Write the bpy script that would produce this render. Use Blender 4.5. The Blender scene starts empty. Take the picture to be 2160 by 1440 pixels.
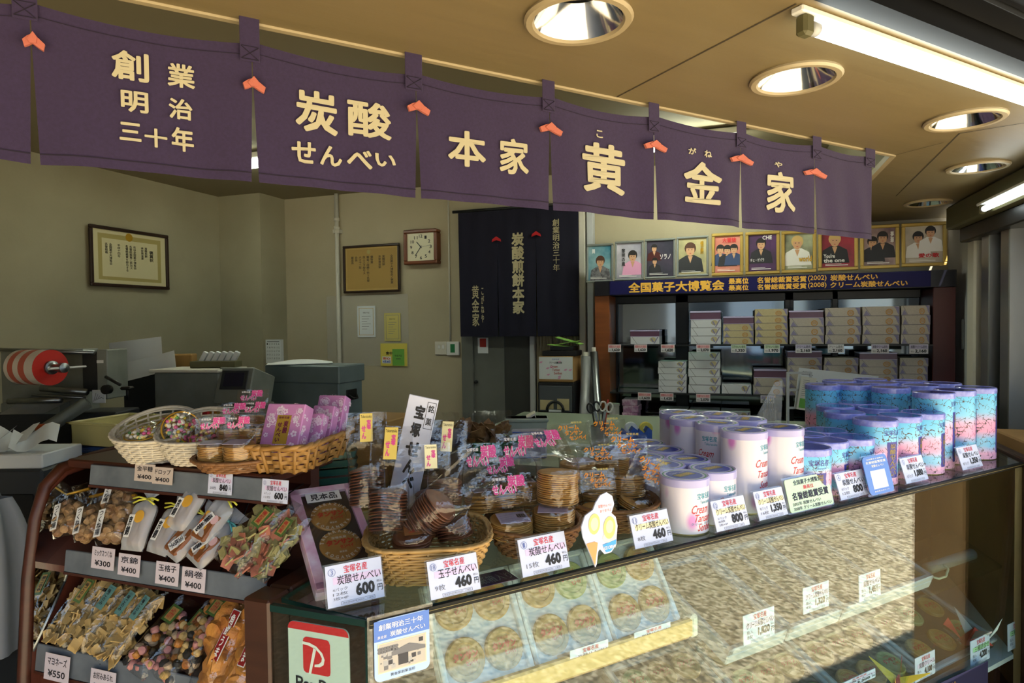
import bpy, math, random
from mathutils import Matrix, Vector, noise as mnoise

S = bpy.context.scene
COL = S.collection
PI = math.pi

# ---------------------------------------------------------------- camera
CAM_Z = 1.47
F_PX = 1350.0
PITCH, ROLL = math.radians(1.53), 0.012
HEADS = {'room': math.radians(19.2), 'front': math.radians(60.6)}   # room axes follow the walls; front axes follow the showcase and the curtain
SPACE, SPM = 'room', Matrix()
CAM = Vector((0, 0, CAM_Z))
def space(name):
    """the axes in which what follows is laid out"""
    global FW, RT, UP, SPM, SPACE
    h = HEADS[name]; SPACE = name
    FW = Vector((math.cos(h) * math.cos(PITCH), math.sin(h) * math.cos(PITCH), -math.sin(PITCH)))
    RT = Vector((math.sin(h), -math.cos(h), 0))
    UP = RT.cross(FW).normalized()
    RT, UP = (RT * math.cos(ROLL) - UP * math.sin(ROLL)), (UP * math.cos(ROLL) + RT * math.sin(ROLL))
    SPM = Matrix.Rotation(HEADS['room'] - h, 4, 'Z')
space('room')
cd = bpy.data.cameras.new('camera')
cd.sensor_width = 36
cd.lens = F_PX / 2160 * 36
cd.clip_start = .05
cam = bpy.data.objects.new('camera', cd)
COL.objects.link(cam)
cam.matrix_world = Matrix(((RT.x, UP.x, -FW.x, CAM.x), (RT.y, UP.y, -FW.y, CAM.y), (RT.z, UP.z, -FW.z, CAM.z), (0, 0, 0, 1)))
S.camera = cam

# ---------------------------------------------------------------- sky, sun, exposure
S.view_settings.view_transform = 'Standard'
S.view_settings.look = 'None'
S.view_settings.gamma = 1
S.view_settings.use_curve_mapping = False
S.view_settings.exposure = 1.12
W = bpy.data.worlds.new('sky')
S.world = W
W.use_nodes = True
wn = W.node_tree.nodes
bg = wn['Background']
bg.inputs[0].default_value = (.50, .70, 1.0, 1)
bg.inputs[1].default_value = 1.7
SUN_EL, SUN_AZ = math.radians(66), HEADS['room'] - HEADS['front'] - PI / 2     # the sun stands high over the street
sl = bpy.data.lights.new('sun', 'SUN')
sl.energy = 14
sl.angle = math.radians(.6)
sl.color = (1, .95, .88)
sun = bpy.data.objects.new('sun', sl)
COL.objects.link(sun)
sdir = Vector((math.cos(SUN_EL) * math.cos(SUN_AZ), math.cos(SUN_EL) * math.sin(SUN_AZ), math.sin(SUN_EL)))
sun.rotation_euler = sdir.to_track_quat('Z', 'Y').to_euler()
S.cycles.max_bounces = 9
S.cycles.diffuse_bounces = 5
S.cycles.transparent_max_bounces = 40
S.cycles.caustics_reflective = False
S.cycles.caustics_refractive = False

# ---------------------------------------------------------------- rays to places
def ray(x, y):
    return FW + RT * ((x - 1080) / F_PX) - UP * ((y - 720) / F_PX)
def onX(x, y, X): d = ray(x, y); return CAM + d * (X / d.x)
def onY(x, y, Y): d = ray(x, y); return CAM + d * (Y / d.y)
def onZ(x, y, Z): d = ray(x, y); return CAM + d * ((Z - CAM_Z) / d.z)
def atD(x, y, D): return CAM + ray(x, y) * D
def onP(x, y, p, n):
    d = ray(x, y); return CAM + d * ((p - CAM).dot(n) / d.dot(n))

# ---------------------------------------------------------------- materials
MATS = {}
def lin(h):
    h = h.lstrip('#')
    r = []
    for i in (0, 2, 4):
        c = int(h[i:i + 2], 16) / 255
        r.append(c / 12.92 if c <= .04045 else ((c + .055) / 1.055) ** 2.4)
    return (*r, 1)
def newmat(name):
    m = bpy.data.materials.new(name)
    m.use_nodes = True
    nt = m.node_tree
    return m, nt, nt.nodes['Principled BSDF'], nt.links
def mat(key, hexc, rough=.5, metal=0.0, spec=.5, noise=None, bump=None, emit=None, alpha=None, coat=0, stretch=None, trans=0, sheen=0):
    """noise=(scale, other colour, low, high); bump=(scale, strength); stretch scales the object coordinates"""
    m, nt, p, L = newmat(key)
    p.inputs['Base Color'].default_value = lin(hexc)
    p.inputs['Roughness'].default_value = rough
    p.inputs['Metallic'].default_value = metal
    p.inputs['Specular IOR Level'].default_value = spec
    p.inputs['Coat Weight'].default_value = coat
    if sheen: p.inputs['Sheen Weight'].default_value = sheen
    if trans:
        p.inputs['Transmission Weight'].default_value = trans
    if noise or bump:
        tc = nt.nodes.new('ShaderNodeTexCoord')
        mp = nt.nodes.new('ShaderNodeMapping')
        L.new(tc.outputs['Object'], mp.inputs[0])
        if stretch: mp.inputs['Scale'].default_value = stretch
    if noise:
        n = nt.nodes.new('ShaderNodeTexNoise'); n.inputs['Scale'].default_value = noise[0]; n.inputs['Detail'].default_value = 5
        r = nt.nodes.new('ShaderNodeValToRGB')
        r.color_ramp.elements[0].position = noise[2]; r.color_ramp.elements[1].position = noise[3]
        r.color_ramp.elements[0].color = lin(hexc); r.color_ramp.elements[1].color = lin(noise[1])
        L.new(mp.outputs[0], n.inputs[0]); L.new(n.outputs[0], r.inputs[0]); L.new(r.outputs[0], p.inputs['Base Color'])
    if bump:
        n = nt.nodes.new('ShaderNodeTexNoise'); n.inputs['Scale'].default_value = bump[0]; n.inputs['Detail'].default_value = 4
        b = nt.nodes.new('ShaderNodeBump'); b.inputs['Strength'].default_value = bump[1]; b.inputs['Distance'].default_value = .01
        L.new(mp.outputs[0], n.inputs[0]); L.new(n.outputs[0], b.inputs['Height']); L.new(b.outputs[0], p.inputs['Normal'])
    if emit:
        p.inputs['Emission Color'].default_value = lin(emit[0]); p.inputs['Emission Strength'].default_value = emit[1]
    MATS[key] = m
    return m
def film(key, tint='#ffffff', rough=.08, base=.03, ior=1.45, bump=None, haze=0):
    """thin clear sheet: lets light straight through, reflects by Fresnel"""
    m, nt, p, L = newmat(key)
    nt.nodes.remove(p)
    out = nt.nodes['Material Output']
    tr = nt.nodes.new('ShaderNodeBsdfTransparent'); tr.inputs[0].default_value = lin(tint)
    gl = nt.nodes.new('ShaderNodeBsdfGlossy'); gl.inputs['Roughness'].default_value = rough
    fr = nt.nodes.new('ShaderNodeFresnel')
    ge = nt.nodes.new('ShaderNodeNewGeometry')             # the same reflectance from both sides of the sheet
    io = nt.nodes.new('ShaderNodeMapRange'); io.inputs[3].default_value = ior; io.inputs[4].default_value = 1 / ior
    L.new(ge.outputs['Backfacing'], io.inputs[0]); L.new(io.outputs[0], fr.inputs[0])
    ad = nt.nodes.new('ShaderNodeMath'); ad.inputs[1].default_value = base; ad.use_clamp = True
    mx = nt.nodes.new('ShaderNodeMixShader')
    L.new(fr.outputs[0], ad.inputs[0]); L.new(ad.outputs[0], mx.inputs[0])
    L.new(tr.outputs[0], mx.inputs[1]); L.new(gl.outputs[0], mx.inputs[2])
    if bump:
        tc = nt.nodes.new('ShaderNodeTexCoord')
        n = nt.nodes.new('ShaderNodeTexNoise'); n.inputs['Scale'].default_value = bump[0]; n.inputs['Detail'].default_value = 3
        b = nt.nodes.new('ShaderNodeBump'); b.inputs['Strength'].default_value = bump[1]; b.inputs['Distance'].default_value = .01
        L.new(tc.outputs['Object'], n.inputs[0]); L.new(n.outputs[0], b.inputs['Height'])
        L.new(b.outputs[0], gl.inputs['Normal']); L.new(b.outputs[0], fr.inputs['Normal'])
    sh = mx.outputs[0]
    if haze:
        df = nt.nodes.new('ShaderNodeBsdfDiffuse'); df.inputs[0].default_value = (.8, .82, .86, 1)
        m2 = nt.nodes.new('ShaderNodeMixShader'); m2.inputs[0].default_value = haze
        L.new(sh, m2.inputs[1]); L.new(df.outputs[0], m2.inputs[2]); sh = m2.outputs[0]
    L.new(sh, out.inputs[0])
    MATS[key] = m
    return m

# ---------------------------------------------------------------- glyphs
_G = {}
def glyphs(s, bold=0.0, line=1.0):
    k = (s, bold, line)
    if k not in _G:
        c = bpy.data.curves.new('glyph', 'FONT')
        c.body = s; c.resolution_u = 2; c.space_line = line
        c.align_x = 'CENTER' if '\n' in s else 'LEFT'
        o = bpy.data.objects.new('glyph', c)
        COL.objects.link(o)
        dg = bpy.context.evaluated_depsgraph_get()
        me = bpy.data.meshes.new_from_object(o.evaluated_get(dg))
        vs = [(v.co.x, v.co.y, 0) for v in me.vertices]
        fs = [tuple(p.vertices) for p in me.polygons]
        if bold:                               # a heavier pen: the strokes laid down side by side
            n0 = len(vs); base, bf = vs, fs; vs, fs = [], []
            for q, (ox, oy) in enumerate(((-1, -1), (1, -1), (-1, 1), (1, 1)) + (((0, -1.3), (0, 1.3), (-1.3, 0), (1.3, 0)) if bold > .022 else ())):
                vs += [(x + ox * bold * .75, y + oy * bold * .75, q) for x, y, _ in base]
                fs += [tuple(i + q * n0 for i in f) for f in bf]
        bpy.data.objects.remove(o); bpy.data.curves.remove(c); bpy.data.meshes.remove(me)
        xs = [v[0] for v in vs] or [0, 1]; ys = [v[1] for v in vs] or [0, 1]
        _G[k] = (vs, fs, min(xs), max(xs), min(ys), max(ys))
    return _G[k]

# ---------------------------------------------------------------- mesh builder
class MB:
    def __init__(s):
        s.v, s.f, s.mi, s.sm, s.slots, s.M = [], [], [], [], [], Matrix()
    def slot(s, m):
        if m not in s.slots: s.slots.append(m)
        return s.slots.index(m)
    def add(s, vs, fs, m, smooth=False):
        b = len(s.v); k = s.slot(m); M = s.M
        s.v += [tuple(M @ Vector(p)) for p in vs]
        for f in fs:
            s.f.append(tuple(i + b for i in f)); s.mi.append(k); s.sm.append(smooth)
    def box(s, x0, x1, y0, y1, z0, z1, m, b=0.0):
        if x1 < x0: x0, x1 = x1, x0
        if y1 < y0: y0, y1 = y1, y0
        if z1 < z0: z0, z1 = z1, z0
        b = min(b, (x1 - x0) * .45, (y1 - y0) * .45, (z1 - z0) * .45)
        if b <= 0:
            vs = [(x, y, z) for x in (x0, x1) for y in (y0, y1) for z in (z0, z1)]
            s.add(vs, [(0, 1, 3, 2), (4, 6, 7, 5), (0, 4, 5, 1), (2, 3, 7, 6), (0, 2, 6, 4), (1, 5, 7, 3)], m)
            return
        lo, hi = (x0, y0, z0), (x1, y1, z1)
        vs, idx = [], {}
        for i in (0, 1):
            for j in (0, 1):
                for k in (0, 1):
                    c = [(lo, hi)[q][a] for a, q in enumerate((i, j, k))]
                    sg = [1 if q == 0 else -1 for q in (i, j, k)]
                    for a in range(3):
                        p = [c[t] + (sg[t] * b if t != a else 0) for t in range(3)]
                        idx[(i, j, k, a)] = len(vs); vs.append(tuple(p))
        fs = []
        for a in range(3):
            o = [t for t in range(3) if t != a]
            for q in (0, 1):
                loop = []
                for (r, t) in ((0, 0), (1, 0), (1, 1), (0, 1)):
                    key = [0, 0, 0]; key[a] = q; key[o[0]] = r; key[o[1]] = t
                    loop.append(idx[(*key, a)])
                fs.append(tuple(loop))
        for a in range(3):
            o = [t for t in range(3) if t != a]
            for r in (0, 1):
                for t in (0, 1):
                    e = []
                    for q in (0, 1):
                        key = [0, 0, 0]; key[a] = q; key[o[0]] = r; key[o[1]] = t
                        e.append((idx[(*key, o[0])], idx[(*key, o[1])]))
                    fs.append((e[0][0], e[0][1], e[1][1], e[1][0]))
        for i in (0, 1):
            for j in (0, 1):
                for k in (0, 1):
                    fs.append((idx[(i, j, k, 0)], idx[(i, j, k, 1)], idx[(i, j, k, 2)]))
        s.add(vs, fs, m)
    def quad(s, a, b, c, d, m): s.add([a, b, c, d], [(0, 1, 2, 3)], m)
    def prism(s, poly, h0, h1, m, axis='z', side=None):
        """poly of 2-D points extruded from h0 to h1 along axis (x: poly is y,z; y: poly is x,z; z: poly is x,y)"""
        def P(p, h): return {'z': (p[0], p[1], h), 'y': (p[0], h, p[1]), 'x': (h, p[0], p[1])}[axis]
        n = len(poly)
        s.add([P(p, h0) for p in poly] + [P(p, h1) for p in poly],
              [tuple(range(n))[::-1], tuple(range(n, 2 * n))], m)
        s.add([P(p, h0) for p in poly] + [P(p, h1) for p in poly],
              [(i, (i + 1) % n, n + (i + 1) % n, n + i) for i in range(n)], side or m)
    def lathe(s, prof, seg, mats, cx=0, cy=0, smooth=True, squash=1):
        """prof: [(r,z)...]; mats: one key or one per band"""
        n = len(prof)
        vs = []
        for (r, z) in prof:
            for i in range(seg):
                a = 2 * PI * i / seg
                vs.append((cx + r * math.cos(a), cy + r * math.sin(a) * squash, z))
        for k in range(n - 1):
            m = mats if isinstance(mats, str) else mats[k]
            if m is None: continue
            b = []
            vv = vs[k * seg:(k + 2) * seg]
            s.add(vv, [(i, (i + 1) % seg, seg + (i + 1) % seg, seg + i) for i in range(seg)], m, smooth)
    def disc(s, r, z, seg, m, cx=0, cy=0, up=True, r0=0):
        if r0 > 0:
            s.lathe([(r0, z), (r, z)], seg, m, cx, cy, False); return
        vs = [(cx + r * math.cos(2 * PI * i / seg), cy + r * math.sin(2 * PI * i / seg), z) for i in range(seg)]
        s.add(vs, [tuple(range(seg)) if up else tuple(range(seg))[::-1]], m)
    def tube(s, pts, r, m, seg=6, closed=False, cap=True):
        n = len(pts); vs = []; pts = [Vector(p) for p in pts]
        prev = None
        for i, p in enumerate(pts):
            if closed: t = pts[(i + 1) % n] - pts[i - 1]
            else: t = pts[min(i + 1, n - 1)] - pts[max(i - 1, 0)]
            t = t.normalized() if t.length > 1e-9 else Vector((0, 0, 1))
            if prev is None:
                a = Vector((0, 0, 1)) if abs(t.z) < .9 else Vector((1, 0, 0))
                u = t.cross(a).normalized()
            else:
                u = prev - t * prev.dot(t)
                u = u.normalized() if u.length > 1e-6 else t.orthogonal().normalized()
            prev = u; w = t.cross(u)
            rr = r[i] if isinstance(r, (list, tuple)) else r
            for k in range(seg):
                a = 2 * PI * k / seg
                vs.append(p + u * (rr * math.cos(a)) + w * (rr * math.sin(a)))
        fs = []
        for i in range(n if closed else n - 1):
            j = (i + 1) % n
            for k in range(seg):
                fs.append((i * seg + k, i * seg + (k + 1) % seg, j * seg + (k + 1) % seg, j * seg + k))
        if cap and not closed:
            fs += [tuple(range(seg))[::-1], tuple(range((n - 1) * seg, n * seg))]
        s.add(vs, fs, m, True)
    def grid(s, fn, nu, nv, m, smooth=True, cu=False):
        vs = [fn(i / nu, j / nv) for j in range(nv + 1) for i in range(nu + (0 if cu else 1))]
        w = nu + (0 if cu else 1)
        fs = [(j * w + i, j * w + (i + 1) % w, (j + 1) * w + (i + 1) % w, (j + 1) * w + i) for j in range(nv) for i in range(nu)]
        s.add(vs, fs, m, smooth)
    def text(s, t, x0, y0, x1, y1, m, z=.0004, bold=0.0, fn=None, line=1.0, keep=False):
        """lettering t fitted into the rectangle x0..x1, y0..y1 of the local x-y plane; fn bends it"""
        vs, fs, a, b, c, d = glyphs(t, bold, line)
        if not fs: return
        sx = (x1 - x0) / max(b - a, 1e-6); sy = (y1 - y0) / max(d - c, 1e-6)
        if keep: sx = sy = min(sx, sy)
        out = []
        for (x, y, q) in vs:
            p = (x0 + (x - a) * sx, y0 + (y - c) * sy, z + q * 2.5e-5)
            out.append(fn(*p) if fn else p)
        s.add(out, fs, m)
    def build(s, name, parent=None, mtx=None, loc=None):
        me = bpy.data.meshes.new(name)
        me.from_pydata(s.v, [], s.f)
        for k in s.slots: me.materials.append(MATS[k])
        me.polygons.foreach_set('material_index', s.mi)
        me.polygons.foreach_set('use_smooth', s.sm)
        me.update()
        o = bpy.data.objects.new(name, me)
        COL.objects.link(o)
        M = mtx if mtx is not None else (Matrix.Translation(loc) if loc is not None else Matrix())
        if parent: o.parent = parent; o.matrix_local = M
        else: o.matrix_world = SPM @ M
        return o

def tag(o, label, cat, group=None, kind=None):
    o['label'] = label; o['category'] = cat
    if group: o['group'] = group
    if kind: o['kind'] = kind
    return o
def thing(name, label, cat, group=None, mtx=None, loc=None):
    o = bpy.data.objects.new(name, None)
    o.empty_display_size = .05
    COL.objects.link(o)
    o.matrix_world = SPM @ (mtx if mtx is not None else (Matrix.Translation(loc) if loc is not None else Matrix()))
    return tag(o, label, cat, group)
def struct(mb, name):
    o = mb.build(name); o['kind'] = 'structure'; return o
KIDS = {}
def copy_thing(root, mtx, label, group=None):
    """a copy of a thing with copies of its parts and their sub-parts"""
    def kids(o): return list(o.children)
    def cp(o, par):
        c = o.copy(); COL.objects.link(c)
        if par is not None: c.parent = par
        for ch in kids(o): cp(ch, c)
        return c
    r = cp(root, None)
    r.matrix_world = SPM @ mtx
    r['label'] = label
    if group: r['group'] = group
    return r
def frame(origin, xdir, ydir):
    """matrix with local x, y along the given directions and z = x cross y"""
    x = Vector(xdir).normalized(); z = x.cross(Vector(ydir)).normalized(); y = z.cross(x)
    o = Vector(origin)
    return Matrix(((x.x, y.x, z.x, o.x), (x.y, y.y, z.y, o.y), (x.z, y.z, z.z, o.z), (0, 0, 0, 1)))
def T(x, y=None, z=None): return Matrix.Translation((x, y, z) if y is not None else x)
def RZ(a): return Matrix.Rotation(a, 4, 'Z')
def RX(a): return Matrix.Rotation(a, 4, 'X')
def RY(a): return Matrix.Rotation(a, 4, 'Y')
ORD = ['topmost', 'second from the top', 'third from the top', 'fourth from the top', 'fifth from the top', 'sixth from the top']

TH = HEADS['front'] - HEADS['room']
def R2F(x, y): return (x * math.cos(TH) - y * math.sin(TH), x * math.sin(TH) + y * math.cos(TH))
def F2R(c, n): return (c * math.cos(TH) + n * math.sin(TH), -c * math.sin(TH) + n * math.cos(TH))
UX, UY = math.cos(TH), math.sin(TH)          # the room's X axis in front axes
# ================================================================ palette of the place
mat('plaster', '#a6a088', .85, noise=(1.6, '#969078', .35, .75), bump=(60, .08))
mat('plaster_end', '#b5ab92', .85, noise=(1.3, '#a59a80', .3, .8), bump=(60, .08))
mat('ceiling_board', '#8c8268', .9)
mat('floor', '#4a453d', .8, noise=(9, '#38342e', .3, .7))
mat('soffit', '#80704f', .42, noise=(5, '#796a4a', .3, .75), bump=(14, .10), stretch=(.35, 3, 1), spec=.45)
mat('soffit_trim', '#a89878', .4)
mat('groove', '#3a3020', .8)
mat('black', '#0b0b0c', .45)
mat('shutter', '#070708', .5, spec=.2)
mat('shutter_line', '#26282c', .45, spec=.3)
mat('chrome', '#d5d8dc', .12, metal=1)
mat('steel', '#9ea3a6', .35, metal=1, noise=(12, '#8b9094', .3, .7))
mat('alu', '#a9adb0', .35, metal=1)
mat('alu_dark', '#2b2c2c', .4, metal=.5)
mat('tube', '#ffffff', .5, emit=('#eefaf8', 5.0))
mat('white', '#e8e8e6', .5)
mat('offwhite', '#d8d4c8', .6)
mat('greywhite', '#b9bcc0', .55)
mat('grey', '#777a7e', .55)
mat('darkgrey', '#2f3236', .5)
mat('ink', '#15141a', .6)
mat('red', '#c8242c', .5)
mat('redpaper', '#b5352c', .6)
mat('orange', '#d9581c', .45)
mat('blue', '#2a57b5', .4)
mat('navy', '#15142e', .6)
mat('green', '#1f7a4a', .5)
mat('olive', '#5a5638', .6)
mat('brown', '#4a2a18', .35, noise=(6, '#3a1f12', .3, .7), stretch=(1, 1, 12), spec=.5)
mat('brownedge', '#6a4128', .4, noise=(6, '#55321e', .3, .7), stretch=(1, 1, 12))
mat('orangewood', '#8a4a1c', .45, noise=(4, '#7a3f16', .3, .7), stretch=(1, 1, 8))
mat('maroon', '#4a1c1c', .4)
mat('darkwood', '#2a1710', .35)
mat('pine', '#b58a52', .6)
mat('carton', '#a8814c', .75, noise=(8, '#9c7644', .3, .7))
mat('gold', '#c9a035', .35, metal=.6)
mat('goldprint', '#d6a23a', .5)
mat('noren', '#35284a', .95, noise=(160, '#2f2342', .3, .7), bump=(500, .15), sheen=.15)
mat('noren_seam', '#221a2c', .95)
mat('noren_cream', '#bdb496', .9)
mat('knot', '#c06c5a', .9, bump=(300, .2))
mat('indigo', '#0e0d22', .95, bump=(400, .1))
mat('indigo_print', '#b9ae8c', .9)
mat('redcloth', '#b81c24', .9)
mat('pebble', '#b49a72', .85)
mat('asphalt', '#8d8578', .9, noise=(40, '#6f695e', .3, .7))
mat('pvc', '#c9c6bb', .35)
mat('kraft', '#a07a42', .8)
film('glass', '#f2fbf8', .0, .0, 1.5)
film('cello', '#fafafa', .07, .035, 1.45, bump=(38, .5))
film('clearplastic', '#f0f2f4', .12, .04, 1.45, haze=.10)
film('acrylic', '#fbfcfe', .03, .02, 1.45)
film('greentint', '#b9d8cc', .02, .02, 1.5)
film('sheet', '#ffffff', .25, .0, 1.3, haze=.10)
film('frosted', '#b8bcc0', .3, .05, 1.45, haze=.25)
m, nt, p, L = newmat('mirror')
p.inputs['Base Color'].default_value = (.82, .86, .86, 1); p.inputs['Metallic'].default_value = 1; p.inputs['Roughness'].default_value = .02
MATS['mirror'] = m
m, nt, p, L = newmat('cabinet_mirror')
p.inputs['Base Color'].default_value = (.20, .225, .225, 1); p.inputs['Metallic'].default_value = 1; p.inputs['Roughness'].default_value = .06
MATS['cabinet_mirror'] = m
# exposed pebbles of the pavement
m, nt, p, L = newmat('pavement')
tc = nt.nodes.new('ShaderNodeTexCoord')
vo = nt.nodes.new('ShaderNodeTexVoronoi'); vo.inputs['Scale'].default_value = 55
hs = nt.nodes.new('ShaderNodeValToRGB')
for e, c in zip(hs.color_ramp.elements, ('#72644a', '#dccba8')): e.color = lin(c)
e = hs.color_ramp.elements.new(.5); e.color = lin('#a89570')
L.new(tc.outputs['Object'], vo.inputs['Vector'])
sp = nt.nodes.new('ShaderNodeSeparateColor')
L.new(vo.outputs['Color'], sp.inputs[0]); L.new(sp.outputs[0], hs.inputs[0]); L.new(hs.outputs[0], p.inputs['Base Color'])
p.inputs['Roughness'].default_value = .85
b = nt.nodes.new('ShaderNodeBump'); b.inputs['Strength'].default_value = .6; b.inputs['Distance'].default_value = .01; b.invert = True
L.new(vo.outputs['Distance'], b.inputs['Height']); L.new(b.outputs[0], p.inputs['Normal'])
MATS['pavement'] = m

# ================================================================ the setting
XW, YLW, YRW = 4.52, 4.02, -1.22     # end wall, left wall, right wall
Z0 = 2.08                            # soffit
Y0 = 1.383                           # its inner edge, along the curtain
NS = .785                            # its outer edge, along the shutter box
mb = MB()
mb.box(-12, 14, -14, 10, -.2, -.02, 'pavement')
struct(mb, 'ground')
mb = MB()
mb.prism([(.95, .60), (.95, 4.3), (4.7, 4.3), (4.7, -1.4), (2.6, -1.3), (2.5, -.85)], -.1, 0, 'floor')
struct(mb, 'floor')
mb = MB(); mb.box(XW, XW + .15, -1.4, 4.3, 0, 2.75, 'plaster_end'); struct(mb, 'wall_end')
mb = MB(); mb.box(-1.2, XW, YLW, YLW + .15, 0, 2.75, 'plaster'); struct(mb, 'wall_left')
mb = MB(); mb.box(4.22, XW, 3.60, YLW, 0, 2.75, 'plaster'); struct(mb, 'wall_corner')
mb = MB(); mb.box(.55, .63, 2.5, YLW, 0, 2.75, 'plaster'); struct(mb, 'wall_side')
e0, e1 = F2R(-1.2, Y0), F2R(2.42, Y0)
mb = MB(); mb.prism([e0, e1, (XW, e1[1]), (XW, YLW), (-1.2, YLW)], 2.55, 2.62, 'ceiling_board'); struct(mb, 'ceiling')
mb = MB(); mb.box(-1.2, 5.2, -.2, 4.3, 2.8, 5.2, 'plaster'); struct(mb, 'wall_upper')
# right wall with its door frames: local x runs from the end wall towards the street
MW = frame((XW, YRW, 0), (-1, 0, 0), (0, 0, 1)); NW = Vector((0, 1, 0)); WR = Vector((XW, YRW, 0))
def onW(x, y, off=0): return MW.inverted() @ onP(x, y, WR + NW * off, NW)
sA, sB, sC, sD, sE = [onW(x, 700)[0] for x in (2062, 2078, 2099, 2116, 2136)]
mb = MB(); mb.M = MW; mb.box(0, .3, 0, Z0, -.12, -.061, 'grey'); struct(mb, 'wall_right')
mb = MB(); mb.M = MW
mb.box(.0, sA, 0, 2.03, -.06, .005, 'greywhite')
mb.box(sA, sB, 0, 2.02, -.1, .05, 'offwhite', .01)
mb.box(sB, sC, 0, 2.02, -.12, -.04, 'black')
mb.box(sC, sD, 0, 2.02, -.08, .06, 'alu', .004)
mb.box(sD, sE, 0, 2.02, -.12, -.05, 'alu_dark')
mb.box(sE, sE + .10, 0, 2.02, -.08, .05, 'alu', .004)
mb.box(sE + .10, 1.9, 0, 2.02, -.09, -.07, 'greywhite')
o = struct(mb, 'door_1')
h0, h1, h2 = onW(2036, 705), onW(2036, 672), onW(2036, 737)
mb = MB(); mb.M = MW; mb.box(h0[0] - .01, h0[0] + .012, h2[1], h1[1], .003, .02, 'grey', .006)
mb.build('door_handle', o, Matrix())
mb = MB(); mb.M = MW
zh = onW(2064, 462, .1)[1]
mb.box(sA - .03, 2.0, zh - .005, zh + .12, -.06, .14, 'olive', .01)
mb.box(sA + .02, 2.0, zh - .08, zh - .005, -.05, .09, 'alu_dark', .006)
struct(mb, 'trim_1')

# flat soffit with holes for the lamps
space('front')
SN = Vector((0, 0, -1))
def onS(x, y): return onZ(x, y, Z0)
LAMPS = [onS(1220, 37), onS(1678, 163), onS(2035, 250), onS(2062, 350), onS(1957, 426)]
LR = .098
w0, w1, w2 = R2F((NS - YRW * UX) / UY, YRW), R2F(XW, YRW), R2F(XW, e1[1])
def soffit():
    import bmesh
    bm = bmesh.new()
    pts = [(-2.2, NS), w0, w1, w2, (2.42, Y0), (-2.2, Y0)]
    vs = [bm.verts.new((x, y, Z0)) for x, y in pts]
    es = [bm.edges.new((vs[i], vs[(i + 1) % len(vs)])) for i in range(len(vs))]
    for c in LAMPS:
        r = [bm.verts.new(c + Vector((LR * math.cos(2 * PI * i / 32), LR * math.sin(2 * PI * i / 32), 0))) for i in range(32)]
        es += [bm.edges.new((r[i], r[(i + 1) % 32])) for i in range(32)]
    bmesh.ops.triangle_fill(bm, use_beauty=True, edges=es)
    bm.verts.index_update()
    return [tuple(v.co) for v in bm.verts], [tuple(v.index for v in f.verts) for f in bm.faces]
mb = MB()
vs, fs = soffit(); mb.add(vs, fs, 'soffit')
mb.box(-2.2, 2.42, Y0 - .004, Y0 + .016, Z0 - .004, Z0 + .02, 'soffit_trim', .003)
mb.box(-2.2, 2.42, Y0, Y0 + .012, Z0, 2.6, 'ceiling_board')
d = Vector((UX, UY, 0)); nn = Vector((-UY, UX, 0)); q = Vector((2.42, Y0, 0)); q2 = Vector((*w2, 0))
for a_, b_, z_, m_ in ((-.004, .016, (Z0 - .004, Z0 + .02), 'soffit_trim'), (0, .012, (Z0, 2.6), 'ceiling_board')):
    mb.prism([(p.x, p.y) for p in (q + nn * a_, q2 + nn * a_, q2 + nn * b_, q + nn * b_)], *z_, m_)
def strip(p, q, w, m, off=.0012):
    p = p + SN * off; q = q + SN * off
    d = (q - p).normalized(); s = d.cross(SN).normalized() * w
    mb.add([p - s, p + s, q + s, q - s], [(0, 1, 2, 3)], m)
strip(onS(1301, 204), onS(1680, 7), .0022, 'groove')
strip(onS(1890, 413), onS(2024, 281), .002, 'groove')
strip(onS(2024, 281), onS(2200, 252), .002, 'groove')
strip(onS(1886, 327), onS(1990, 300), .0015, 'groove')
struct(mb, 'ceiling_soffit')
# shutter box and the ribbed awning over the pavement
AW = -.67
mb = MB()
zt = Z0 + .0
mb.box(-4, 7, AW, NS - .03, zt + .06, zt + .30, 'black')
i = 0; y = NS - .06
while y > AW + .07:
    mb.box(-4, 7, y - .072, y, zt + .02 + (i % 3 == 0) * .012, zt + .06, 'shutter', .006)
    mb.box(-4, 7, y - .0765, y - .0745, zt + .014, zt + .06, 'shutter_line'); y -= .077; i += 1
mb.box(-4, 7, NS - .055, NS - .005, zt - .008, zt + .3, 'shutter')
struct(mb, 'ceiling_awning')
# across the street
mb = MB()
mb.box(-14, 16, -13, -11.5, 0, 5.2, 'offwhite')
for i in range(9): mb.box(-13 + i * 3.4, -11.4 + i * 3.4, -11.52, -11.48, 1.0, 2.6, 'darkgrey')
struct(mb, 'wall_street')
mb = MB()
mb.box(-12, -10.5, -11, 10, 0, 4.5, 'greywhite')
for i in range(6): mb.box(-10.52, -10.48, -9 + i * 3.4, -7.2 + i * 3.4, .9, 2.6, 'darkgrey')
struct(mb, 'wall_street_side')
mb = MB(); mb.box(-2.6, -2.3, -.6, 3.4, 0, 4.8, 'grey'); struct(mb, 'wall_sky_blocker')  # unseen wall added to keep sky light off the rack and curtain

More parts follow.
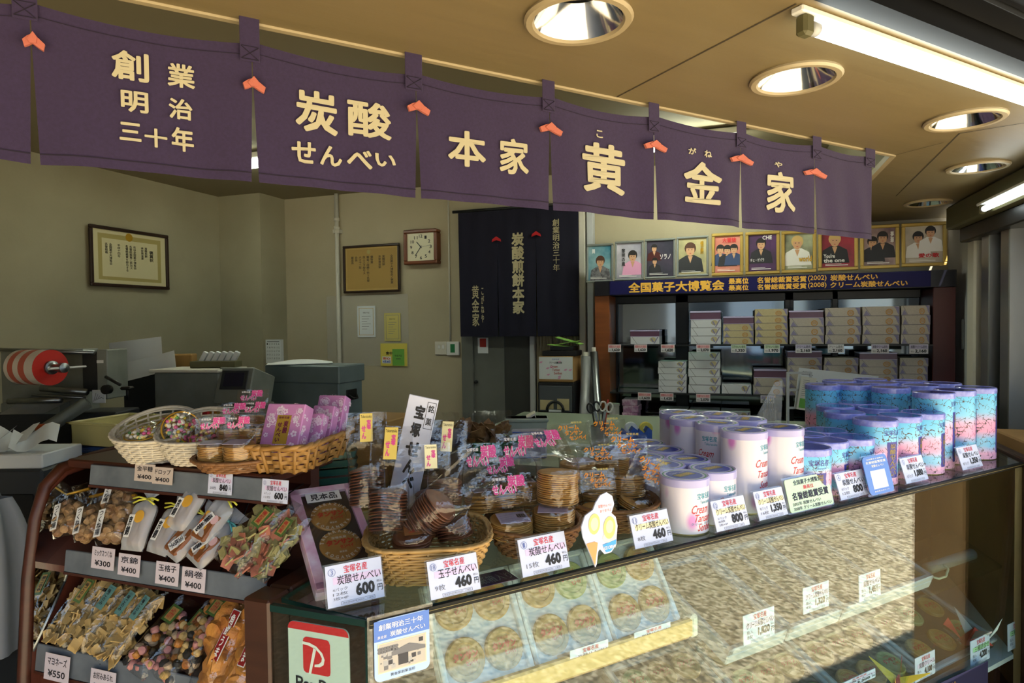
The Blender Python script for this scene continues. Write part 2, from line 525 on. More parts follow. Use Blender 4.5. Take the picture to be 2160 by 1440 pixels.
# ================================================================ lamps in the soffit
def downlight(c, label, ring='soffit_trim', n=SN, bulb=True):
    M = T(c) @ RX(PI) @ Matrix.Scale(LR / .104, 4)
    t = thing('ceiling_downlight', label, 'ceiling light', 'recessed lamps in the brown soffit', M)
    b = MB(); b.lathe([(.113, -.001), (.116, .006), (.111, .012), (.098, .012), (.093, .004)], 40, ring); b.build('trim_ring', t)
    b = MB(); b.lathe([(.094, .006), (.088, -.006), (.062, -.060)], 40, 'chrome'); b.build('reflector', t)
    b = MB(); b.lathe([(.063, -.058), (.06, -.15), (.001, -.15)], 32, 'black'); b.build('housing', t)
    if bulb:
        b = MB(); b.lathe([(.001, -.115), (.03, -.11), (.05, -.085), (.052, -.075)], 24, 'steel'); b.box(-.004, .004, -.05, .05, -.072, -.066, 'black')
        b.build('bulb', t)
    return t
for c, l in zip(LAMPS, ('large round recessed lamp above the long purple curtain, nearest the camera',
                        'recessed round lamp below the long fluorescent tube, second along the soffit',
                        'recessed round lamp third along the soffit, beyond the panel joint',
                        'recessed round lamp fourth along the soffit, by the short tube on the right wall',
                        'recessed round lamp farthest along the soffit, above the framed posters')):
    downlight(c, l)
def tube_lamp(p, q, up, label, name='fluorescent_lamp'):
    d = (q - p); Ln = d.length
    M = frame(p, d, up)
    t = thing(name, label, 'fluorescent light', None, M)
    b = MB(); b.box(-.06, Ln, .020, .034, -.014, .014, 'white', .003); b.build('channel', t)
    b = MB(); b.tube([(0, 0, 0), (Ln, 0, 0)], .0125, 'tube', 12); b.build('lamp_tube', t)
    b = MB(); b.tube([(-.02, 0, 0), (.0, 0, 0)], .0135, 'greywhite', 12); b.build('end_cap', t)
    b = MB(); b.box(-.05, -.02, -.02, .022, -.013, .013, 'olive', .006); b.build('socket', t)
    return t
p = onS(1722, 27) + SN * .034
tube_lamp(p, Vector((p.x + 1.5, p.y, p.z)), Vector((0, 0, 1)), 'long lit fluorescent tube along the front edge of the soffit')
space('room')
p, q = onP(2077, 440, WR + NW * .165, NW), onP(2165, 388, WR + NW * .165, NW)
q = p + Vector((-1, 0, 0)) * .62
tube_lamp(p, q, Vector((0, 0, 1)), 'lit fluorescent tube on the right wall above the door frames')
space('front')

# ================================================================ long purple curtain
YN = 1.373
def nx(px, y=300): return onY(px, y, YN).x
seams = [nx(-150), nx(72), nx(535), nx(880), nx(1159), nx(1379), nx(1563), nx(1716), nx(1841)]
ZT = lambda x: 2.034 + .0115 * x
ZB = 1.758
def wave(x, z):
    f = max(0, (2.04 - z) / .28)
    return .007 * f * math.sin(x * 19 + 1.3 * math.sin(x * 4.5)) + .0032 * f * math.sin(x * 46 + z * 9) + .004 * math.sin(x * 11 + 2)
def sag(x, a, b):
    t = (x - a) / (b - a); return -.012 * 4 * t * (1 - t)
nor = thing('shop_curtain', 'long purple split curtain with cream lettering under the soffit', 'curtain')
for k in range(8):
    a, b = seams[k], seams[k + 1]
    m = MB()
    def fn(u, v, a=a, b=b, k=k):
        z = ZT(a) + (ZB - ZT(a)) * v
        x = a + (b - a) * u
        z += sag(x, a, b) * (1 - v * .75)
        e = max(0, v - .28) / .72
        g = (.001 + .006 * e) * (1 if u < .5 else -1) * (abs(u - .5) * 2) ** 3
        return (x + g, YN + wave(x, z), z + .006 * math.sin(u * PI) * v)
    m.grid(fn, 26, 18, 'noren')
    for (v0, v1) in ((.93, .938), (.075, .08)):
        m.grid(lambda u, v, f=fn: (lambda p: (p[0], p[1] - .0015, p[2]))(f(u, v0 + (v1 - v0) * v)), 26, 1, 'noren_seam')
    m.build('cloth_panel', nor)
LW = {62: 27, 530: 21, 874: 18, 1154: 13, 1377: 11, 1562: 10, 1718: 9, 1835: 10}
for px, yt, yb in ((62, -10, 40), (530, 58, 130), (874, 126, 188), (1154, 182, 235), (1377, 228, 277), (1562, 265, 310), (1718, 298, 335), (1835, 325, 350)):
    m = MB(); x = nx(px); z1 = onY(px, yb, YN - .01).z
    y = YN + wave(x, 2.03) - .005
    hw = .5 * (nx(px + LW[px]) - nx(px - LW[px]))
    m.box(x - hw, x + hw, y - .002, y, z1, Z0 + .015, 'noren', .001)
    e = hw * .86
    for (p, q) in (((x - e, z1 + .004), (x + e, z1 + .028)), ((x + e, z1 + .004), (x - e, z1 + .028)), ((x - e, z1 + .004), (x + e, z1 + .004)), ((x - e, z1 + .029), (x + e, z1 + .029))):
        m.tube([(p[0], y - .003, p[1]), (q[0], y - .003, q[1])], .0007, 'noren_seam', 4)
    m.build('hanging_loop', nor)
for px, py in ((68, 82), (533, 174), (880, 223), (1159, 268), (1380, 304), (1562, 333), (1717, 362)):
    c = onY(px, py, YN - .012); m = MB(); S_ = Matrix.Diagonal(((nx(px + 30) - nx(px - 30)) / .085, .7, .74, 1))
    for sg, ln in ((-1, .03), (1, .04)):
        m.M = T(c) @ S_ @ RY(sg * .42)
        m.prism([(0, -.009), (sg * ln * .6, -.010), (sg * ln, -.009), (sg * ln * .96, .007), (sg * ln * .4, .010), (0, .010)], -.005, .005, 'knot', 'y')
    m.M = T(c) @ S_; m.prism([(-.015, -.004), (-.006, -.012), (.012, -.011), (.016, .003), (.003, .015)], -.009, .002, 'knot', 'y')
    m.build('knot', nor)
LET = [('創', 235, 105, 314, 175), ('業', 353, 132, 411, 188), ('明', 255, 190, 313, 241), ('治', 356, 205, 406, 254), ('三', 252, 257, 298, 300), ('十', 305, 269, 353, 314), ('年', 362, 265, 409, 322),
       ('炭', 621, 188, 712, 288), ('酸', 732, 210, 825, 297), ('せ', 613, 297, 665, 349), ('ん', 674, 305, 722, 353), ('べ', 732, 314, 784, 359), ('い', 790, 324, 834, 355),
       ('本', 944, 272, 1023, 357), ('家', 1053, 289, 1112, 373), ('こ', 1257, 274, 1271, 292), ('黄', 1225, 296, 1320, 416), ('が', 1448, 312, 1465, 328), ('ね', 1483, 317, 1498, 334),
       ('金', 1438, 336, 1518, 436), ('や', 1633, 341, 1648, 354), ('家', 1619, 357, 1672, 455)]
for ch, x0, y0, x1, y1 in LET:
    m = MB(); xm, ym = (x0 + x1) / 2, (y0 + y1) / 2
    X0, X1 = onY(x0, ym, YN).x, onY(x1, ym, YN).x
    # the picture's slope belongs to the view, so heights are taken on the letter's own middle
    Zt, Zb = onY(xm, y0 + (y1 - y0) * .06, YN).z, onY(xm, y1 - (y1 - y0) * .06, YN).z
    m.text(ch, X0, Zb, X1, Zt, 'noren_cream', .0, bold=.026, fn=lambda x, z, w: (x, YN + wave(x, z) - .0045 - w, z))
    m.build('lettering', nor)
mb = MB(); mb.tube([(-1.2, YN + .006, Z0 + .010), (2.36, YN + .006, Z0 + .010)], .004, 'alu_dark', 8)
tag(mb.build('curtain_rod'), 'thin dark rod carrying the long purple curtain', 'rod')

space('room')
# lamps on the inner ceiling, hidden by the curtain; the third is added to brighten the cabinet
mat('tube_added', '#ffffff', .5, emit=('#f6ffe8', 26)); mat('tube_inner', '#ffffff', .5, emit=('#f6ffe8', 11.5))
for i, (x, y) in enumerate(((3.0, 1.75), (3.25, 2.7), (3.80, -.05))):
    M = frame((x, y, 2.48), (0, 1, 0), (0, 0, 1))
    t = thing('fluorescent_lamp', ('inner ceiling lamp above the work table', 'inner ceiling lamp nearest the clock wall', 'inner ceiling lamp added to brighten the display cabinet')[i], 'fluorescent light', None, M)
    f = MB(); f.box(0, .62, .02, .06, -.06, .06, 'white', .006); f.build('channel', t)
    for k in (-.035, .035): f = MB(); f.tube([(.02, 0, k), (.60, 0, k)], .015, ('tube_inner', 'tube_inner', 'tube_added')[i], 10); f.build('lamp_tube', t)
# ================================================================ things on the back walls
def wrect(x0, yt, x1, yb, X):
    """rectangle on a plane X = const, seen by its picture extent: y-left, y-right, z-top, z-bottom"""
    ym, xm = (yt + yb) / 2, (x0 + x1) / 2
    return onX(x0, ym, X).y, onX(x1, ym, X).y, onX(xm, yt, X).z, onX(xm, yb, X).z
def wframe(x0, yt, x1, yb, X):
    l, r, zt, zb = wrect(x0, yt, x1, yb, X)
    return frame((X, l, zb), (0, -1, 0), (0, 0, 1)), l - r, zt - zb
def lines(mb, cols, x0, x1, y0, y1, m, z, chars):
    """columns of small vertical lettering"""
    n = len(cols)
    for i, c in enumerate(cols):
        if not c: continue
        xx = x1 - (i + .5) * (x1 - x0) / n
        w = (x1 - x0) / n * .7
        h = (y1 - y0) * min(1, len(c) / chars)
        mb.text('\n'.join(c), xx - w / 2, y1 - h, xx + w / 2, y1, m, z, bold=.01)

# framed certificate on the left wall
LW0, LD, LN = Vector((0, YLW, 0)), Vector((1, 0, 0)), Vector((0, -1, 0))
def onL(x, y): return onP(x, y, LW0, LN)
p0, p1 = onL(182, 545), onL(348, 552)
ww = (p1 - p0).length
zt, zb = onL(265, 485).z, onL(265, 607).z
M = frame(Vector((p0.x, p0.y, zb)) + LN * .02, LD, (0, 0, 1))
def picture_frame(M, w, h, b, col, label, art, paper, name='framed_certificate', cat='framed picture', group=None, dep=.022):
    t = thing(name, label, cat, group, M)
    f = MB()
    f.box(0, w, 0, b, 0, dep, col, .004); f.box(0, w, h - b, h, 0, dep, col, .004)
    f.box(0, b, b, h - b, 0, dep, col, .004); f.box(w - b, w, b, h - b, 0, dep, col, .004)
    f.build('frame', t)
    f = MB(); f.box(b * .7, w - b * .7, b * .7, h - b * .7, .001, .006, paper); art(f, b, w - b, b, h - b, .0075)
    f.build('picture', t)
    return t
mat('awardpaper', '#cfc7a0', .7); mat('awardborder', '#a89a5e', .6); mat('oldpaper', '#a8884a', .7); mat('oldmat', '#b89a5a', .7)
def art1(f, x0, x1, y0, y1, z):
    w, h = x1 - x0, y1 - y0
    rng = random.Random(4)
    def ring(k0, k1, m, zz):
        a = [(x0 + w * k0, y0 + h * k0), (x1 - w * k0, y0 + h * k0), (x1 - w * k0, y1 - h * k0), (x0 + w * k0, y1 - h * k0)]
        b = [(x0 + w * k1, y0 + h * k1 * 1.1), (x1 - w * k1, y0 + h * k1 * 1.1), (x1 - w * k1, y1 - h * k1 * 1.3), (x0 + w * k1, y1 - h * k1 * 1.3)]
        f.add([(p[0], p[1], zz) for p in a + b], [(i, (i + 1) % 4, 4 + (i + 1) % 4, 4 + i) for i in range(4)], m)
    ring(.07, .12, 'awardborder', z)
    f.disc(w * .05, z + .0003, 16, 'gold', x0 + w * .48, y1 - h * .09)
    f.text('褒\n賞\n状', x1 - w * .24, y1 - h * .52, x1 - w * .18, y1 - h * .30, 'ink', z, bold=.02)
    lines(f, ['炭酸煎餅', '本家黄金家', '', '右は全国菓子博覧会', '名誉総裁賞ニ該当ス', '名誉総裁賞を授与する', '', '平成十四年', '', '全国菓子大博覧会', '名誉総裁'], x0 + w * .15, x1 - w * .26, y0 + h * .2, y1 - h * .24, 'ink', z, 11)
t1 = picture_frame(M, ww, zt - zb, .022, 'darkwood', 'framed award certificate with a golden border on the left wall', art1, 'awardpaper')
M, w, h = wframe(726, 516, 845, 617, XW - .022)
def art2(f, x0, x1, y0, y1, z):
    w, h = x1 - x0, y1 - y0
    f.box(x0 + w * .03, x1 - w * .03, y0 + h * .04, y1 - h * .04, z - .001, z, 'oldpaper')
    f.disc(w * .035, z + .0003, 14, 'awardborder', x0 + w * .45, y1 - h * .11)
    lines(f, ['全国菓子大博覧会ノ褒賞', '', '炭酸煎餅', '本家黄金家', '', '優等賞', '審査ノ成績ニ依リ名誉', '茲ニ之ヲ授与ス', '大正十二年', '会長', '審査長'], x0 + w * .1, x1 - w * .08, y0 + h * .14, y1 - h * .2, 'ink', z + .0005, 11)
picture_frame(M, w, h, .018, 'darkwood', 'framed brown old certificate hanging below and left of the clock', art2, 'oldmat')

# clock
mat('clockface', '#d8d2b4', .4); mat('clockwood', '#7a3f1c', .35, noise=(5, '#5f2f14', .3, .7))
M, w, h = wframe(853, 484, 923, 557, XW - .062)
t = thing('wall_clock', 'square wooden wall clock reading about twenty to eleven', 'clock', None, M)
f = MB(); bb = .026
f.box(0, w, 0, bb, -.06, .02, 'clockwood', .006); f.box(0, w, h - bb, h, -.06, .02, 'clockwood', .006)
f.box(0, bb, bb, h - bb, -.06, .02, 'clockwood', .006); f.box(w - bb, w, bb, h - bb, -.06, .02, 'clockwood', .006)
f.build('case', t)
f = MB(); f.box(bb * .6, w - bb * .6, bb * .6, h - bb * .6, -.04, .0, 'clockface')
cx, cy, R = w / 2, h / 2, min(w, h) / 2 - bb
for k in range(1, 13):
    a = PI / 2 - k * PI / 6; s_ = R * .115
    x, y = cx + R * .78 * math.cos(a), cy + R * .78 * math.sin(a)
    f.text(str(k), x - s_ * (1.2 if k > 9 else .75), y - s_, x + s_ * (1.2 if k > 9 else .75), y + s_, 'ink', .0006, bold=.02)
f.build('dial', t)
for nm, a, ln, wd in (('hour_hand', PI / 2 - (10 + 38 / 60) * PI / 6, R * .5, .006), ('minute_hand', PI / 2 - 36 * PI / 30, R * .78, .005), ('second_hand', .12, R * .8, .0015)):
    f = MB(); f.M = T(cx, cy, 0) @ RZ(a); f.box(-R * .1, ln, -wd / 2, wd / 2, .002, .004, 'ink' if wd > .002 else 'grey'); f.build(nm, t)

# pipe and loose papers
x = onX(708, 560, XW - .062); zb_ = onX(712, 775, XW - .062).z
f = MB(); f.tube([(XW - .035, x.y, .2), (XW - .035, x.y, 2.56)], .017, 'pvc', 10)
zc = onX(706, 470, XW - .062).z
for dz in (-.05, .02): f.tube([(XW - .035, x.y, zc + dz), (XW - .035, x.y, zc + dz + .025)], .024, 'pvc', 10)
f.box(XW - .05, XW, x.y - .03, x.y + .03, zc - .08, zc - .05, 'pvc')
tag(f.build('wall_pipe'), 'white vertical pipe with a joint running up the back wall', 'pipe')
def sheet_on(x0, yt, x1, yb, X, m, name, label, cat, art=None, th=.002, group=None, kind=None):
    M, w, h = wframe(x0, yt, x1, yb, X)
    f = MB(); f.box(0, w, 0, h, 0, th, m)
    if art: art(f, w, h, th + .0006)
    return tag(f.build(name, mtx=M), label, cat, group)
mat('palepaper', '#d9dde0', .7); mat('yellowpaper', '#cfc070', .7); mat('yellowpaper2', '#d8c85a', .7); mat('greenpaper', '#6fae4a', .7)
def borderart(col):
    def a(f, w, h, z):
        for k in range(4):
            pass
        b = .1 * w
        f.box(b, w - b, b, b * 1.2, z, z + .0002, col); f.box(b, w - b, h - b * 1.2, h - b, z, z + .0002, col)
        f.box(b, b * 1.2, b, h - b, z, z + .0002, col); f.box(w - b * 1.2, w - b, b, h - b, z, z + .0002, col)
        f.text('営業許可証', w * .32, h * .76, w * .68, h * .81, 'ink', z)
        for i in range(6): f.box(w * .25, w * (.75 - .1 * (i % 3)), h * (.66 - i * .08), h * (.672 - i * .08), z, z + .0002, 'grey')
    return a
sheet_on(690, 622, 862, 771, XW - .006, 'sheet', 'clear_cover', 'large clear plastic sheet taped over the notices on the wall', 'plastic sheet')
sheet_on(754, 645, 792, 711, XW - .010, 'palepaper', 'certificate_paper', 'white certificate with a thin yellow border behind the plastic sheet', 'paper', borderart('gold'))
sheet_on(811, 660, 845, 719, XW - .010, 'yellowpaper', 'certificate_paper', 'pale yellow certificate with a grey border behind the plastic sheet', 'paper', borderart('grey'))
def art4(f, w, h, z):
    f.text('食中毒', w * .2, h * .5, w * .6, h * .64, 'ink', z, bold=.03)
    f.box(w * .06, w * .4, h * .12, h * .42, z, z + .0002, 'palepaper'); f.text('安心', w * .09, h * .28, w * .37, h * .4, 'orange', z + .0004, bold=.04); f.text('9月28日', w * .09, h * .14, w * .37, h * .25, 'blue', z + .0004, bold=.04)
sheet_on(803, 724, 859, 772, XW - .010, 'yellowpaper2', 'notice_paper', 'yellow hygiene notice lowest behind the plastic sheet', 'paper', art4)
def art5(f, w, h, z):
    f.text('検査済証', w * .2, h * .55, w * .8, h * .66, 'ink', z); f.box(w * .3, w * .7, h * .4, h * .43, z, z + .0002, 'darkgrey')
sheet_on(828, 736, 853, 771, XW - .013, 'greenpaper', 'notice_paper', 'small green slip in front of the yellow hygiene notice', 'paper', art5)
def calart(f, w, h, z):
    for r in range(5):
        for c in range(6): f.text(str(1 + r * 6 + c), w * (.08 + c * .15), h * (.78 - r * .15), w * (.16 + c * .15), h * (.85 - r * .15), 'ink', z)
    f.box(w * .1, w * .9, h * .9, h * .93, z, z + .0003, 'grey')
p = onX(576, 745, 4.214)
M, w, h = wframe(561, 716, 593, 766, 4.214)
f = MB(); f.box(0, w, 0, h, -.03, .002, 'palepaper'); calart(f, w, h, .0026)
tag(f.build('wall_calendar', mtx=M), 'small white calendar on the wall corner above the grey tin chest', 'calendar')
# switches
M, w, h = wframe(918, 720, 943, 748, XW - .006)
t = thing('light_switch', 'beige double light switch plate left of the doorway', 'light switch', None, M)
f = MB(); f.box(0, w, 0, h, 0, .008, 'offwhite', .003); f.build('plate', t)
for k in (.27, .62): f = MB(); f.box(w * k, w * k + .02, h * .45, h * .75, .008, .013, 'white', .002); f.build('rocker', t)
M, w, h = wframe(944, 720, 970, 749, XW - .008)
t = thing('thermostat', 'white wall controller with a green display beside the light switch', 'controller', None, M)
f = MB(); f.box(0, w, 0, h, 0, .02, 'white', .004); f.build('case', t)
f = MB(); f.box(w * .32, w * .68, h * .2, h * .82, .02, .021, 'green'); f.build('display', t)
f = MB(); y = onX(948, 600, XW - .008).y; f.tube([(XW - .006, y, onX(950, 720, XW - .008).z), (XW - .006, y, 2.56)], .007, 'pvc', 6)
tag(f.build('cable_duct'), 'thin pale conduit rising from the controller to the ceiling', 'conduit')

# doorway: frames, dark opening, folding door
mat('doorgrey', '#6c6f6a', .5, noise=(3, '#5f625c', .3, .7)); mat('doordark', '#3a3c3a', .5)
y1, y2, y3, y4, y5, y6 = [onX(x, 640, XW - .03).y for x in (974, 998, 1062, 1118, 1128, 1228)]
f = MB()
f.box(XW - .05, XW + .01, y2, y1, 0, 2.25, 'doorgrey', .004); f.box(XW - .025, XW + .01, y3, y2, 0, 2.25, 'doorgrey')
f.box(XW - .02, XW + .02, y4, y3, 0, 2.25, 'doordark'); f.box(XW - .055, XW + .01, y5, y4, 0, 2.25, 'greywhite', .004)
o = struct(f, 'door_2')
f = MB(); z = onX(1003, 805, XW - .03).z; f.tube([(XW - .025, y2 - .02, z), (XW - .055, y2 - .02, z)], .012, 'black', 8); f.build('door_knob', o)
f = MB()
n = 14
for i in range(n):
    a, b = y5 + (y6 - y5) * i / n, y5 + (y6 - y5) * (i + 1) / n
    f.prism([(XW - .008, a), (XW - .008, b), (XW - .035, (a + b) / 2)], 0, 2.2, 'plaster_end')
struct(f, 'door_3')
y7, y8, y9 = [onX(x, 640, XW - .07).y for x in (1222, 1235, 1252)]
f = MB(); f.box(XW - .08, XW, y8, y7, 0, 2.35, 'offwhite', .004); f.box(XW - .07, XW, y9, y8 - .012, 0, 2.35, 'greywhite', .004); struct(f, 'trim_2')
sheet_on(1008, 712, 1030, 745, XW - .03, 'palepaper', 'door_poster', 'small notice with a red picture on the grey door under the dark curtain', 'paper', lambda f, w, h, z: f.box(w * .2, w * .8, h * .4, h * .95, z, z + .0003, 'redpaper'))

# dark curtain in the doorway
nd = thing('doorway_curtain', 'dark indigo split curtain with vertical cream lettering hanging in the doorway', 'curtain')
XC = XW - .13
def cw(y, z): return .009 * math.sin(y * 21) * max(0, 2.3 - z) + .004 * math.sin(y * 52)
ya, yb_, yc, yd = [onX(px, 570, XC).y for px in (968, 1050, 1131, 1221)]
zt_, zb_ = onX(1095, 437, XC).z, onX(1095, 709, XC).z
for a, b in ((ya, yb_), (yb_, yc), (yc, yd)):
    f = MB(); f.grid(lambda u, v: (XC + cw(a + (b - a) * u, zt_ + (zb_ - zt_) * v), a + (b - a) * u - .007 * max(0, v - .25) * (1 if u < .5 else -1) * (2 * abs(u - .5)) ** 4, zt_ + (zb_ - zt_) * v), 18, 16, 'indigo')
    f.build('cloth_panel', nd)
def ctext(s, x0, y0, x1, y1, bold=.03):
    f = MB(); l, r, zt, zb = wrect(x0, y0, x1, y1, XC)
    f.text('\n'.join(s), l, zb, r, zt, 'indigo_print', 0, bold, fn=lambda y, z, w: (XC + cw(y, z) - .005 - w, y, z)); f.build('lettering', nd)
ctext('創業明治三十年', 1166, 462, 1181, 572, .015); ctext('炭酸煎餅本家', 1080, 490, 1107, 662, .04); ctext('黄金家', 995, 602, 1012, 688, .02); ctext('こがねや', 1016, 607, 1022, 680, .02)
for px, py in ((1047, 505), (1131, 494)):
    c = onX(px, py, XC - .02); f = MB(); f.M = T(c); f.prism([(.034, -.016), (.0, -.004), (-.034, -.016), (-.03, .002), (0, .022), (.03, .002)], -.006, .006, 'redcloth', 'x'); f.build('knot', nd)
f = MB(); f.tube([(XC, onX(955, 444, XC).y, zt_), (XC, yd - .05, zt_)], .011, 'alu_dark', 8); tag(f.build('curtain_rod'), 'short dark rod carrying the indigo doorway curtain', 'rod')

# ================================================================ display cabinet, posters, boxed sweets
XB = 4.20
zs1, zs2, zs3 = onX(1630, 726, XB).z, onX(1630, 833, XB).z, onX(1450, 888, XB).z
yL, yLi, yRi, yR = [onX(x, 700, XB).y for x in (1255, 1287, 1966, 2016)]
SIGN = wrect(1255, 603, 2016, 632, XB)
zsT, zsB = onX(1630, 581, XB - .02).z, onX(1630, 614, XB - .02).z
cab = thing('display_cabinet', 'wide wooden display cabinet with glass shelves and mirrored sliding doors', 'cabinet', None, T(XB, 0, 0))
f = MB(); f.box(0, .30, yLi + .004, yL, 0, zsB, 'orangewood', .003); f.build('side_panel', cab)['label'] = 'orange brown left side panel'
f = MB(); f.box(0, .30, yR, yRi - .004, 0, zsB, 'maroon', .003); f.build('side_panel', cab)['label'] = 'maroon right side panel'
f = MB(); f.box(.27, .30, yRi, yLi, 0, zsB, 'cabinet_mirror'); f.build('back_mirror', cab)
f = MB(); f.box(0, .30, yRi, yLi, .0, .55, 'brown'); f.build('base', cab)
f = MB(); f.box(-.01, .30, yR, yL, zsB + .002, zsT, 'black'); f.build('top', cab)
for a, b in ((1290, 1303), (1425, 1442), (1440, 1452), (1655, 1668), (1665, 1674), (1755, 1768), (1955, 1966)):
    f = MB(); f.box(.235, .265, onX(b, 650, XB + .24).y, onX(a, 650, XB + .24).y, .55, zsB, 'alu_dark', .003); f.build('door_stile', cab)
f = MB(); f.box(.235, .265, yRi, yLi, zsB - .05, zsB, 'alu_dark', .003); f.build('door_rail', cab)
for z in (zs1, zs2, zs3, .63):
    f = MB(); f.box(-.03, .225, yRi + .001, yLi - .001, z - .009, z, 'greentint'); f.box(-.031, -.028, yRi + .001, yLi - .001, z - .009, z, 'black'); f.build('glass_shelf', cab)
# fascia sign
mat('signgold', '#f0b948', .5); mat('signblue', '#1d1d52', .5, spec=.15); mat('sign_end', '#0c0d18', .3)
l0, l1, r0, r1 = onX(1255, 615, XB - .02).y, onX(1286, 613, XB - .02).y, onX(1963, 583, XB - .02).y, onX(2016, 583, XB - .02).y
sg = thing('cabinet_sign', 'dark blue sign board with gold lettering along the top of the cabinet', 'sign', None, frame((XB - .02, l0, zsB), (0, -1, 0), (0, 0, 1)))
f = MB(); hgt = zsT - zsB
f.box(0, l0 - r1, 0, hgt, -.005, 0, 'sign_end'); f.box(l0 - l1, l0 - r0, 0.003, hgt - .003, 0, .006, 'signblue', .002); f.build('board', sg)
def st(s, x0, x1, a, b, bold=.03):
    f = MB(); X = XB - .02
    f.text(s, l0 - onX(x0, 600, X).y, hgt * a, l0 - onX(x1, 600, X).y, hgt * b, 'signgold', .0068, bold); f.build('lettering', sg)
st('全国菓子大博覧会', 1326, 1528, .14, .84, .035)
for (a, b, yr, it, x1) in ((.53, .92, '2002', '炭酸せんべい', 1851), (.1, .47, '2008', 'クリーム炭酸せんべい', 1914)):
    st('最高位', 1537, 1579, a, b); st('名誉総裁賞受賞', 1597, 1701, a, b); st('(%s)' % yr, 1704, 1743, a, b, .015); st(it, 1751, x1, a, b)

# posters standing on the cabinet
def fig(f, cx, y0, s, skin, hair, coat, z, tilt=0):
    """a generic half-length figure"""
    def E(px, py, rx, ry, m, zz, n=18): f.add([(px + rx * math.cos(2 * PI * i / n), py + ry * math.sin(2 * PI * i / n), zz) for i in range(n)], [tuple(range(n))], m)
    f.add([(cx - .5 * s, y0, z), (cx + .5 * s, y0, z), (cx + .42 * s, y0 + .5 * s, z), (cx + .15 * s, y0 + .66 * s, z), (cx - .15 * s, y0 + .66 * s, z), (cx - .42 * s, y0 + .5 * s, z)], [(0, 1, 2, 3, 4, 5)], coat)
    f.add([(cx - .09 * s, y0 + .62 * s, z + .0003), (cx, y0 + .35 * s, z + .0003), (cx + .09 * s, y0 + .62 * s, z + .0003)], [(0, 1, 2)], skin)
    E(cx + tilt, y0 + .93 * s, .215 * s, .235 * s, hair, z + .0002); E(cx + tilt, y0 + .84 * s, .16 * s, .215 * s, skin, z + .0005)
    E(cx + tilt - .06 * s, y0 + .87 * s, .028 * s, .014 * s, 'ink', z + .0008, 8); E(cx + tilt + .06 * s, y0 + .87 * s, .028 * s, .014 * s, 'ink', z + .0008, 8)
    E(cx + tilt, y0 + .73 * s, .04 * s, .014 * s, 'redpaper', z + .0008, 8)
    f.add([(cx + tilt - .19 * s, y0 + .94 * s, z + .0007), (cx + tilt + .12 * s, y0 + .92 * s, z + .0007), (cx + tilt + .19 * s, y0 + 1.08 * s, z + .0007), (cx + tilt - .1 * s, y0 + 1.14 * s, z + .0007)], [(0, 1, 2, 3)], hair)
mat('skin', '#c79a76', .6); mat('hairbrown', '#4b2a18', .6); mat('hairblack', '#161214', .6); mat('hairblond', '#c9a86a', .6)
for k, a, b in (('p_teal', '#2f6f86', '#9fc0c8'), ('p_grey', '#8f8fa0', '#c9c4d0'), ('p_dusk', '#2e2f3e', '#4d4558'), ('p_sand', '#c0b488', '#8a8a6a'), ('p_pink', '#d08a7a', '#c07060'), ('p_plum', '#5a3a68', '#3a3040'), ('p_sage', '#a8ae92', '#4a4a40'), ('p_red', '#9c1f35', '#6c1428'), ('p_mauve', '#6a5058', '#c9b0a8'), ('p_linen', '#c9c2b4', '#9c948a')):
    mat(k, a, .35, noise=(7, b, .35, .7))
mat('silverframe', '#a9b0b0', .35, metal=.7); mat('goldframe', '#b79b52', .4, metal=.35); mat('cloth_dark', '#23252c', .6); mat('cloth_grey', '#75747a', .6, noise=(60, '#4a4a50', .4, .6)); mat('cloth_blue', '#33466e', .6)
mat('petal', '#d99ac0', .5)
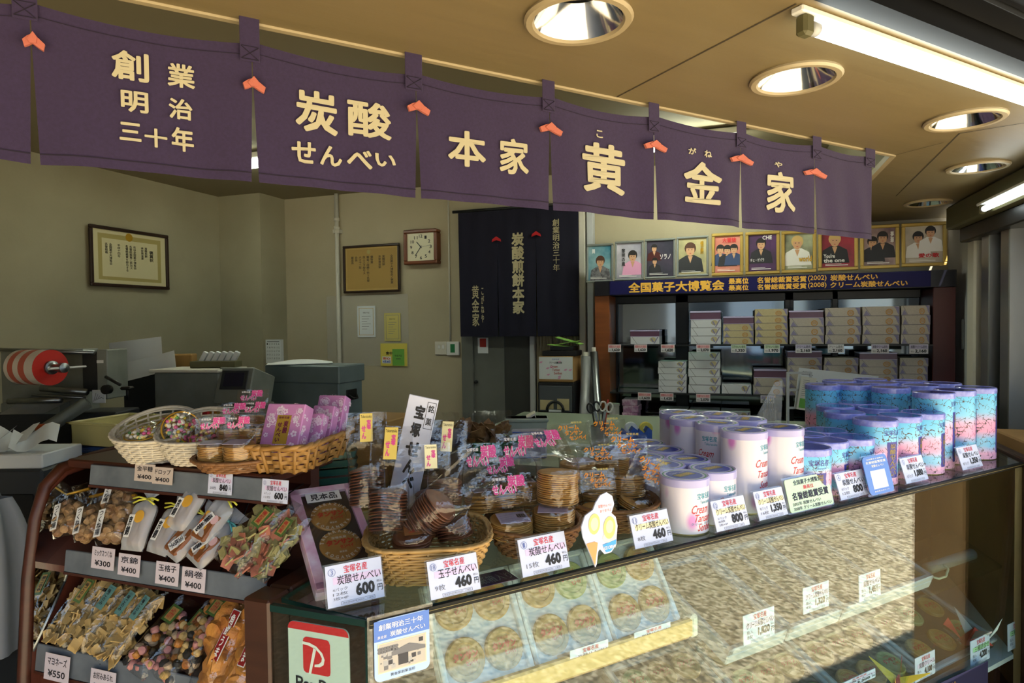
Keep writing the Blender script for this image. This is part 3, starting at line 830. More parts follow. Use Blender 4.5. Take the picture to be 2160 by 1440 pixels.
PST = [((1237, 514, 1294, 596), 'silverframe', 'p_teal', 'teal', [(.52, 0, .62, 'skin', 'hairbrown', 'cloth_grey')], [('舞', .16, .78, .3, .92, 'white')], 'one person in a grey speckled jacket'),
       ((1297, 508, 1358, 592), 'silverframe', 'p_grey', 'pale grey', [(.64, .1, .6, 'skin', 'hairblack', 'petal')], [('黎\n明\nの\n風', .2, .35, .34, .85, 'ink')], 'a person in a lilac robe'),
       ((1360, 503, 1425, 588), 'silverframe', 'p_dusk', 'dusky', [(.28, .45, .4, 'skin', 'hairblack', 'maroon'), (.3, .12, .36, 'skin', 'hairblack', 'cloth_dark')], [('ソラノ', .5, .48, .9, .62, 'white')], 'two small dark figures'),
       ((1427, 498, 1495, 583), 'silverframe', 'p_sand', 'sand coloured', [(.42, .06, .72, 'skin', 'hairbrown', 'cloth_dark')], [('情\n熱', .78, .55, .9, .92, 'gold')], 'one large person with brown hair'),
       ((1501, 491, 1568, 582), 'goldframe', 'p_pink', 'salmon pink', [(.22, .2, .5, 'skin', 'hairblack', 'cloth_blue'), (.5, .18, .5, 'skin', 'hairblack', 'cloth_dark'), (.76, .2, .5, 'skin', 'hairblack', 'cloth_blue')], [('大冒険', .3, .82, .85, .95, 'red')], 'three figures in dark suits'),
       ((1572, 488, 1645, 579), 'goldframe', 'p_plum', 'plum coloured', [(.45, .22, .6, 'skin', 'hairblack', 'cloth_dark')], [('CHE', .5, .86, .84, .97, 'white'), ('チェ・ゲバラ', .06, .26, .56, .36, 'white')], 'big white letters at the top'),
       ((1648, 486, 1722, 576), 'goldframe', 'p_sage', 'sage and dark', [(.45, .12, .72, 'skin', 'hairblond', 'white')], [('world', .5, .22, .96, .38, 'gold')], 'a blond person in white'),
       ((1726, 480, 1810, 571), 'goldframe', 'p_red', 'crimson', [(.4, .12, .72, 'skin', 'hairblond', 'cloth_dark')], [("You're", .05, .26, .4, .38, 'white'), ('the one', .05, .14, .7, .25, 'white')], 'one person in a dark coat'),
       ((1814, 474, 1897, 567), 'goldframe', 'p_mauve', 'mauve', [(.28, .1, .6, 'skin', 'hairblack', 'cloth_dark'), (.6, .2, .62, 'skin', 'hairblack', 'cloth_dark')], [('夢\n華', .84, .6, .95, .9, 'white')], 'two persons in black suits'),
       ((1901, 469, 1997, 562), 'goldframe', 'p_linen', 'linen coloured', [(.35, .15, .62, 'skin', 'hairblack', 'white'), (.68, .3, .6, 'skin', 'hairblack', 'white')], [('愛の歌', .35, .14, .9, .26, 'red')], 'two dark haired persons leaning together')]
for (r, fc, pc, cn, figs, tx, desc) in PST:
    M, w, h = wframe(*r, XB + .055)
    M = M @ RX(-.05)
    def art(f, x0, x1, y0, y1, z, figs=figs, tx=tx):
        W_, H_ = x1 - x0, y1 - y0
        for i, (cx, cy, s, *m) in enumerate(figs): fig(f, x0 + W_ * cx, y0 + H_ * cy, H_ * s, *m, z + i * .001)
        for (s, a, b, c, d, m) in tx: f.text(s, x0 + W_ * a, y0 + H_ * b, x0 + W_ * c, y0 + H_ * d, m, z + .004, bold=.03)
        f.box(x0 + W_ * .1, x0 + W_ * .8, y0 + H_ * .05, y0 + H_ * .07, z + .0035, z + .004, 'white'); f.box(x0 + W_ * .1, x0 + W_ * .6, y0 + H_ * .09, y0 + H_ * .10, z + .0035, z + .004, 'white')
    picture_frame(M, w, h, .014 if fc == 'silverframe' else .02, fc, '%s framed %s poster with %s' % ('silver' if fc == 'silverframe' else 'gold', cn, desc), art, pc, 'framed_poster', 'poster', 'framed stage posters on the cabinet', .018)

# boxed sweets
mat('wrapwhite', '#d3d4da', .5); mat('wraptan', '#b5a67e', .55, noise=(14, '#c2b48c', .3, .7)); mat('wraplilac', '#b0a69a', .55, noise=(14, '#bdb4aa', .3, .7)); mat('wrapviolet', '#6c6690', .55, noise=(20, '#8f8aa8', .3, .6))
mat('crest', '#b98a4a', .5); mat('tinpurple', '#5c3850', .35); mat('tinlid', '#b9b2d8', .3); mat('fold_gap_shade', '#77727a', .6)
def gift_box(kind):
    """unit box: x 0..1 (width), y 0..-1 (front at y=0, depth), z 0..1"""
    f = MB()
    base = {'w': 'wrapwhite', 't': 'wraptan', 'l': 'wraplilac', 'p': 'tinpurple'}[kind]
    f.box(0, 1, -1, 0, 0, 1, base, .012)
    y = .004
    def Q(pts, m, yy=y): f.add([(a, yy, b) for a, b in pts], [tuple(range(len(pts)))], m)
    if kind == 'p':
        f.box(-.01, 1.01, -1.01, .012, .80, 1.0, 'tinlid', .02); f.box(-.005, 1.005, -1, .006, 0, .06, 'tinlid')
    else:
        Q([(.0, .0), (1, .0), (1, .05), (0, .05)], 'fold_gap_shade'); Q([(.05, .97), (.065, .97), (.24, .05), (.225, .05)], 'fold_gap_shade')  # foot strip is painted gap shade between boxes; the slanted line is the fold
        if kind == 'w':
            n = 14
            f.add([(.78 + .11 * math.cos(2 * PI * i / n), y, .62 + .3 * math.sin(2 * PI * i / n)) for i in range(n)], [tuple(range(n))], 'wraptan')
            Q([(.80, .1), (.84, .1), (.97, .95), (.93, .95)], 'wrapviolet', y * 1.5); Q([(.70, .72), (.74, .8), (.82, .3), (.78, .25)], 'wrapviolet', y * 1.5)
        else:
            Q([(.02, .06), (.21, .06), (.10, .62)], 'wrapviolet'); Q([(.84, .97), (.985, .97), (.985, .05), (.93, .35), (.9, .7)], 'wrapviolet')
            n = 20
            vs = [(.72 + r * .10 * math.cos(2 * PI * i / n), y * 1.4, .40 + r * .34 * math.sin(2 * PI * i / n)) for r in (1, .72) for i in range(n)]
            f.add(vs, [(i, (i + 1) % n, n + (i + 1) % n, n + i) for i in range(n)], 'crest')
            for q in range(5): Q([(.66 + q * .025, .25 + .06 * (q % 2)), (.675 + q * .025, .25), (.68 + q * .025, .6), (.667 + q * .025, .62)], 'crest', y * 1.4)
    me = f.build('gift_box')
    d = me.data; bpy.data.objects.remove(me); return d
GB = {k: gift_box(k) for k in 'wtlp'}
def stack_boxes(x0, x1, rows, zbase, place, X=XB, depth=.17):
    """rows: list from the bottom of (kind, picture height)"""
    rng = random.Random(x0)
    z = zbase + .001; n = len(rows)
    for i, (kind, hp) in enumerate(rows):
        dx = rng.uniform(-1.2, 1.2)
        yl, yr = onX(x0 + dx, 700, X).y, onX(x1 + dx, 700, X).y
        h = hp * (onX((x0 + x1) / 2, 720, X).z - onX((x0 + x1) / 2, 721, X).z)
        o = bpy.data.objects.new('purple_tin' if kind == 'p' else 'gift_box', GB[kind]); COL.objects.link(o)
        o.matrix_world = frame((X, yl, z), (0, -1, 0), (1, 0, 0)) @ Matrix.Diagonal((1, 1, 1, 1))
        o.matrix_world = Matrix(((0, -1, 0, X), (-1, 0, 0, yl), (0, 0, 1, z), (0, 0, 0, 1))) @ Matrix.Diagonal((yl - yr, depth, h, 1))
        nm = {'w': 'white wrapped box', 't': 'tan wrapped box', 'l': 'lilac grey box', 'p': 'flat purple tin'}[kind]
        pos = ORD[n - 1 - i] + ' in' if n > 1 else 'alone in'
        tag(o, '%s, %s %s' % (nm, pos, place), 'tin' if kind == 'p' else 'gift box', 'wrapped sweets boxes on the cabinet shelves')
        z += h
U = ', upper shelf'; LO = ', lower shelf'
def R(s, h): return [(c, h) for c in s]
stack_boxes(1330, 1391, [('w', 16), ('p', 14)], zs1, 'the low leftmost pile' + U)
stack_boxes(1457, 1521, R('www', 17.3) + [('p', 18)], zs1, 'the white pile with purple lid' + U)
stack_boxes(1525, 1589, R('ttt', 14.2) + [('p', 16)], zs1, 'the tan pile with purple lid' + U)
stack_boxes(1593, 1662, R('ttttt', 14.8), zs1, 'the all tan pile' + U)
stack_boxes(1666, 1738, R('lll', 18.3) + [('p', 16)], zs1, 'the lilac pile with purple lid' + U)
stack_boxes(1742, 1816, R('llll', 19.2), zs1, 'the third pile from the right' + U)
stack_boxes(1820, 1898, R('llll', 19.8), zs1, 'the second pile from the right' + U)
stack_boxes(1902, 1962, R('llll', 20.3), zs1, 'the rightmost pile' + U)
stack_boxes(1388, 1447, R('wwwww', 13.2), zs2, 'the leftmost white pile' + LO)
stack_boxes(1452, 1519, R('wwwww', 17.4), zs2, 'the taller white pile' + LO)
stack_boxes(1522, 1584, R('w', 20), zs2, 'the gap between the piles' + LO)
stack_boxes(1590, 1658, [('l', 17), ('l', 19), ('p', 18)], zs2, 'the short pile with purple lid' + LO)
stack_boxes(1661, 1734, R('lllll', 16) + [('p', 15)], zs2, 'the pile behind the newspaper' + LO)
stack_boxes(1738, 1810, R('lllll', 16.4), zs2, 'the third pile from the right' + LO)
stack_boxes(1814, 1894, R('lllll', 16) + [('p', 15)], zs2, 'the second pile from the right' + LO)
stack_boxes(1898, 1958, R('lllll', 17), zs2, 'the rightmost pile' + LO)
for i, (a, b) in enumerate(((1390, 1450), (1453, 1518), (1521, 1584))):
    stack_boxes(a, b, R('w', 24), zs3, 'the lowest shelf, %s one behind the cream tins' % ('left', 'middle', 'right')[i])
# pink boxes and jar on the low shelf
mat('pinkbox', '#c98fb4', .5, noise=(40, '#e6c3da', .45, .6))
z = zs3 + .001
for i in range(3):
    yl, yr = onX(1312 - i % 2 * -2, 860, XB).y, onX(1345 + i % 2 * 2, 860, XB).y
    f = MB(); f.box(0, .15, 0, yl - yr, 0, .042, 'pinkbox', .003)
    tag(f.build('pink_box', loc=(XB, yr, z)), 'flat pink flowered box, %s of three on the low shelf' % ('bottom', 'middle', 'top')[i], 'box', 'pink boxes on the low shelf'); z += .0425
c = onX(1296, 862, XB + .06)
f = MB(); f.lathe([(.001, .0), (.036, .0), (.038, .01), (.038, .08), (.041, .082), (.041, .095), (.001, .097)], 24, 'offwhite')
tag(f.build('white_jar', loc=(XB + .03, c.y, zs3 + .001)), 'round white jar left of the pink boxes on the low shelf', 'jar')

# price tags on the shelf edges
mat('tagwhite', '#d9d6da', .5); mat('tagpink', '#e0b8bc', .5); mat('taggreen', '#bcd0b0', .5); mat('taglilac', '#c0b6d4', .5)
def shelf_tag(x0, x1, z, name, price, band, lab):
    X = XB - .034
    yl, yr = onX(x0, 730, X).y, onX(x1, 730, X).y; w = yl - yr; h = w * .56
    f = MB(); f.box(0, w, -h, .002, 0, .002, 'tagwhite'); f.box(w * .02, w * .98, -h * .46, -.001, .002, .0024, band)
    f.text(name, w * .08, -h * .40, w * .92, -h * .08, 'red' if band == 'tagpink' else 'ink', .003, bold=.01)
    f.text('税込', w * .08, -h * .86, w * .26, -h * .66, 'ink', .003); f.text(price, w * .3, -h * .93, w * .9, -h * .52, 'ink', .003, bold=.04)
    tag(f.build('price_tag', mtx=frame((X, yl, z), (0, -1, 0), (0, 0, 1))), lab, 'price tag', 'price tags on the cabinet shelf edges')
for i, (a, b, n, p, bd) in enumerate(((1283, 1310, '炭酸せんべい詰合', '1,620', 'tagpink'), (1338, 1365, '炭酸せんべい詰合', '1,620', 'tagpink'), (1394, 1423, '炭酸せんべい詰合', '1,620', 'tagpink'), (1469, 1498, '炭酸せんべい詰合', '2,070', 'tagpink'), (1542, 1574, '玉子せんべい詰合', '1,320', 'taggreen'), (1612, 1645, '玉子せんべい詰合', '1,970', 'taggreen'),
        (1678, 1712, 'クリーム詰合', '2,160', 'taglilac'), (1746, 1780, 'クリーム詰合', '2,160', 'tagwhite'), (1838, 1875, '炭酸クリーム詰合', '2,160', 'taglilac'), (1918, 1958, '炭酸クリーム詰合', '2,160', 'taglilac'))):
    w_ = ('leftmost pink tag priced 1,620 on the upper shelf edge', 'second pink tag priced 1,620 under the low pile', 'third pink tag priced 1,620 on the upper shelf edge', 'pink tag priced 2,070 under the white pile on the upper shelf', 'green tag priced 1,320 under the tan pile with purple lid', 'green tag priced 1,970 under the all tan pile',
          'lilac tag priced 2,160 under the lilac pile with purple lid', 'white tag priced 2,160 under the third pile from the right', 'lilac tag priced 2,160 under the second pile from the right', 'lilac tag priced 2,160 under the rightmost pile')[i]
    shelf_tag(a, b, zs1 - .001, n, p, bd, w_)
for a, b, n, p, w_ in ((1345, 1373, '炭酸せんべい詰合', '1,620', 'leftmost pink tag on the lower shelf edge'), (1392, 1420, '炭酸せんべい詰合', '1,620', 'pink tag under the leftmost white pile of the lower shelf'), (1468, 1498, '炭酸せんべい詰合', '2,070', 'pink tag priced 2,070 under the taller white pile'), (1604, 1634, 'クリーム詰合', '2,160', 'lilac white tag under the short pile of the lower shelf')):
    shelf_tag(a, b, zs2 - .001, n, p, 'tagpink' if n[0] == '炭' else 'taglilac', w_)

# ================================================================ work table and things behind the counter
mat('tabletop', '#8d9a88', .5); mat('cellopile', '#a07a50', .5, noise=(30, '#6e4a2c', .35, .65))
mat('drawerblack', '#15161a', .4); mat('drawerfront', '#4c5157', .25, spec=.6)
t = thing('work_table', 'long grey green work table behind the counter', 'table', None, T(0, 0, 0))
f = MB(); f.prism([(2.45, .15), (3.25, -.56), (3.96, -.56), (3.96, 1.30), (2.45, 1.30)], .86, .90, 'tabletop'); f.build('table_top', t)
for x, y in ((2.54, .20), (3.30, -.48), (3.88, -.48), (2.52, 1.25), (3.88, 1.25)):
    f = MB(); f.box(x - .03, x + .03, y - .03, y + .03, 0, .86, 'grey'); f.build('leg', t)
ZW = .901
CF = lambda p, a=0: frame(p, RT.to_2d().to_3d(), (0, 0, 1)) @ RY(a)       # faces the street corner; x right, y up, z to the viewer
VY0 = math.atan2(FW.y, FW.x) - PI / 2
# drawer tower with carton
XD = 4.0
yl, yr = onX(1134, 870, XD).y, onX(1211, 870, XD).y
ztp = onX(1170, 806, XD).z; w = yl - yr
dw = thing('drawer_tower', 'black plastic drawer tower with smoky see-through drawers beside the cabinet', 'drawers', None, frame((XD, yl, 0), (0, -1, 0), (0, 0, 1)))
f = MB(); f.box(0, w, 0, ztp, -.26, -.005, 'drawerblack', .008); f.build('carcass', dw)
hh = onX(1170, 806, XD).z - onX(1170, 874, XD).z
z = ztp
while z - hh > 0:
    f = MB(); f.box(.012, w - .012, z - hh + .018, z - .022, -.004, .006, 'drawerfront', .004)
    f.box(.02, w * .45, z - hh + .03, z - hh * .55, .0065, .0069, 'wraptan'); f.box(w * .55, w - .03, z - hh + .03, z - hh * .5, .0065, .0069, 'wraptan')
    d = f.build('drawer', dw)
    f = MB(); cx = w / 2
    f.tube([(cx + .055 * math.cos(a), z - hh + .03 + .055 * math.sin(a), .012) for a in [PI * k / 12 for k in range(13)]], .009, 'drawerblack', 6)
    f.box(cx - .06, cx + .06, z - hh + .018, z - hh + .036, .006, .016, 'drawerblack', .003); f.box(cx - .042, cx + .042, z - hh + .02, z - hh + .034, .016, .017, 'palepaper'); f.build('handle', d)
    z -= hh
yl, yr = onX(1136, 780, XD + .005).y, onX(1209, 780, XD + .005).y; w = yl - yr
hc = onX(1170, 752, XD).z - ztp
f = MB(); f.box(0, w, 0, hc, -.22, -.002, 'carton', .004); f.box(.003, w - .003, .018, hc - .003, -.001, 0, 'palepaper')
f.text('宝塚名産', w * .4, hc * .86, w * .6, hc * .92, 'blue', .0006); f.text('クリーム炭酸 小箱', w * .32, hc * .72, w * .68, hc * .8, 'ink', .0006, .02)
for i, s_ in enumerate(('Cream', 'Tansan', 'Senbei')): f.text(s_, w * (.35 + .05 * i), hc * (.56 - .13 * i), w * (.56 + .06 * i), hc * (.66 - .13 * i), 'redpaper', .0006, .01)
rng = random.Random(3)
for i in range(9):
    x, y = rng.uniform(.06, .92) * w, rng.uniform(.1, .9) * hc
    f.add([(x - .012, y - .004, .0006), (x + .004, y - .006, .0006), (x + .013, y + .006, .0006), (x - .004, y + .005, .0006)], [(0, 1, 2, 3)], 'petal')
tag(f.build('printed_carton', mtx=frame((XD + .005, yl, ztp + .001), (0, -1, 0), (0, 0, 1))), 'printed white and pink carton on top of the drawer tower', 'carton')
zc = ztp + hc + .002
y1_, y2_ = onX(1144, 742, XD + .03).y, onX(1215, 742, XD + .03).y
f = MB(); f.box(XD + .02, XD + .2, y2_, y1_, zc, zc + .035, 'drawerblack', .004); tag(f.build('paper_tray'), 'flat black tray on top of the printed carton', 'tray')
f = MB(); f.box(XD + .04, XD + .18, y2_ + .02, y1_ - .05, zc + .036, zc + .062, 'drawerblack', .003); tag(f.build('flat_black_box'), 'small black box on the flat black tray', 'box')
mat('greenenvelope', '#8fbf5a', .6)
for i, (a, b) in enumerate(((.10, .22), (-.16, .10), (.28, .06))):
    f = MB(); f.M = T(XD + .1 + .02 * i, (y1_ + y2_) / 2 - .02 * i, zc + .064 + .016 * i) @ RX(a) ; f.box(-.05, .06, -.09, .085, 0, .004, 'greenenvelope')
    tag(f.build('green_envelope'), 'light green envelope, %s on the small black box' % ('lowest', 'middle one', 'uppermost')[i], 'envelope', 'green envelopes')
# long wrapped rolls leaning by the cabinet
for i, (xt, yt, xb, yb, r, l) in enumerate(((1236, 752, 1230, 935, .032, 'thicker clear wrapped paper roll beside the drawer tower'), (1247, 742, 1254, 935, .026, 'thinner silvery roll leaning against the cabinet side'))):
    p, q = onX(xt + i * 6, yt, 4.13 + i * .03), onX(xb + i * 12, yb, 4.03 + i * .03); q = q + (q - p) * (q.z - .02) / (p.z - q.z)
    f = MB(); f.tube([q, p], r, 'frosted' if i == 0 else 'steel', 14); f.tube([q, p + (p - q).normalized() * .03], r * .55, 'pvc', 10)
    tag(f.build('wrapped_roll'), l, 'roll')
# translucent tub, net basket, foil pack, green crate of broken crackers
mat('tubplastic', '#9aa39c', .35, spec=.5)
def at_table(px, py, z=ZW): return onZ(px, py, z)
YC = 3.62
def stand(px, py, z=ZW):
    p = onZ(px, py, z); return p
p = stand(1112, 952); D = (p - CAM).dot(FW)
sc = D / F_PX
t = thing('storage_tub', 'grey translucent plastic tub with a rim behind the foil pack', 'tub', None, CF(p + FW * .07))
f = MB(); W_ = 92 * sc; H_ = 66 * sc
f.prism([(-W_ * .44, 0), (W_ * .44, 0), (W_ * .49, H_), (-W_ * .49, H_)], -.09, 0, 'tubplastic'); f.build('tub_body', t)
f = MB(); f.box(-W_ * .52, W_ * .52, H_ - 9 * sc, H_, -.10, .01, 'tubplastic', .006); f.build('rim', t)
p2 = stand(1117, 967); sc = (p2 - CAM).dot(FW) / F_PX; W_, H_ = 74 * sc, 60 * sc
mat('foil', '#c3c6dc', .3, metal=.5, bump=(20, .4))
f = MB(); f.box(-W_ / 2, W_ / 2, 0, H_, -.05, 0, 'foil', .006)
for (cx, cy, r) in ((.18, .62, .16), (.36, .38, .09)):
    pts = []
    for k in range(8):
        a = PI / 4 * k + .3; rr = r * (1.0 if k % 2 == 0 else .28); pts.append((-W_ / 2 + W_ * cx + W_ * rr * math.cos(a), H_ * cy + W_ * rr * math.sin(a), .0012))
    f.add(pts, [tuple(range(8))], 'green')
f.box(W_ * .2, W_ * .46, H_ * .62, H_ * .86, .0008, .0014, 'blue'); f.text('米寿', W_ * .22, H_ * .66, W_ * .44, H_ * .82, 'white', .0018)
f.box(-W_ * .48, W_ * .48, H_ * .92, H_ * .95, .0008, .0014, 'blue'); f.box(-W_ * .48, W_ * .48, H_ * .03, H_ * .05, .0008, .0014, 'blue')
tag(f.build('foil_pack', mtx=CF(p2)), 'silver foil pack with green stars in front of the grey tub', 'pack')
p = stand(1118, 905, ZW + .11)
t = thing('net_basket', 'tilted white plastic net basket behind the grey tub', 'basket', None, CF(p + FW * .16 + Vector((0, 0, -.05))) @ RZ(.5))
f = MB()
for i in range(9): f.box(-.07 + i * .017, -.067 + i * .017, 0, .07, 0, .003, 'offwhite')
for i in range(5): f.box(-.07, .07, i * .017, i * .017 + .003, 0, .003, 'offwhite')
f.box(-.075, .075, .07, .078, -.08, .006, 'offwhite', .002); f.build('net_side', t)
p = stand(1005, 958); sc = (p - CAM).dot(FW) / F_PX
t = thing('green_crate', 'shallow green crate heaped with bagged cracker scraps behind the counter', 'crate', None, CF(p))
f = MB(); W_ = 150 * sc
f.box(-W_ / 2, W_ / 2, 0, .012, -.16, 0, 'green'); f.box(-W_ / 2, W_ / 2, 0, .05, -.008, 0, 'green'); f.box(-W_ / 2, W_ / 2, 0, .05, -.16, -.152, 'green'); f.box(-W_ / 2, -W_ / 2 + .008, 0, .05, -.16, 0, 'green'); f.box(W_ / 2 - .008, W_ / 2, 0, .05, -.16, 0, 'green'); f.build('crate', t)
rng = random.Random(8)
f = MB()
for i in range(60):
    f.M = T(rng.uniform(-.45, .45) * W_, rng.uniform(.03, .12), rng.uniform(-.14, -.02)) @ RZ(rng.uniform(0, 6)) @ RX(rng.uniform(-1, 1))
    f.box(-.024, .024, -.018, .018, -.002, .002, 'cellopile')
o = f.build('cracker_scraps', t); o['kind'] = 'stuff'
for i in range(5):
    f = MB(); x = -.38 * W_ + i * .19 * W_
    f.grid(lambda u, v: (x + (u - .5) * .075, .05 + v * .13, -.08 + .02 * math.sin(u * 9 + i) * v + .03 * (i % 2) + .02 * math.sin(v * 14 + i)), 8, 8, 'cello')
    f.build('clear_bag', t)
# scissors cup, tape dispensers, pen stand, receipts, papers
p = stand(1266, 938); sc = (p - CAM).dot(FW) / F_PX
t = thing('tool_cup', 'clear plastic cup holding scissors and pens on the work table', 'cup', None, CF(p))
f = MB(); f.M = RX(-PI / 2); f.lathe([(.001, .0), (.04, 0), (.046, .09)], 20, 'frosted'); f.build('cup', t)
for i, (x, col) in enumerate(((-.02, 'black'), (.012, 'black'), (.0, 'steel'), (.026, 'redpaper'))):
    s2 = MB(); s2.tube([(x * .5, .01, -.01), (x * 1.6, .15 + .02 * i % 3, -.02)], .004, col, 6)
    s2.build('pen', t)
for i, (x, rr) in enumerate(((-.03, .25), (.03, -.2))):
    s2 = thing('scissors', ('scissors with black handles standing in the clear cup, left pair', 'scissors with pale looped handles hanging over the cup rim')[i], 'scissors', None, CF(p) @ T(x * .6, .13, .01) @ RZ(rr))
    f = MB()
    for k in (-1, 1):
        f.tube([(k * .016 + .014 * math.cos(a), .05 + .022 * math.sin(a), 0) for a in [2 * PI * q / 14 for q in range(14)]], .0045, 'black' if i == 0 else 'offwhite', 6, closed=True)
    f.build('handle', s2)
    f = MB(); f.box(-.006, .006, -.08, .03, -.002, .002, 'steel'); f.build('blade', s2)
for i, (px, w_) in enumerate(((1328, 30), (1360, 26))):
    p = stand(px, 927); sc = (p - CAM).dot(FW) / F_PX
    t = thing('tape_dispenser', ('pair-slot blue tape dispenser left of the other on the work table', 'blue tape dispenser with a yellow tape roll on the work table')[i], 'tape dispenser', None, CF(p))
    f = MB(); f.prism([(-w_ * sc * .6, 0), (w_ * sc * .6, 0), (w_ * sc * .6, .045), (w_ * sc * .3, .06), (0, .03), (-w_ * sc * .4, .05), (-w_ * sc * .6, .02)], -.06, 0, 'blue'); f.build('body', t)
    f = MB(); f.M = T(.012, .05, -.03); f.lathe([(.015, -.012), (.032, -.012), (.032, .012), (.015, .012)], 20, ('palepaper', 'yellowpaper2')[i]); f.build('tape_roll', t)
p = stand(1628, 893); sc = (p - CAM).dot(FW) / F_PX
t = thing('pen_stand', 'clear pen stand full of black pens among the cream tins', 'pen stand', None, CF(p))
f = MB(); f.box(-.032, .032, 0, .075, -.05, 0, 'acrylic', .003); f.build('stand', t)
for i in range(6):
    f = MB(); f.tube([(-.022 + i * .009, .01, -.025), (-.03 + i * .012, .12 + .01 * (i % 3), -.03)], .0045, 'black', 6); f.tube([(-.03 + i * .012, .12 + .01 * (i % 3), -.03), (-.031 + i * .0124, .135 + .01 * (i % 3), -.031)], .003, 'gold' if i % 2 else 'grey', 6); f.build('pen', t)
f = MB(); f.box(-.05, .05, 0, .055, -.006, 0, 'offwhite', .003); f.box(-.028, .022, .046, .052, .0003, .0009, 'gold')
for (x0, x1, y0, y1) in ((-.02, .03, .018, .020), (-.02, .03, .038, .040), (-.022, -.02, .018, .04), (.03, .032, .018, .04)): f.box(x0, x1, y0, y1, .0003, .001, 'red')
f.text('営業 11:00', -.016, .024, .026, .034, 'ink', .001); f.text('水曜定休', -.045, .008, -.0, .015, 'ink', .001)
tag(f.build('hours_card', mtx=CF(stand(1676, 893) - FW * .25)), 'small pale card with a red outlined box beside the blue tins', 'card')
p = stand(1690, 902); sc = (p - CAM).dot(FW) / F_PX
t = thing('paper_rack', 'white wire rack holding papers behind the blue tins', 'rack', None, CF(p))
f = MB()
for x in (-28 * sc, 20 * sc): f.box(x - .006, x + .006, 0, 118 * sc, -.008, .004, 'greywhite')
for y in (2, 40, 78, 114): f.box(-28 * sc, 20 * sc, y * sc, y * sc + .012, -.006, .003, 'greywhite')
f.build('rack_frame', t)
f = MB(); f.M = CF(p + FW * .01 + Vector((0, 0, .02))); f.M = f.M @ RZ(-.12)
f.box(-18 * sc, 150 * sc, 35 * sc, 118 * sc, .004, .010, 'palepaper')
for i in range(8): f.box(-12 * sc, (12 + (i % 3) * 6) * sc, (104 - i * 6) * sc, (105.4 - i * 6) * sc, .0102, .0105, 'grey')
f.text('宝塚新聞', -10 * sc, 106 * sc, 8 * sc, 112 * sc, 'ink', .0105)
tag(f.build('newspaper'), 'folded newspaper leaning in the white rack behind the blue tins', 'newspaper')
f = MB(); f.M = CF(p - FW * .015) @ RZ(-.16); f.box(-20 * sc, 12 * sc, 38 * sc, 108 * sc, .0, .004, 'offwhite'); f.box(-16 * sc, 10 * sc, 42 * sc, 62 * sc, .0042, .0046, 'greenpaper')
for i in range(9): f.box(-15 * sc, (-2 + (i % 4) * 3) * sc, (100 - i * 4) * sc, (101 - i * 4) * sc, .0042, .0046, 'grey')
tag(f.build('leaflet'), 'narrow leaflet with a green patch in front of the newspaper', 'leaflet')
f = MB(); pa, pb = stand(1590, 905), stand(1662, 905); f.M = CF(stand(1610, 905)); s5 = sc
f.add([(-26 * s5, 0, -.02), (40 * s5, 0, -.02), (52 * s5, 100 * s5, -.06), (34 * s5, 96 * s5, -.06)], [(0, 1, 2, 3)], 'clearplastic')
tag(f.build('clear_folder'), 'clear plastic folder leaning between the cream tins and the paper rack', 'folder')
# kraft cartons low behind the baskets
f = MB(); f.box(2.0, 2.22, 1.17, 1.36, .0, 1.13, 'kraft', .004); tag(f.build('cardboard_box'), 'dark kraft cardboard box behind the pink sweets boxes', 'cardboard box')
mat('navycloth', '#1b2550', .7)
f = MB(); p = atD(915, 915, 2.3)
f.M = T(p.x, p.y, .0); f.box(-.13, .13, -.10, .10, 0, p.z - .05, 'darkgrey', .004); tag(f.build('stool'), 'low dark stand under the folded navy cloth', 'stand')
f = MB(); f.M = T(p.x, p.y, p.z - .048); f.box(-.12, .12, -.09, .09, 0, .055, 'navycloth', .02); tag(f.build('folded_cloth'), 'folded navy cloth behind the white signboard', 'cloth')

# ================================================================ machines along the left wall
mat('machine', '#868b86', .45, metal=.1, noise=(8, '#767b76', .3, .7)); mat('tinchest', '#78888e', .4, metal=.15, noise=(5, '#65767c', .3, .7)); mat('filmwhite', '#d8cfc8', .35); mat('filmprint', '#c0604f', .4); mat('filmend', '#c02a20', .4); mat('bench', '#3b3e42', .5)
t = thing('work_bench', 'dark grey work bench along the left wall under the machines', 'bench')
f = MB(); f.M = CF(Vector((atD(330, 800, 3.45).x, atD(330, 800, 3.45).y, 0))); f.box(-.80, .95, .86, .90, -.36, .32, 'bench', .005); f.build('bench_top', t)
for x in (-.72, .05, .85):
    for y in (-.32, .26): f2 = MB(); f2.M = CF(Vector((atD(330, 800, 3.45).x, atD(330, 800, 3.45).y, 0))); f2.box(x - .025, x + .025, 0, .86, y - .025, y + .025, 'bench'); f2.build('leg', t)
def bx(name, p, w, h, d, m, label, cat, bevel=.006, yaw=0, art=None):
    f = MB(); f.box(-w / 2, w / 2, 0, h, -d, 0, m, bevel)
    if art: art(f, w, h)
    return tag(f.build(name, mtx=CF(p) @ RY(yaw)), label, cat)
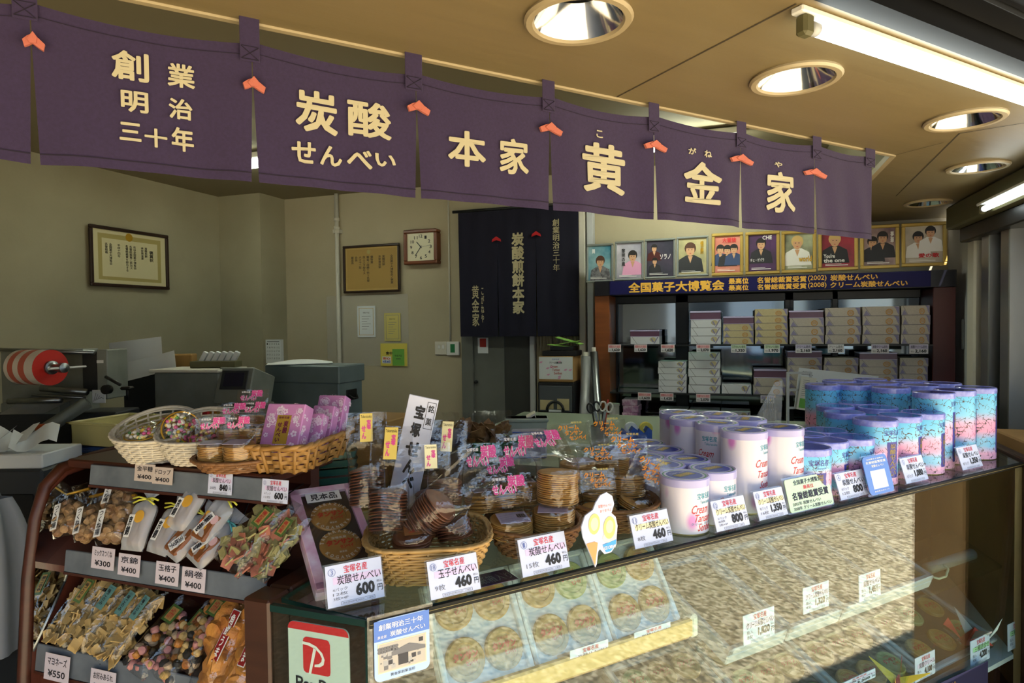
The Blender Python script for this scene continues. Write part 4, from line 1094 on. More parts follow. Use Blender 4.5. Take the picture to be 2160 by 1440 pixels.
# grey tin chests: two stacked
def chest(p, w, h, d, label):
    t = thing('tin_chest', label, 'tin chest', 'stacked grey tin chests', CF(p) @ RY(-.35))
    f = MB(); f.box(-w / 2, w / 2, 0, h * .74, -d, 0, 'tinchest', .006); f.build('body', t)
    f = MB(); f.box(-w / 2 - .012, w / 2 + .012, h * .66, h, -d - .012, .012, 'tinchest', .006); f.build('lid', t)
    f = MB(); f.M = T(w / 2 + .001, h * .42, -d * .5); f.box(0, .006, -.03, .03, -.05, .05, 'black', .002); f.tube([(.01, 0, -.035), (.03, -.02, -.02), (.03, -.02, .02), (.01, 0, .035)], .006, 'black', 6); f.build('handle', t)
    f = MB(); f.box(w / 2 + .0005, w / 2 + .0018, h * .3, h * .42, -.09, -.045, 'palepaper'); f.build('paper_label', t)
    return t
pc = atD(640, 905, 3.6); zc0 = atD(640, 880, 3.6).z; zc1 = atD(640, 770, 3.6).z
chest(Vector((pc.x, pc.y, .901)) + RT * .02, .50, zc0 - .901 - .004, -.0 + .24, 'lower grey tin chest under the other one on the bench')
chest(Vector((pc.x, pc.y, zc0)), .48, zc1 - zc0, -.0 + .23, 'upper grey tin chest with a black side handle, papers on its lid')
f = MB(); f.M = T(Vector((pc.x, pc.y, zc1 + .002)) + Vector((FW.x, FW.y, 0)) * .12 - RT * .05) @ RZ(VY0 + .3); f.grid(lambda u, v: ((u - .5) * .36, (v - .5) * .18, .004 + .022 * math.sin(u * 3) * math.sin(v * 3.1)), 10, 8, 'palepaper'); f.box(-.16, .16, -.08, .08, 0, .003, 'palepaper')
tag(f.build('paper_sheets'), 'loose white paper sheets lying on the upper tin chest', 'paper')
# sealing machine with screen
pm = atD(420, 900, 3.3); pm.z = .901; zt_ = atD(420, 785, 3.3).z
t = thing('sealing_machine', 'grey sealing machine with a tilted control box and screen', 'machine', None, CF(pm) @ RY(-.2))
H_ = zt_ - .901
f = MB(); f.box(-.26, .12, 0, H_, -.22, 0, 'machine', .006); f.build('body', t)
f = MB(); f.box(-.275, .13, H_, H_ + .015, -.23, .02, 'offwhite', .003); f.build('top_plate', t)
f = MB(); f.M = T(.20, 0, 0)
f.prism([(0.06, .06), (.06, H_ * .55), (-.04, H_ + .02), (-.3, H_ + .02), (-.3, .06)], -.09, .11, 'machine', 'x') if False else f.box(-.09, .11, 0, H_ * .5, -.2, .10, 'machine', .006)
f.M = T(.21, H_ * .5, -.02) @ RX(-.32); f.box(-.10, .10, 0, H_ * .55, -.14, .06, 'machine', .006); cb = f.build('control_box', t)
f = MB(); f.M = T(.21, H_ * .5, -.02) @ RX(-.32); f.box(-.075, .075, .07, H_ * .5, .061, .066, 'darkgrey', .003); f.box(-.055, .055, .085, H_ * .46, .066, .068, 'navy'); f.build('screen', t)
f = MB(); f.M = T(.21, H_ * .42, .10) @ RX(-1.0); f.box(-.06, .08, -.02, .05, .0, .008, 'palepaper', .002); f.build('key_panel', t)
f = MB(); f.M = T(.14, H_ * .44, .11); f.lathe([(.001, .03), (.014, .028), (.014, .012), (.008, .01), (.008, 0)], 14, 'red'); f.box(-.02, .06, -.016, .016, -.006, .0, 'gold'); f.build('stop_button', t)
f = MB(); f.box(.16, .25, H_ * .16, H_ * .26, .101, .102, 'palepaper'); f.text('包装機', .17, H_ * .18, .24, H_ * .24, 'ink', .1025); f.build('name_plate', t)
f = MB(); p = CF(pm) @ RY(-.2) @ Vector((.0, H_ + .017, -.10))
f.M = CF(p); f.box(-.11, .13, 0, .035, -.09, 0, 'olive', .003)
t2 = tag(f.build('tag_tray'), 'small open tray of printed tags on the sealing machine', 'tray')
for i in range(6):
    f = MB(); f.M = CF(p) @ T(-.08 + i * .034, .02, -.05) @ RZ(-.5); f.box(-.012, .012, 0, .07, -.02, .005, 'palepaper', .002)
    tag(f.build('tag_bundle'), 'white bundle of tags, %s from the left in the tag tray' % ('first', 'second', 'third', 'fourth', 'fifth', 'sixth')[i], 'tag bundle', 'bundles of tags')
p = atD(345, 800, 3.62); p.z = atD(345, 786, 3.62).z
bx('support_crate', Vector((p.x, p.y, .901)) - RT * .05, .36, p.z - .903, .16, 'darkgrey', 'dark crate under the small carton and loose papers on the bench', 'crate')
bx('small_carton', Vector((p.x, p.y, p.z)) + RT * .07 - Vector((FW.x, FW.y, 0)) * .03, .2, .105, .11, 'kraft', 'small brown carton on the bench beside the white papers', 'cardboard box', yaw=.2)
for i, (cx, cy, wd, ht, rz, l) in enumerate(((285, 788, .27, .19, .12, 'large white paper sheet standing against the small carton'), (318, 787, .26, .10, .25, 'curled white paper sheet lying toward the small carton'))):
    pp = atD(cx, cy, 3.5 - i * .04); f = MB(); f.M = CF(Vector((pp.x, pp.y, p.z + .001))) @ RZ(rz)
    f.grid(lambda u, v: ((u - .5) * wd, v * ht, -.03 * v + .008 * math.sin(u * 5 + i * 2) - .03 * u), 12, 8, 'palepaper')
    tag(f.build('paper_sheet'), l, 'paper')
# wrapping machine
pw = atD(120, 900, 3.05)
t = thing('wrapping_machine', 'grey wrapping machine with steel rods at the far left of the bench', 'machine', None, CF(Vector((pw.x, pw.y, .901))))
sc = 3.05 / F_PX
def Q(x, y): return ((x - 120) * sc, (pw.z - .901) + (900 - y) * sc)
def qb(f, x0, y0, x1, y1, z0, z1, m, b=.004):
    a, b_ = Q(x0, y1), Q(x1, y0); f.box(a[0], b_[0], a[1], b_[1], z0, z1, m, b)
f = MB(); qb(f, -30, 738, 150, 900, -.22, -.10, 'machine'); f.box(Q(-30, 0)[0], Q(240, 0)[0], 0, Q(0, 872)[1], -.22, -.02, 'darkgrey', .006); f.build('body', t)
f = MB(); qb(f, 150, 745, 214, 830, -.12, -.09, 'darkgrey'); f.build('film_plate', t)
f = MB(); qb(f, 213, 738, 236, 842, -.14, .02, 'machine'); qb(f, 214, 760, 228, 766, .0205, .0215, 'palepaper', 0); f.build('side_plate', t)
f = MB(); qb(f, 203, 822, 231, 850, .021, .025, 'palepaper', .003)
for k in range(5): f.tube([(*Q(207 + k * 4, 846 - k * 2), .0262), (*Q(212 + k * 4, 828 + k * 3), .0262)], .0012, 'grey', 4)
f.build('warning_sticker', t)
for (x0, y0, x1, y1, r) in ((-20, 735, 212, 744, .010), (90, 818, 195, 826, .016), (20, 845, 140, 842, .014), (70, 832, 190, 838, .006)):
    f = MB(); a, b_ = Q(x0, y0), Q(x1, y1); f.tube([(a[0], a[1], .0), (b_[0], b_[1], .03)], r, 'steel', 10); f.build('steel_rod', t)
f = MB(); a, b_ = Q(232, 795), Q(272, 810); f.tube([(a[0], a[1], .02), (b_[0], b_[1], .06)], .008, 'black', 8); f.M = T(*Q(243, 820), .05); f.lathe([(.001, .02), (.022, .018), (.022, -.01), (.001, -.012)], 14, 'black'); f.build('lever', t)
f = MB(); a, b_ = Q(284, 842), Q(284, 818); f.tube([(a[0], a[1], .05), (b_[0], b_[1], .05)], .006, 'black', 8); f.box(b_[0] - .025, b_[0] + .025, b_[1] - .008, b_[1] + .008, .03, .07, 'black', .006); f.build('clamp_knob', t)
f = MB(); a, b_ = Q(205, 845), Q(60, 955); f.tube([(a[0], a[1], .06), (b_[0], b_[1], .22)], .03, 'machine', 4); f.build('slanted_arm', t)
f = MB(); a = Q(165, 890); f.tube([(a[0] - .04, a[1], .2), (a[0] + .03, a[1], .2)], .022, 'orange', 12); f.tube([(a[0] + .03, a[1], .2), (a[0] + .045, a[1], .2)], .014, 'blue', 12); f.build('orange_knob', t)
f = MB(); f.add([(*Q(15, 870), .05), (*Q(110, 868), .05), (*Q(140, 845), -.05), (*Q(40, 842), -.05)], [(0, 1, 2, 3)], 'frosted'); qb(f, -5, 850, 120, 875, -.1, -.02, 'machine'); f.build('film_guide', t)
pr = atD(107, 775, 2.80)
ax = (RT * .93 - FW * .36).normalized()
M = frame(pr, ax.cross(Vector((0, 0, 1))), (0, 0, 1))
t = thing('film_roll', 'red and white roll of printed wrapping film on the machine spindle', 'film roll', None, M)
if (M.to_3x3() @ Vector((0, 0, 1))).dot(ax) < 0: t.matrix_world = M @ RY(PI)
f = MB(); r = .078
f.lathe([(r, -.19), (r, -.165), (r, -.13), (r, -.095), (r, -.055), (r, -.02), (r, 0)], 36, ['filmwhite', 'filmprint', 'filmwhite', 'filmprint', 'filmwhite', 'filmwhite']); f.lathe([(.03, .0005), (r, .0005)], 36, 'filmend', smooth=False); f.lathe([(.03, -.19), (r, -.19)], 36, 'filmend', smooth=False); f.build('film', t)
f = MB(); f.lathe([(.03, -.19), (.03, .012), (.022, .014), (.016, .02), (.016, .07), (.001, .071)], 20, 'steel'); f.build('core', t)
f = MB(); f.box(-.06, .10, -.004, .004, .072, .088, 'palepaper', .003); f.lathe([(.001, .095), (.022, .09), (.022, .07)], 16, 'steel'); f.build('wing_nut', t)
# cream tray on blue crates, boxes with paper, dark low table
PT = onZ(145, 892, 1.10)
MD = frame(PT, (1, 0, 0), (0, -1, 0))
def otray(name, M, w, l, h, m, label, cat, th=.006):
    t = thing(name, label, cat, None, M)
    s_ = 1 if (M.to_3x3() @ Vector((0, 0, 1))).z > 0 else -1
    f = MB(); z0, z1 = (-h * s_, 0)
    f.box(0.01, w - .01, .01, l - .01, z0, z0 + th * s_, m)
    f.box(.004, w - .004, 0.004, th + .004, z0, z1, m); f.box(.004, w - .004, l - th - .004, l - .004, z0, z1, m); f.box(.004, th + .004, .004, l - .004, z0, z1, m); f.box(w - th - .004, w - .004, .004, l - .004, z0, z1, m)
    f.build('tray_body', t)
    f = MB(); q = .008
    f.box(-q, w + q, -q, .012, -.005, .004, m, .002); f.box(-q, w + q, l - .012, l + q, -.005, .004, m, .002); f.box(-q, .012, -q, l + q, -.005, .004, m, .002); f.box(w - .012, w + q, -q, l + q, -.005, .004, m, .002); f.build('rim', t)
    return t
mat('creamtray', '#c6bd84', .4); mat('bluecrate', '#27427c', .45)
otray('bread_tray', MD, .27, .48, .085, 'creamtray', 'pale yellow plastic tray on the blue crates left of the baskets', 'tray')
z = 1.10 - .093
for i in range(4):
    M = MD.copy(); M.translation = Vector((PT.x, PT.y, z)) + Vector((.012, -.012, 0))
    f = MB(); s_ = 1 if (M.to_3x3() @ Vector((0, 0, 1))).z > 0 else -1
    f.box(0, .246, 0, .456, -.17 * s_, -.0 * s_, 'bluecrate', .006); f.box(-.006, .252, -.006, .462, -.03 * s_, -.01 * s_, 'bluecrate', .004)
    tag(f.build('blue_crate', mtx=M), 'blue plastic crate, %s under the pale yellow tray' % ORD[i], 'crate', 'stacked blue crates'); z -= .172
f = MB(); pk = onZ(70, 985, .985); f.M = T(pk.x, pk.y, 0) @ RZ(VY0); f.box(-.46, .06, -.04, .3, 0, .985, 'darkgrey', .008); f.box(-.42, .03, -.044, -.04, .1, .9, 'black', .003)
tag(f.build('steel_cabinet'), 'dark steel cabinet at the left edge carrying the paper lined box', 'cabinet')
f = MB(); f.M = T(pk.x, pk.y, .986) @ RZ(VY0); f.box(-.36, .055, -.03, .18, 0, .05, 'palepaper', .004)
o = tag(f.build('paper_box'), 'flat white box lined with white paper at the left edge', 'box')
rng = random.Random(5)
for i in range(4):
    f = MB(); f.M = T(pk.x, pk.y, 1.037) @ RZ(VY0) @ T(-.29 + i * .085, .06, 0) @ RZ(.3 * i - .4); f.grid(lambda u, v: ((u - .5) * .14, (v - .5) * .1, .02 + .05 * v + .02 * math.sin(u * 6 + i)), 6, 6, 'palepaper')
    tag(f.build('liner_paper'), 'crumpled white liner paper, %s from the left in the flat box' % ('first', 'second', 'third', 'fourth')[i], 'paper', 'liner papers in the box')
mat('bagwhite', '#8a909a', .45, bump=(9, .5))
pb = onX(-30, 1270, 1.15)
f = MB(); f.M = T(pb.x, pb.y, 0)
f.grid(lambda u, v: ((.09 + .03 * math.sin(u * 25) * v) * math.cos(2 * PI * u) * (1 - .5 * v ** 4), (.13 + .02 * math.sin(u * 31)) * math.sin(2 * PI * u) * (1 - .4 * v ** 4), .62 + .40 * v), 30, 12, 'bagwhite', cu=True)
f.box(-.06, .06, -.08, .08, 0, .63, 'darkgrey')
tag(f.build('white_sack'), 'white plastic sack on a dark block at the far left edge', 'bag')
# ================================================================ glass showcase
space('front')
ZC = 1.0
K0 = onZ(777, 1306, ZC)
YF, XL = K0.y, K0.x                          # front and left corner of the counter, in front axes
XE = 2.48                                    # front of the right end panel
YB = 1.66
P1, P2 = R2F(.905, .745), R2F(1.215, .745)   # the left side runs along the room's Y axis
D3 = Vector((UX, UY, 0)); NW = Vector((-UY, UX, 0)); VV = Vector((-UY, UX, 0))
mat('casewood', '#422416', .45, noise=(5, '#351b10', .3, .7), stretch=(1, 1, 10))
mat('caseinner', '#8a6a42', .55, noise=(3, '#7a5c38', .3, .7)); mat('casedark', '#1d1b19', .4)
mat('edgestrip', '#141511', .5, spec=.2); mat('goldline', '#8a7c4c', .5); mat('greenedge', '#12302c', .35, spec=.25)
D3e = lambda y: XE + (y - YF) * D3.x / D3.y          # the right end follows the right wall's direction
case = thing('glass_showcase', 'long glass topped showcase counter with a wooden end frame', 'showcase', None, T(0, 0, 0))
top = [(XL, YF), (XE, YF), (D3e(YB), YB), (R2F(1.215, 1.05)[0], YB), P2, P1]
f = MB(); f.prism(top, ZC - .008, ZC, 'glass', 'z', 'greenedge'); f.build('top_glass', case)
f = MB(); f.box(XL, XE, YF - .005, YF, .24, ZC - .010, 'glass'); f.build('front_glass', case)
MS = frame((XL, YF, 0), VV, (0, 0, 1)); LS = (Vector(P1) - Vector((XL, YF))).length      # left side: local x runs back into the shop
f = MB(); f.M = MS; f.box(0, LS, .24, ZC - .010, 0, .005, 'glass'); f.build('side_glass', case)
f = MB(); f.box(XL, XE, YF - .008, YF + .003, ZC - .0125, ZC - .001, 'edgestrip'); f.box(XL, XE, YF - .0086, YF - .0078, ZC - .0072, ZC - .0064, 'goldline')
f.M = MS; f.box(0, LS, ZC - .012, ZC - .001, -.003, .007, 'greenedge'); f.box(-.003, .005, .24, ZC - .002, -.003, .006, 'greenedge'); f.build('edge_strip', case)
f = MB(); f.M = MS; f.box(LS, LS + .055, 0, ZC + .006, -.006, .05, 'casewood', .004)
f.M = frame((*P1, 0), D3, (0, 0, 1)); f.box(.03, .30, ZC - .045, ZC + .006, -.052, -.003, 'casewood', .004); f.box(.03, .30, 0, ZC - .045, -.045, -.008, 'casewood'); f.build('wooden_post', case)
f = MB(); f.prism([(XL - .004, YF - .008), (XE, YF - .008), (D3e(YB), YB), (R2F(1.215, 1.05)[0], YB), P2, P1], 0, .24, 'casewood'); f.build('base', case)
f = MB(); f.box(R2F(1.215, 1.05)[0], D3e(YB) - .03, YB - .02, YB, .24, ZC - .02, 'casedark'); f.M = Matrix(); f.prism([P2, (R2F(1.215, 1.05)[0], YB), (R2F(1.225, 1.05)[0], YB), R2F(1.225, .745)], .24, ZC - .02, 'casewood'); f.build('back_panel', case)
f = MB(); f.M = frame((XE, YF, 0), D3, (0, 0, 1)); LE = (Vector((D3e(YB), YB)) - Vector((XE, YF))).length
f.box(0, LE, .24, ZC - .012, -.02, .0, 'caseinner'); f.build('end_lining', case)
f = MB(); f.M = frame((XE, YF, 0), D3, (0, 0, 1))
f.box(-.01, LE, 0, ZC + .010, .0, .035, 'casewood', .005)
f.prism([(-.012, 0), (-.085, .02), (-.06, .45), (-.016, ZC + .008), (0, ZC + .008), (0, 0)], .0, .035, 'casewood', 'z'); f.build('end_panel', case)
f = MB(); f.prism([(XL + .05, YF + .012), (XE - .02, YF + .012), (D3e(YB) - .06, YB - .03), (.75, YB - .03)], .345, .36, 'greywhite'); f.build('lower_shelf', case)
f = MB(); f.prism([(1.10, YF + .03), (XE - .06, YF + .03), (XE + .18, YF + .30), (1.10, YF + .30)], .650, .658, 'glass'); f.build('glass_shelf', case)
f = MB(); f.prism([(XL + .06, YF + .03), (1.02, YF + .03), (1.02, YF + .16), (XL + .02, YF + .16)], .772, .781, 'carton'); f.build('upper_tray', case)
mat('tanlip', '#d8b070', .5)
f = MB(); f.box(XL + .13, 1.015, YF + .010, YF + .026, .785, .825, 'tanlip', .004); f.box(1.008, 1.030, YF + .008, YF + .03, .782, .832, 'offwhite', .006)
o = f.build('tray_lip', case); o['label'] = 'tan front lip of the upper tray'

# ---- sample packs inside
mat('packpaper', '#d3d6dc', .45); mat('packframe', '#aab0b6', .4); mat('senbei', '#caa05a', .6, noise=(40, '#b9873f', .35, .65)); mat('senbei_dark', '#5e3420', .5, noise=(30, '#74462a', .35, .65)); mat('trayinner', '#8f7448', .5, noise=(10, '#7c6238', .3, .7)); mat('senbei_green', '#a9b070', .6); mat('canister', '#b08038', .45, noise=(20, '#9c6c2c', .35, .7)); mat('packdark', '#4a4238', .5)
def lean(x, y, z, a):
    """plane facing the street, its foot on (x, y, z), leaning back by a from upright"""
    return frame((x, y, z), (1, 0, 0), (0, math.sin(a), math.cos(a)))
def ring_text(f, s, cx, cy, r, h, a0, a1, m, z, flip=False):
    n = len(s)
    for i, ch in enumerate(s):
        a = a0 + (a1 - a0) * (i + .5) / n
        Mo = f.M.copy()
        f.M = Mo @ T(cx + r * math.cos(a), cy + r * math.sin(a), 0) @ RZ(a + (PI / 2 if flip else -PI / 2))
        w = h * (.35 if ch in 'I' else .8)
        f.text(ch, -w / 2, -h / 2, w / 2, h / 2, m, z, bold=.03); f.M = Mo
def cracker_face(f, cx, cy, r, z, rich=False):
    """round printed lid of a cracker pack"""
    f.M = f.M @ T(cx, cy, 0)
    f.text('タンサン', -r * .66, -.04 * r, r * .66, r * .34, 'printred', z + .0004, bold=.07); f.text('センベイ', -.08 * r, -.32 * r, r * .56, -.08 * r, 'printred', z + .0004, bold=.04)
    if rich:
        f.text('宝塚名産', -r * .36, r * .36, r * .36, r * .52, 'printpale', z + .0004, bold=.02); f.text('黄金家', -.18 * r, -.58 * r, .18 * r, -.45 * r, 'printpale', z + .0004, bold=.02)
        ring_text(f, 'TAKARAZUKA', 0, 0, r * .88, r * .19, PI * .97, PI * .03, 'printpale', z + .0004); ring_text(f, 'KOGANEYA', 0, 0, r * .88, r * .19, -PI * .86, -PI * .14, 'printpale', z + .0004, True)
    else:
        f.text('宝塚名産', -r * .3, r * .4, r * .3, r * .54, 'printred', z + .0004)
    f.M = f.M @ T(-cx, -cy, 0)
mat('printred', '#d0452c', .5); mat('printpale', '#e9dcc4', .5)
def sample_pack(x, w, L, a, y, z, cols, rows, r, label, variant=0, frm='packpaper', inner='packframe', dep=.03, group='sample packs standing in the showcase', fw=.014):
    t = thing('sample_pack', label, 'gift box', group, lean(x, y, z, a))
    f = MB(); f.box(0, w, 0, L, -dep, -.006, inner, .003)
    f.box(0, w, 0, fw, -.008, .004, frm, .002); f.box(0, w, L - fw, L, -.008, .004, frm, .002); f.box(0, fw, 0, L, -.008, .004, frm, .002); f.box(w - fw, w, 0, L, -.008, .004, frm, .002)
    f.build('box_frame', t)
    for j in range(rows):
        for i in range(cols):
            cx = fw + (w - 2 * fw) * (i + .5) / cols; cy = fw + (L - 2 * fw) * (j + .5) / rows
            f = MB(); mm = ('senbei', 'senbei', 'senbei_green', 'senbei')[(i + j * variant) % 4] if variant else 'senbei'
            f.M = T(cx, cy, 0); f.lathe([(.0005, .0035), (r * .7, .0035), (r * .72, .005), (r * .93, .005), (r, .002), (r, -.006)], 32, [mm] * 5)
            cracker_face(f, 0, 0, r, .0052)
            f.build('cracker_pack', t)
    f = MB(); f.box(.004, w - .004, .004, L - .004, .0085, .0090, 'acrylic'); f.build('clear_cover', t)
    return t
for i, (x, l) in enumerate(((.440, 'white framed pack of four round crackers, leftmost behind the front glass'), (.629, 'white framed pack of four crackers, between two others behind the front glass'), (.818, 'white framed pack of four crackers, nearest the brown trays'))):
    sample_pack(x, .187, .205, .58, YF + .034, .803, 2, 2, .0385, l, (0, 1, 2)[i], inner='packpaper', fw=.012)
def tray_box(x, w, L, a, y, z, n, label, m='trayinner'):
    t = thing('sample_tray', label, 'gift box', 'flat boxes lying in the showcase', lean(x, y, z, a))
    f = MB(); fw = .016
    f.box(0, w, 0, L, -.04, -.012, 'packframe', .003)
    f.box(0, w, 0, fw, -.014, .004, 'packframe', .003); f.box(0, w, L - fw, L, -.014, .004, 'packframe', .003)
    for k in range(n + 1): x0 = (w - fw) * k / n; f.box(x0, x0 + fw * (1 if k in (0, n) else .5), 0, L, -.014, .004, 'packframe', .003)
    f.build('box_frame', t)
    for k in range(n):
        f = MB(); f.box(fw + (w - fw) * k / n, (w - fw) * (k + 1) / n, fw, L - fw, -.013, -.006, m, .004); f.build('contents', t)
    f = MB(); f.box(.003, w - .003, .003, L - .003, .0045, .0050, 'acrylic'); f.build('clear_cover', t)
SLP = 1.20
tray_box(1.148, .205, .30, SLP, YF + .03, .705, 1, 'single flat box of brown crackers behind the 1,820 yen card')
tray_box(1.362, .21, .30, SLP, YF + .03, .705, 2, 'double flat box of brown crackers behind the 1,320 yen card')
tray_box(1.582, .43, .30, SLP, YF + .03, .705, 2, 'widest flat box of brown crackers behind the 1,461 yen card')
for i, (x, w, l) in enumerate(((1.05, .30, 'lower shelf gift pack of round crackers farthest from the end panel'), (1.36, .30, 'lower shelf gift pack of round crackers behind the yellow paper crane'), (1.67, .33, 'lower shelf gift pack of round crackers behind the 4,100 yen card'), (2.01, .42, 'lower shelf gift pack of round crackers behind the red and white crane'))):
    sample_pack(x, w, .36, SLP, YF + .045, .402, 3, 3, .042, l, i % 3 + 1, 'packframe', 'packdark', .035, 'gift packs on the lower shelf', .018)
f = MB(); f.M = lean(.62, YF + .06, .366, 1.2); f.grid(lambda u, v: (u * .38, v * .26, .01 * math.sin(u * 11) + .004), 10, 6, 'carton'); tag(f.build('wrapping_board'), 'plain tan board lying on the lower shelf at the left', 'board')
# paper cranes
def crane(p, s, m1, m2, label, yaw):
    t = thing('paper_crane', label, 'origami', 'paper cranes in the showcase', T(p) @ RZ(yaw) @ Matrix.Scale(s, 4))
    f = MB(); f.add([(-.5, -.22, .05), (.5, -.22, .05), (.5, .22, .05), (-.5, .22, .05), (0, 0, .62), (0, -.06, 0), (0, .06, 0)], [(0, 5, 4), (5, 1, 4), (1, 2, 4), (2, 6, 4), (6, 3, 4), (3, 0, 4)], m1); f.build('crane_body', t)
    for sg in (-1, 1):
        f = MB(); f.add([(0, sg * .04, .5), (.22, sg * .1, .2), (-.22, sg * .1, .2), (.1, sg * 1.0, .95), (.08, sg * .98, .90)], [(0, 1, 3), (0, 3, 2), (1, 4, 3), (2, 3, 4)], m2); f.build('wing', t)
    f = MB(); f.add([(.42, -.02, .1), (.42, .02, .1), (.95, 0, .98), (.80, 0, .5), (1.12, 0, .72)], [(0, 3, 2), (1, 2, 3), (2, 3, 4)], m1); f.add([(-.42, -.02, .1), (-.42, .02, .1), (-.98, 0, .95), (-.8, 0, .5)], [(0, 2, 3), (1, 3, 2)], m2); f.build('neck_and_tail', t)
mat('craneyellow', '#d8c040', .5); mat('cranewhite', '#dfe2e6', .4)
for (x, y, d, s, a, b, l, yw) in ((1895, 1440, 1.80, .075, 'redpaper', 'craneyellow', 'red and yellow folded paper crane beside the 4,100 yen card', .4), (2056, 1345, 2.08, .09, 'redpaper', 'cranewhite', 'red and white folded paper crane behind the 4,200 yen card', 2.6)):
    p = atD(x, y, d); crane(Vector((p.x, p.y, max(p.z - .02, .41))), s, a, b, l, yw)
mat('navyribbon', '#1b1c44', .8)
f = MB(); a, b = onY(1985, 1440, YF - .012), onY(2085, 1394, YF - .012)
f.add([(a.x, YF - .011, .30), (b.x, YF - .011, .30), (b.x, YF - .011, b.z), (a.x, YF - .011, a.z)], [(0, 1, 2, 3)], 'navyribbon'); f.box(a.x, b.x, YF - .011, YF - .008, .28, min(a.z, b.z) - .001, 'navyribbon')
f.text('黄', a.x + (b.x - a.x) * .18, .33, a.x + (b.x - a.x) * .32, .4, 'gold', 0, fn=lambda x, z, w: (x, YF - .0125 - w, z))
tag(f.build('navy_banner'), 'navy cloth banner hanging low on the front glass', 'banner')
# fluorescent strip at the right inside the case (unlit) with its cord
t = thing('case_lamp', 'unlit grey tube lamp with a loose white cord inside the right end', 'lamp')
p, q = atD(1955, 1200, 2.12), atD(2050, 1168, 2.22); c_ = [atD(*k) for k in ((1990, 1190, 2.13), (2000, 1200, 2.12), (1995, 1215, 2.11), (1980, 1220, 2.1), (1965, 1216, 2.1))]
f = MB(); f.tube([p, q], .019, 'grey', 10); f.build('lamp_body', t)
f = MB(); f.tube(c_, .004, 'offwhite', 6); f.build('cord', t)
f = MB(); c0 = Vector((XE, YF, 0)) - NW * .06; f.M = Matrix(((D3.x, NW.x, 0, c0.x), (D3.y, NW.y, 0, c0.y), (0, 0, 1, 0), (0, 0, 0, 1)))
f.box(-.145, .46, -.44, 0, 0, 1.04, 'carton', .006); f.box(.12, .17, -.442, .002, 1.0405, 1.042, 'kraft')
tag(f.build('cardboard_box'), 'tall brown cardboard box at the right beside the wooden end panel', 'cardboard box')

# ================================================================ price cards
mat('cardwhite', '#ccd2ea', .35); mat('cardred', '#c9303a', .5); mat('bandlilac', '#d9c4e6', .4); mat('bandyellow', '#efe3b4', .4); mat('cardgrey', '#6d6d78', .5); mat('cardgreen', '#c3dcc0', .4); mat('cardblue', '#5b82cf', .35); mat('cardviolet', '#4c2a6a', .4); mat('bandgreen', '#a8d8a8', .4); mat('circled', '#5a66a0', .4)
def price_art(f, w, h, num, name, band, price, left, z=.0012, foot=True, sub=True, thick=.0):
    def X(a): return w * a / 100
    def Yv(a): return h * (1 - a / 100)
    def tx(s, x0, y0, x1, y1, m, b=0.0): f.text(s, X(x0), Yv(y1), X(x1), Yv(y0), m, z + .0004, b)
    if num:
        n = 20; cx, cy, r = X(11), Yv(17), w * .065
        vs = [(cx + q * r * math.cos(2 * PI * i / n), cy + q * r * math.sin(2 * PI * i / n), z + .0004) for q in (1, .9) for i in range(n)]
        f.add(vs, [(i, (i + 1) % n, n + (i + 1) % n, n + i) for i in range(n)], 'circled')
        k = 2.2 if len(num) == 1 else 4
        tx(num, 11 - k, 11, 11 + k, 23, 'circled')
    tx('宝塚名産', 32, 5, 74, 24, 'cardred', .012)
    if band: f.box(X(12 if name[0] != 'ク' else 9), X(97), Yv(47), Yv(30), z, z + .0002, band)
    tx(name, 19 if name[0] != 'ク' else 10, 27, 97, 50, 'ink', .008)
    tx(price, 46 if len(price) > 3 else 50, 54, 84, 84, 'ink', .05)
    tx('円', 89, 66, 98, 82, 'ink', .01); tx('税込', 88, 55, 98, 61, 'cardgrey')
    for i, s in enumerate(left):
        n = len(left); y0 = 56 + 32 * i / n if n > 1 else 66
        tx(s, 10, y0, 36 if len(s) > 2 else 30, y0 + (24 / n if n > 1 else 15), 'cardgrey')
    if foot:
        tx('特定原材料等28品目：小麦粉', 26, 92, 80, 96.5, 'cardgrey')
        for (a, b, c, d) in ((23, 90, 83, 90.6), (23, 97.8, 83, 98.4), (23, 90, 23.6, 98), (82.4, 90, 83, 98)): f.box(X(a), X(b) if b > a and False else X(c), Yv(d), Yv(b), z, z + .0002, 'cardgrey')
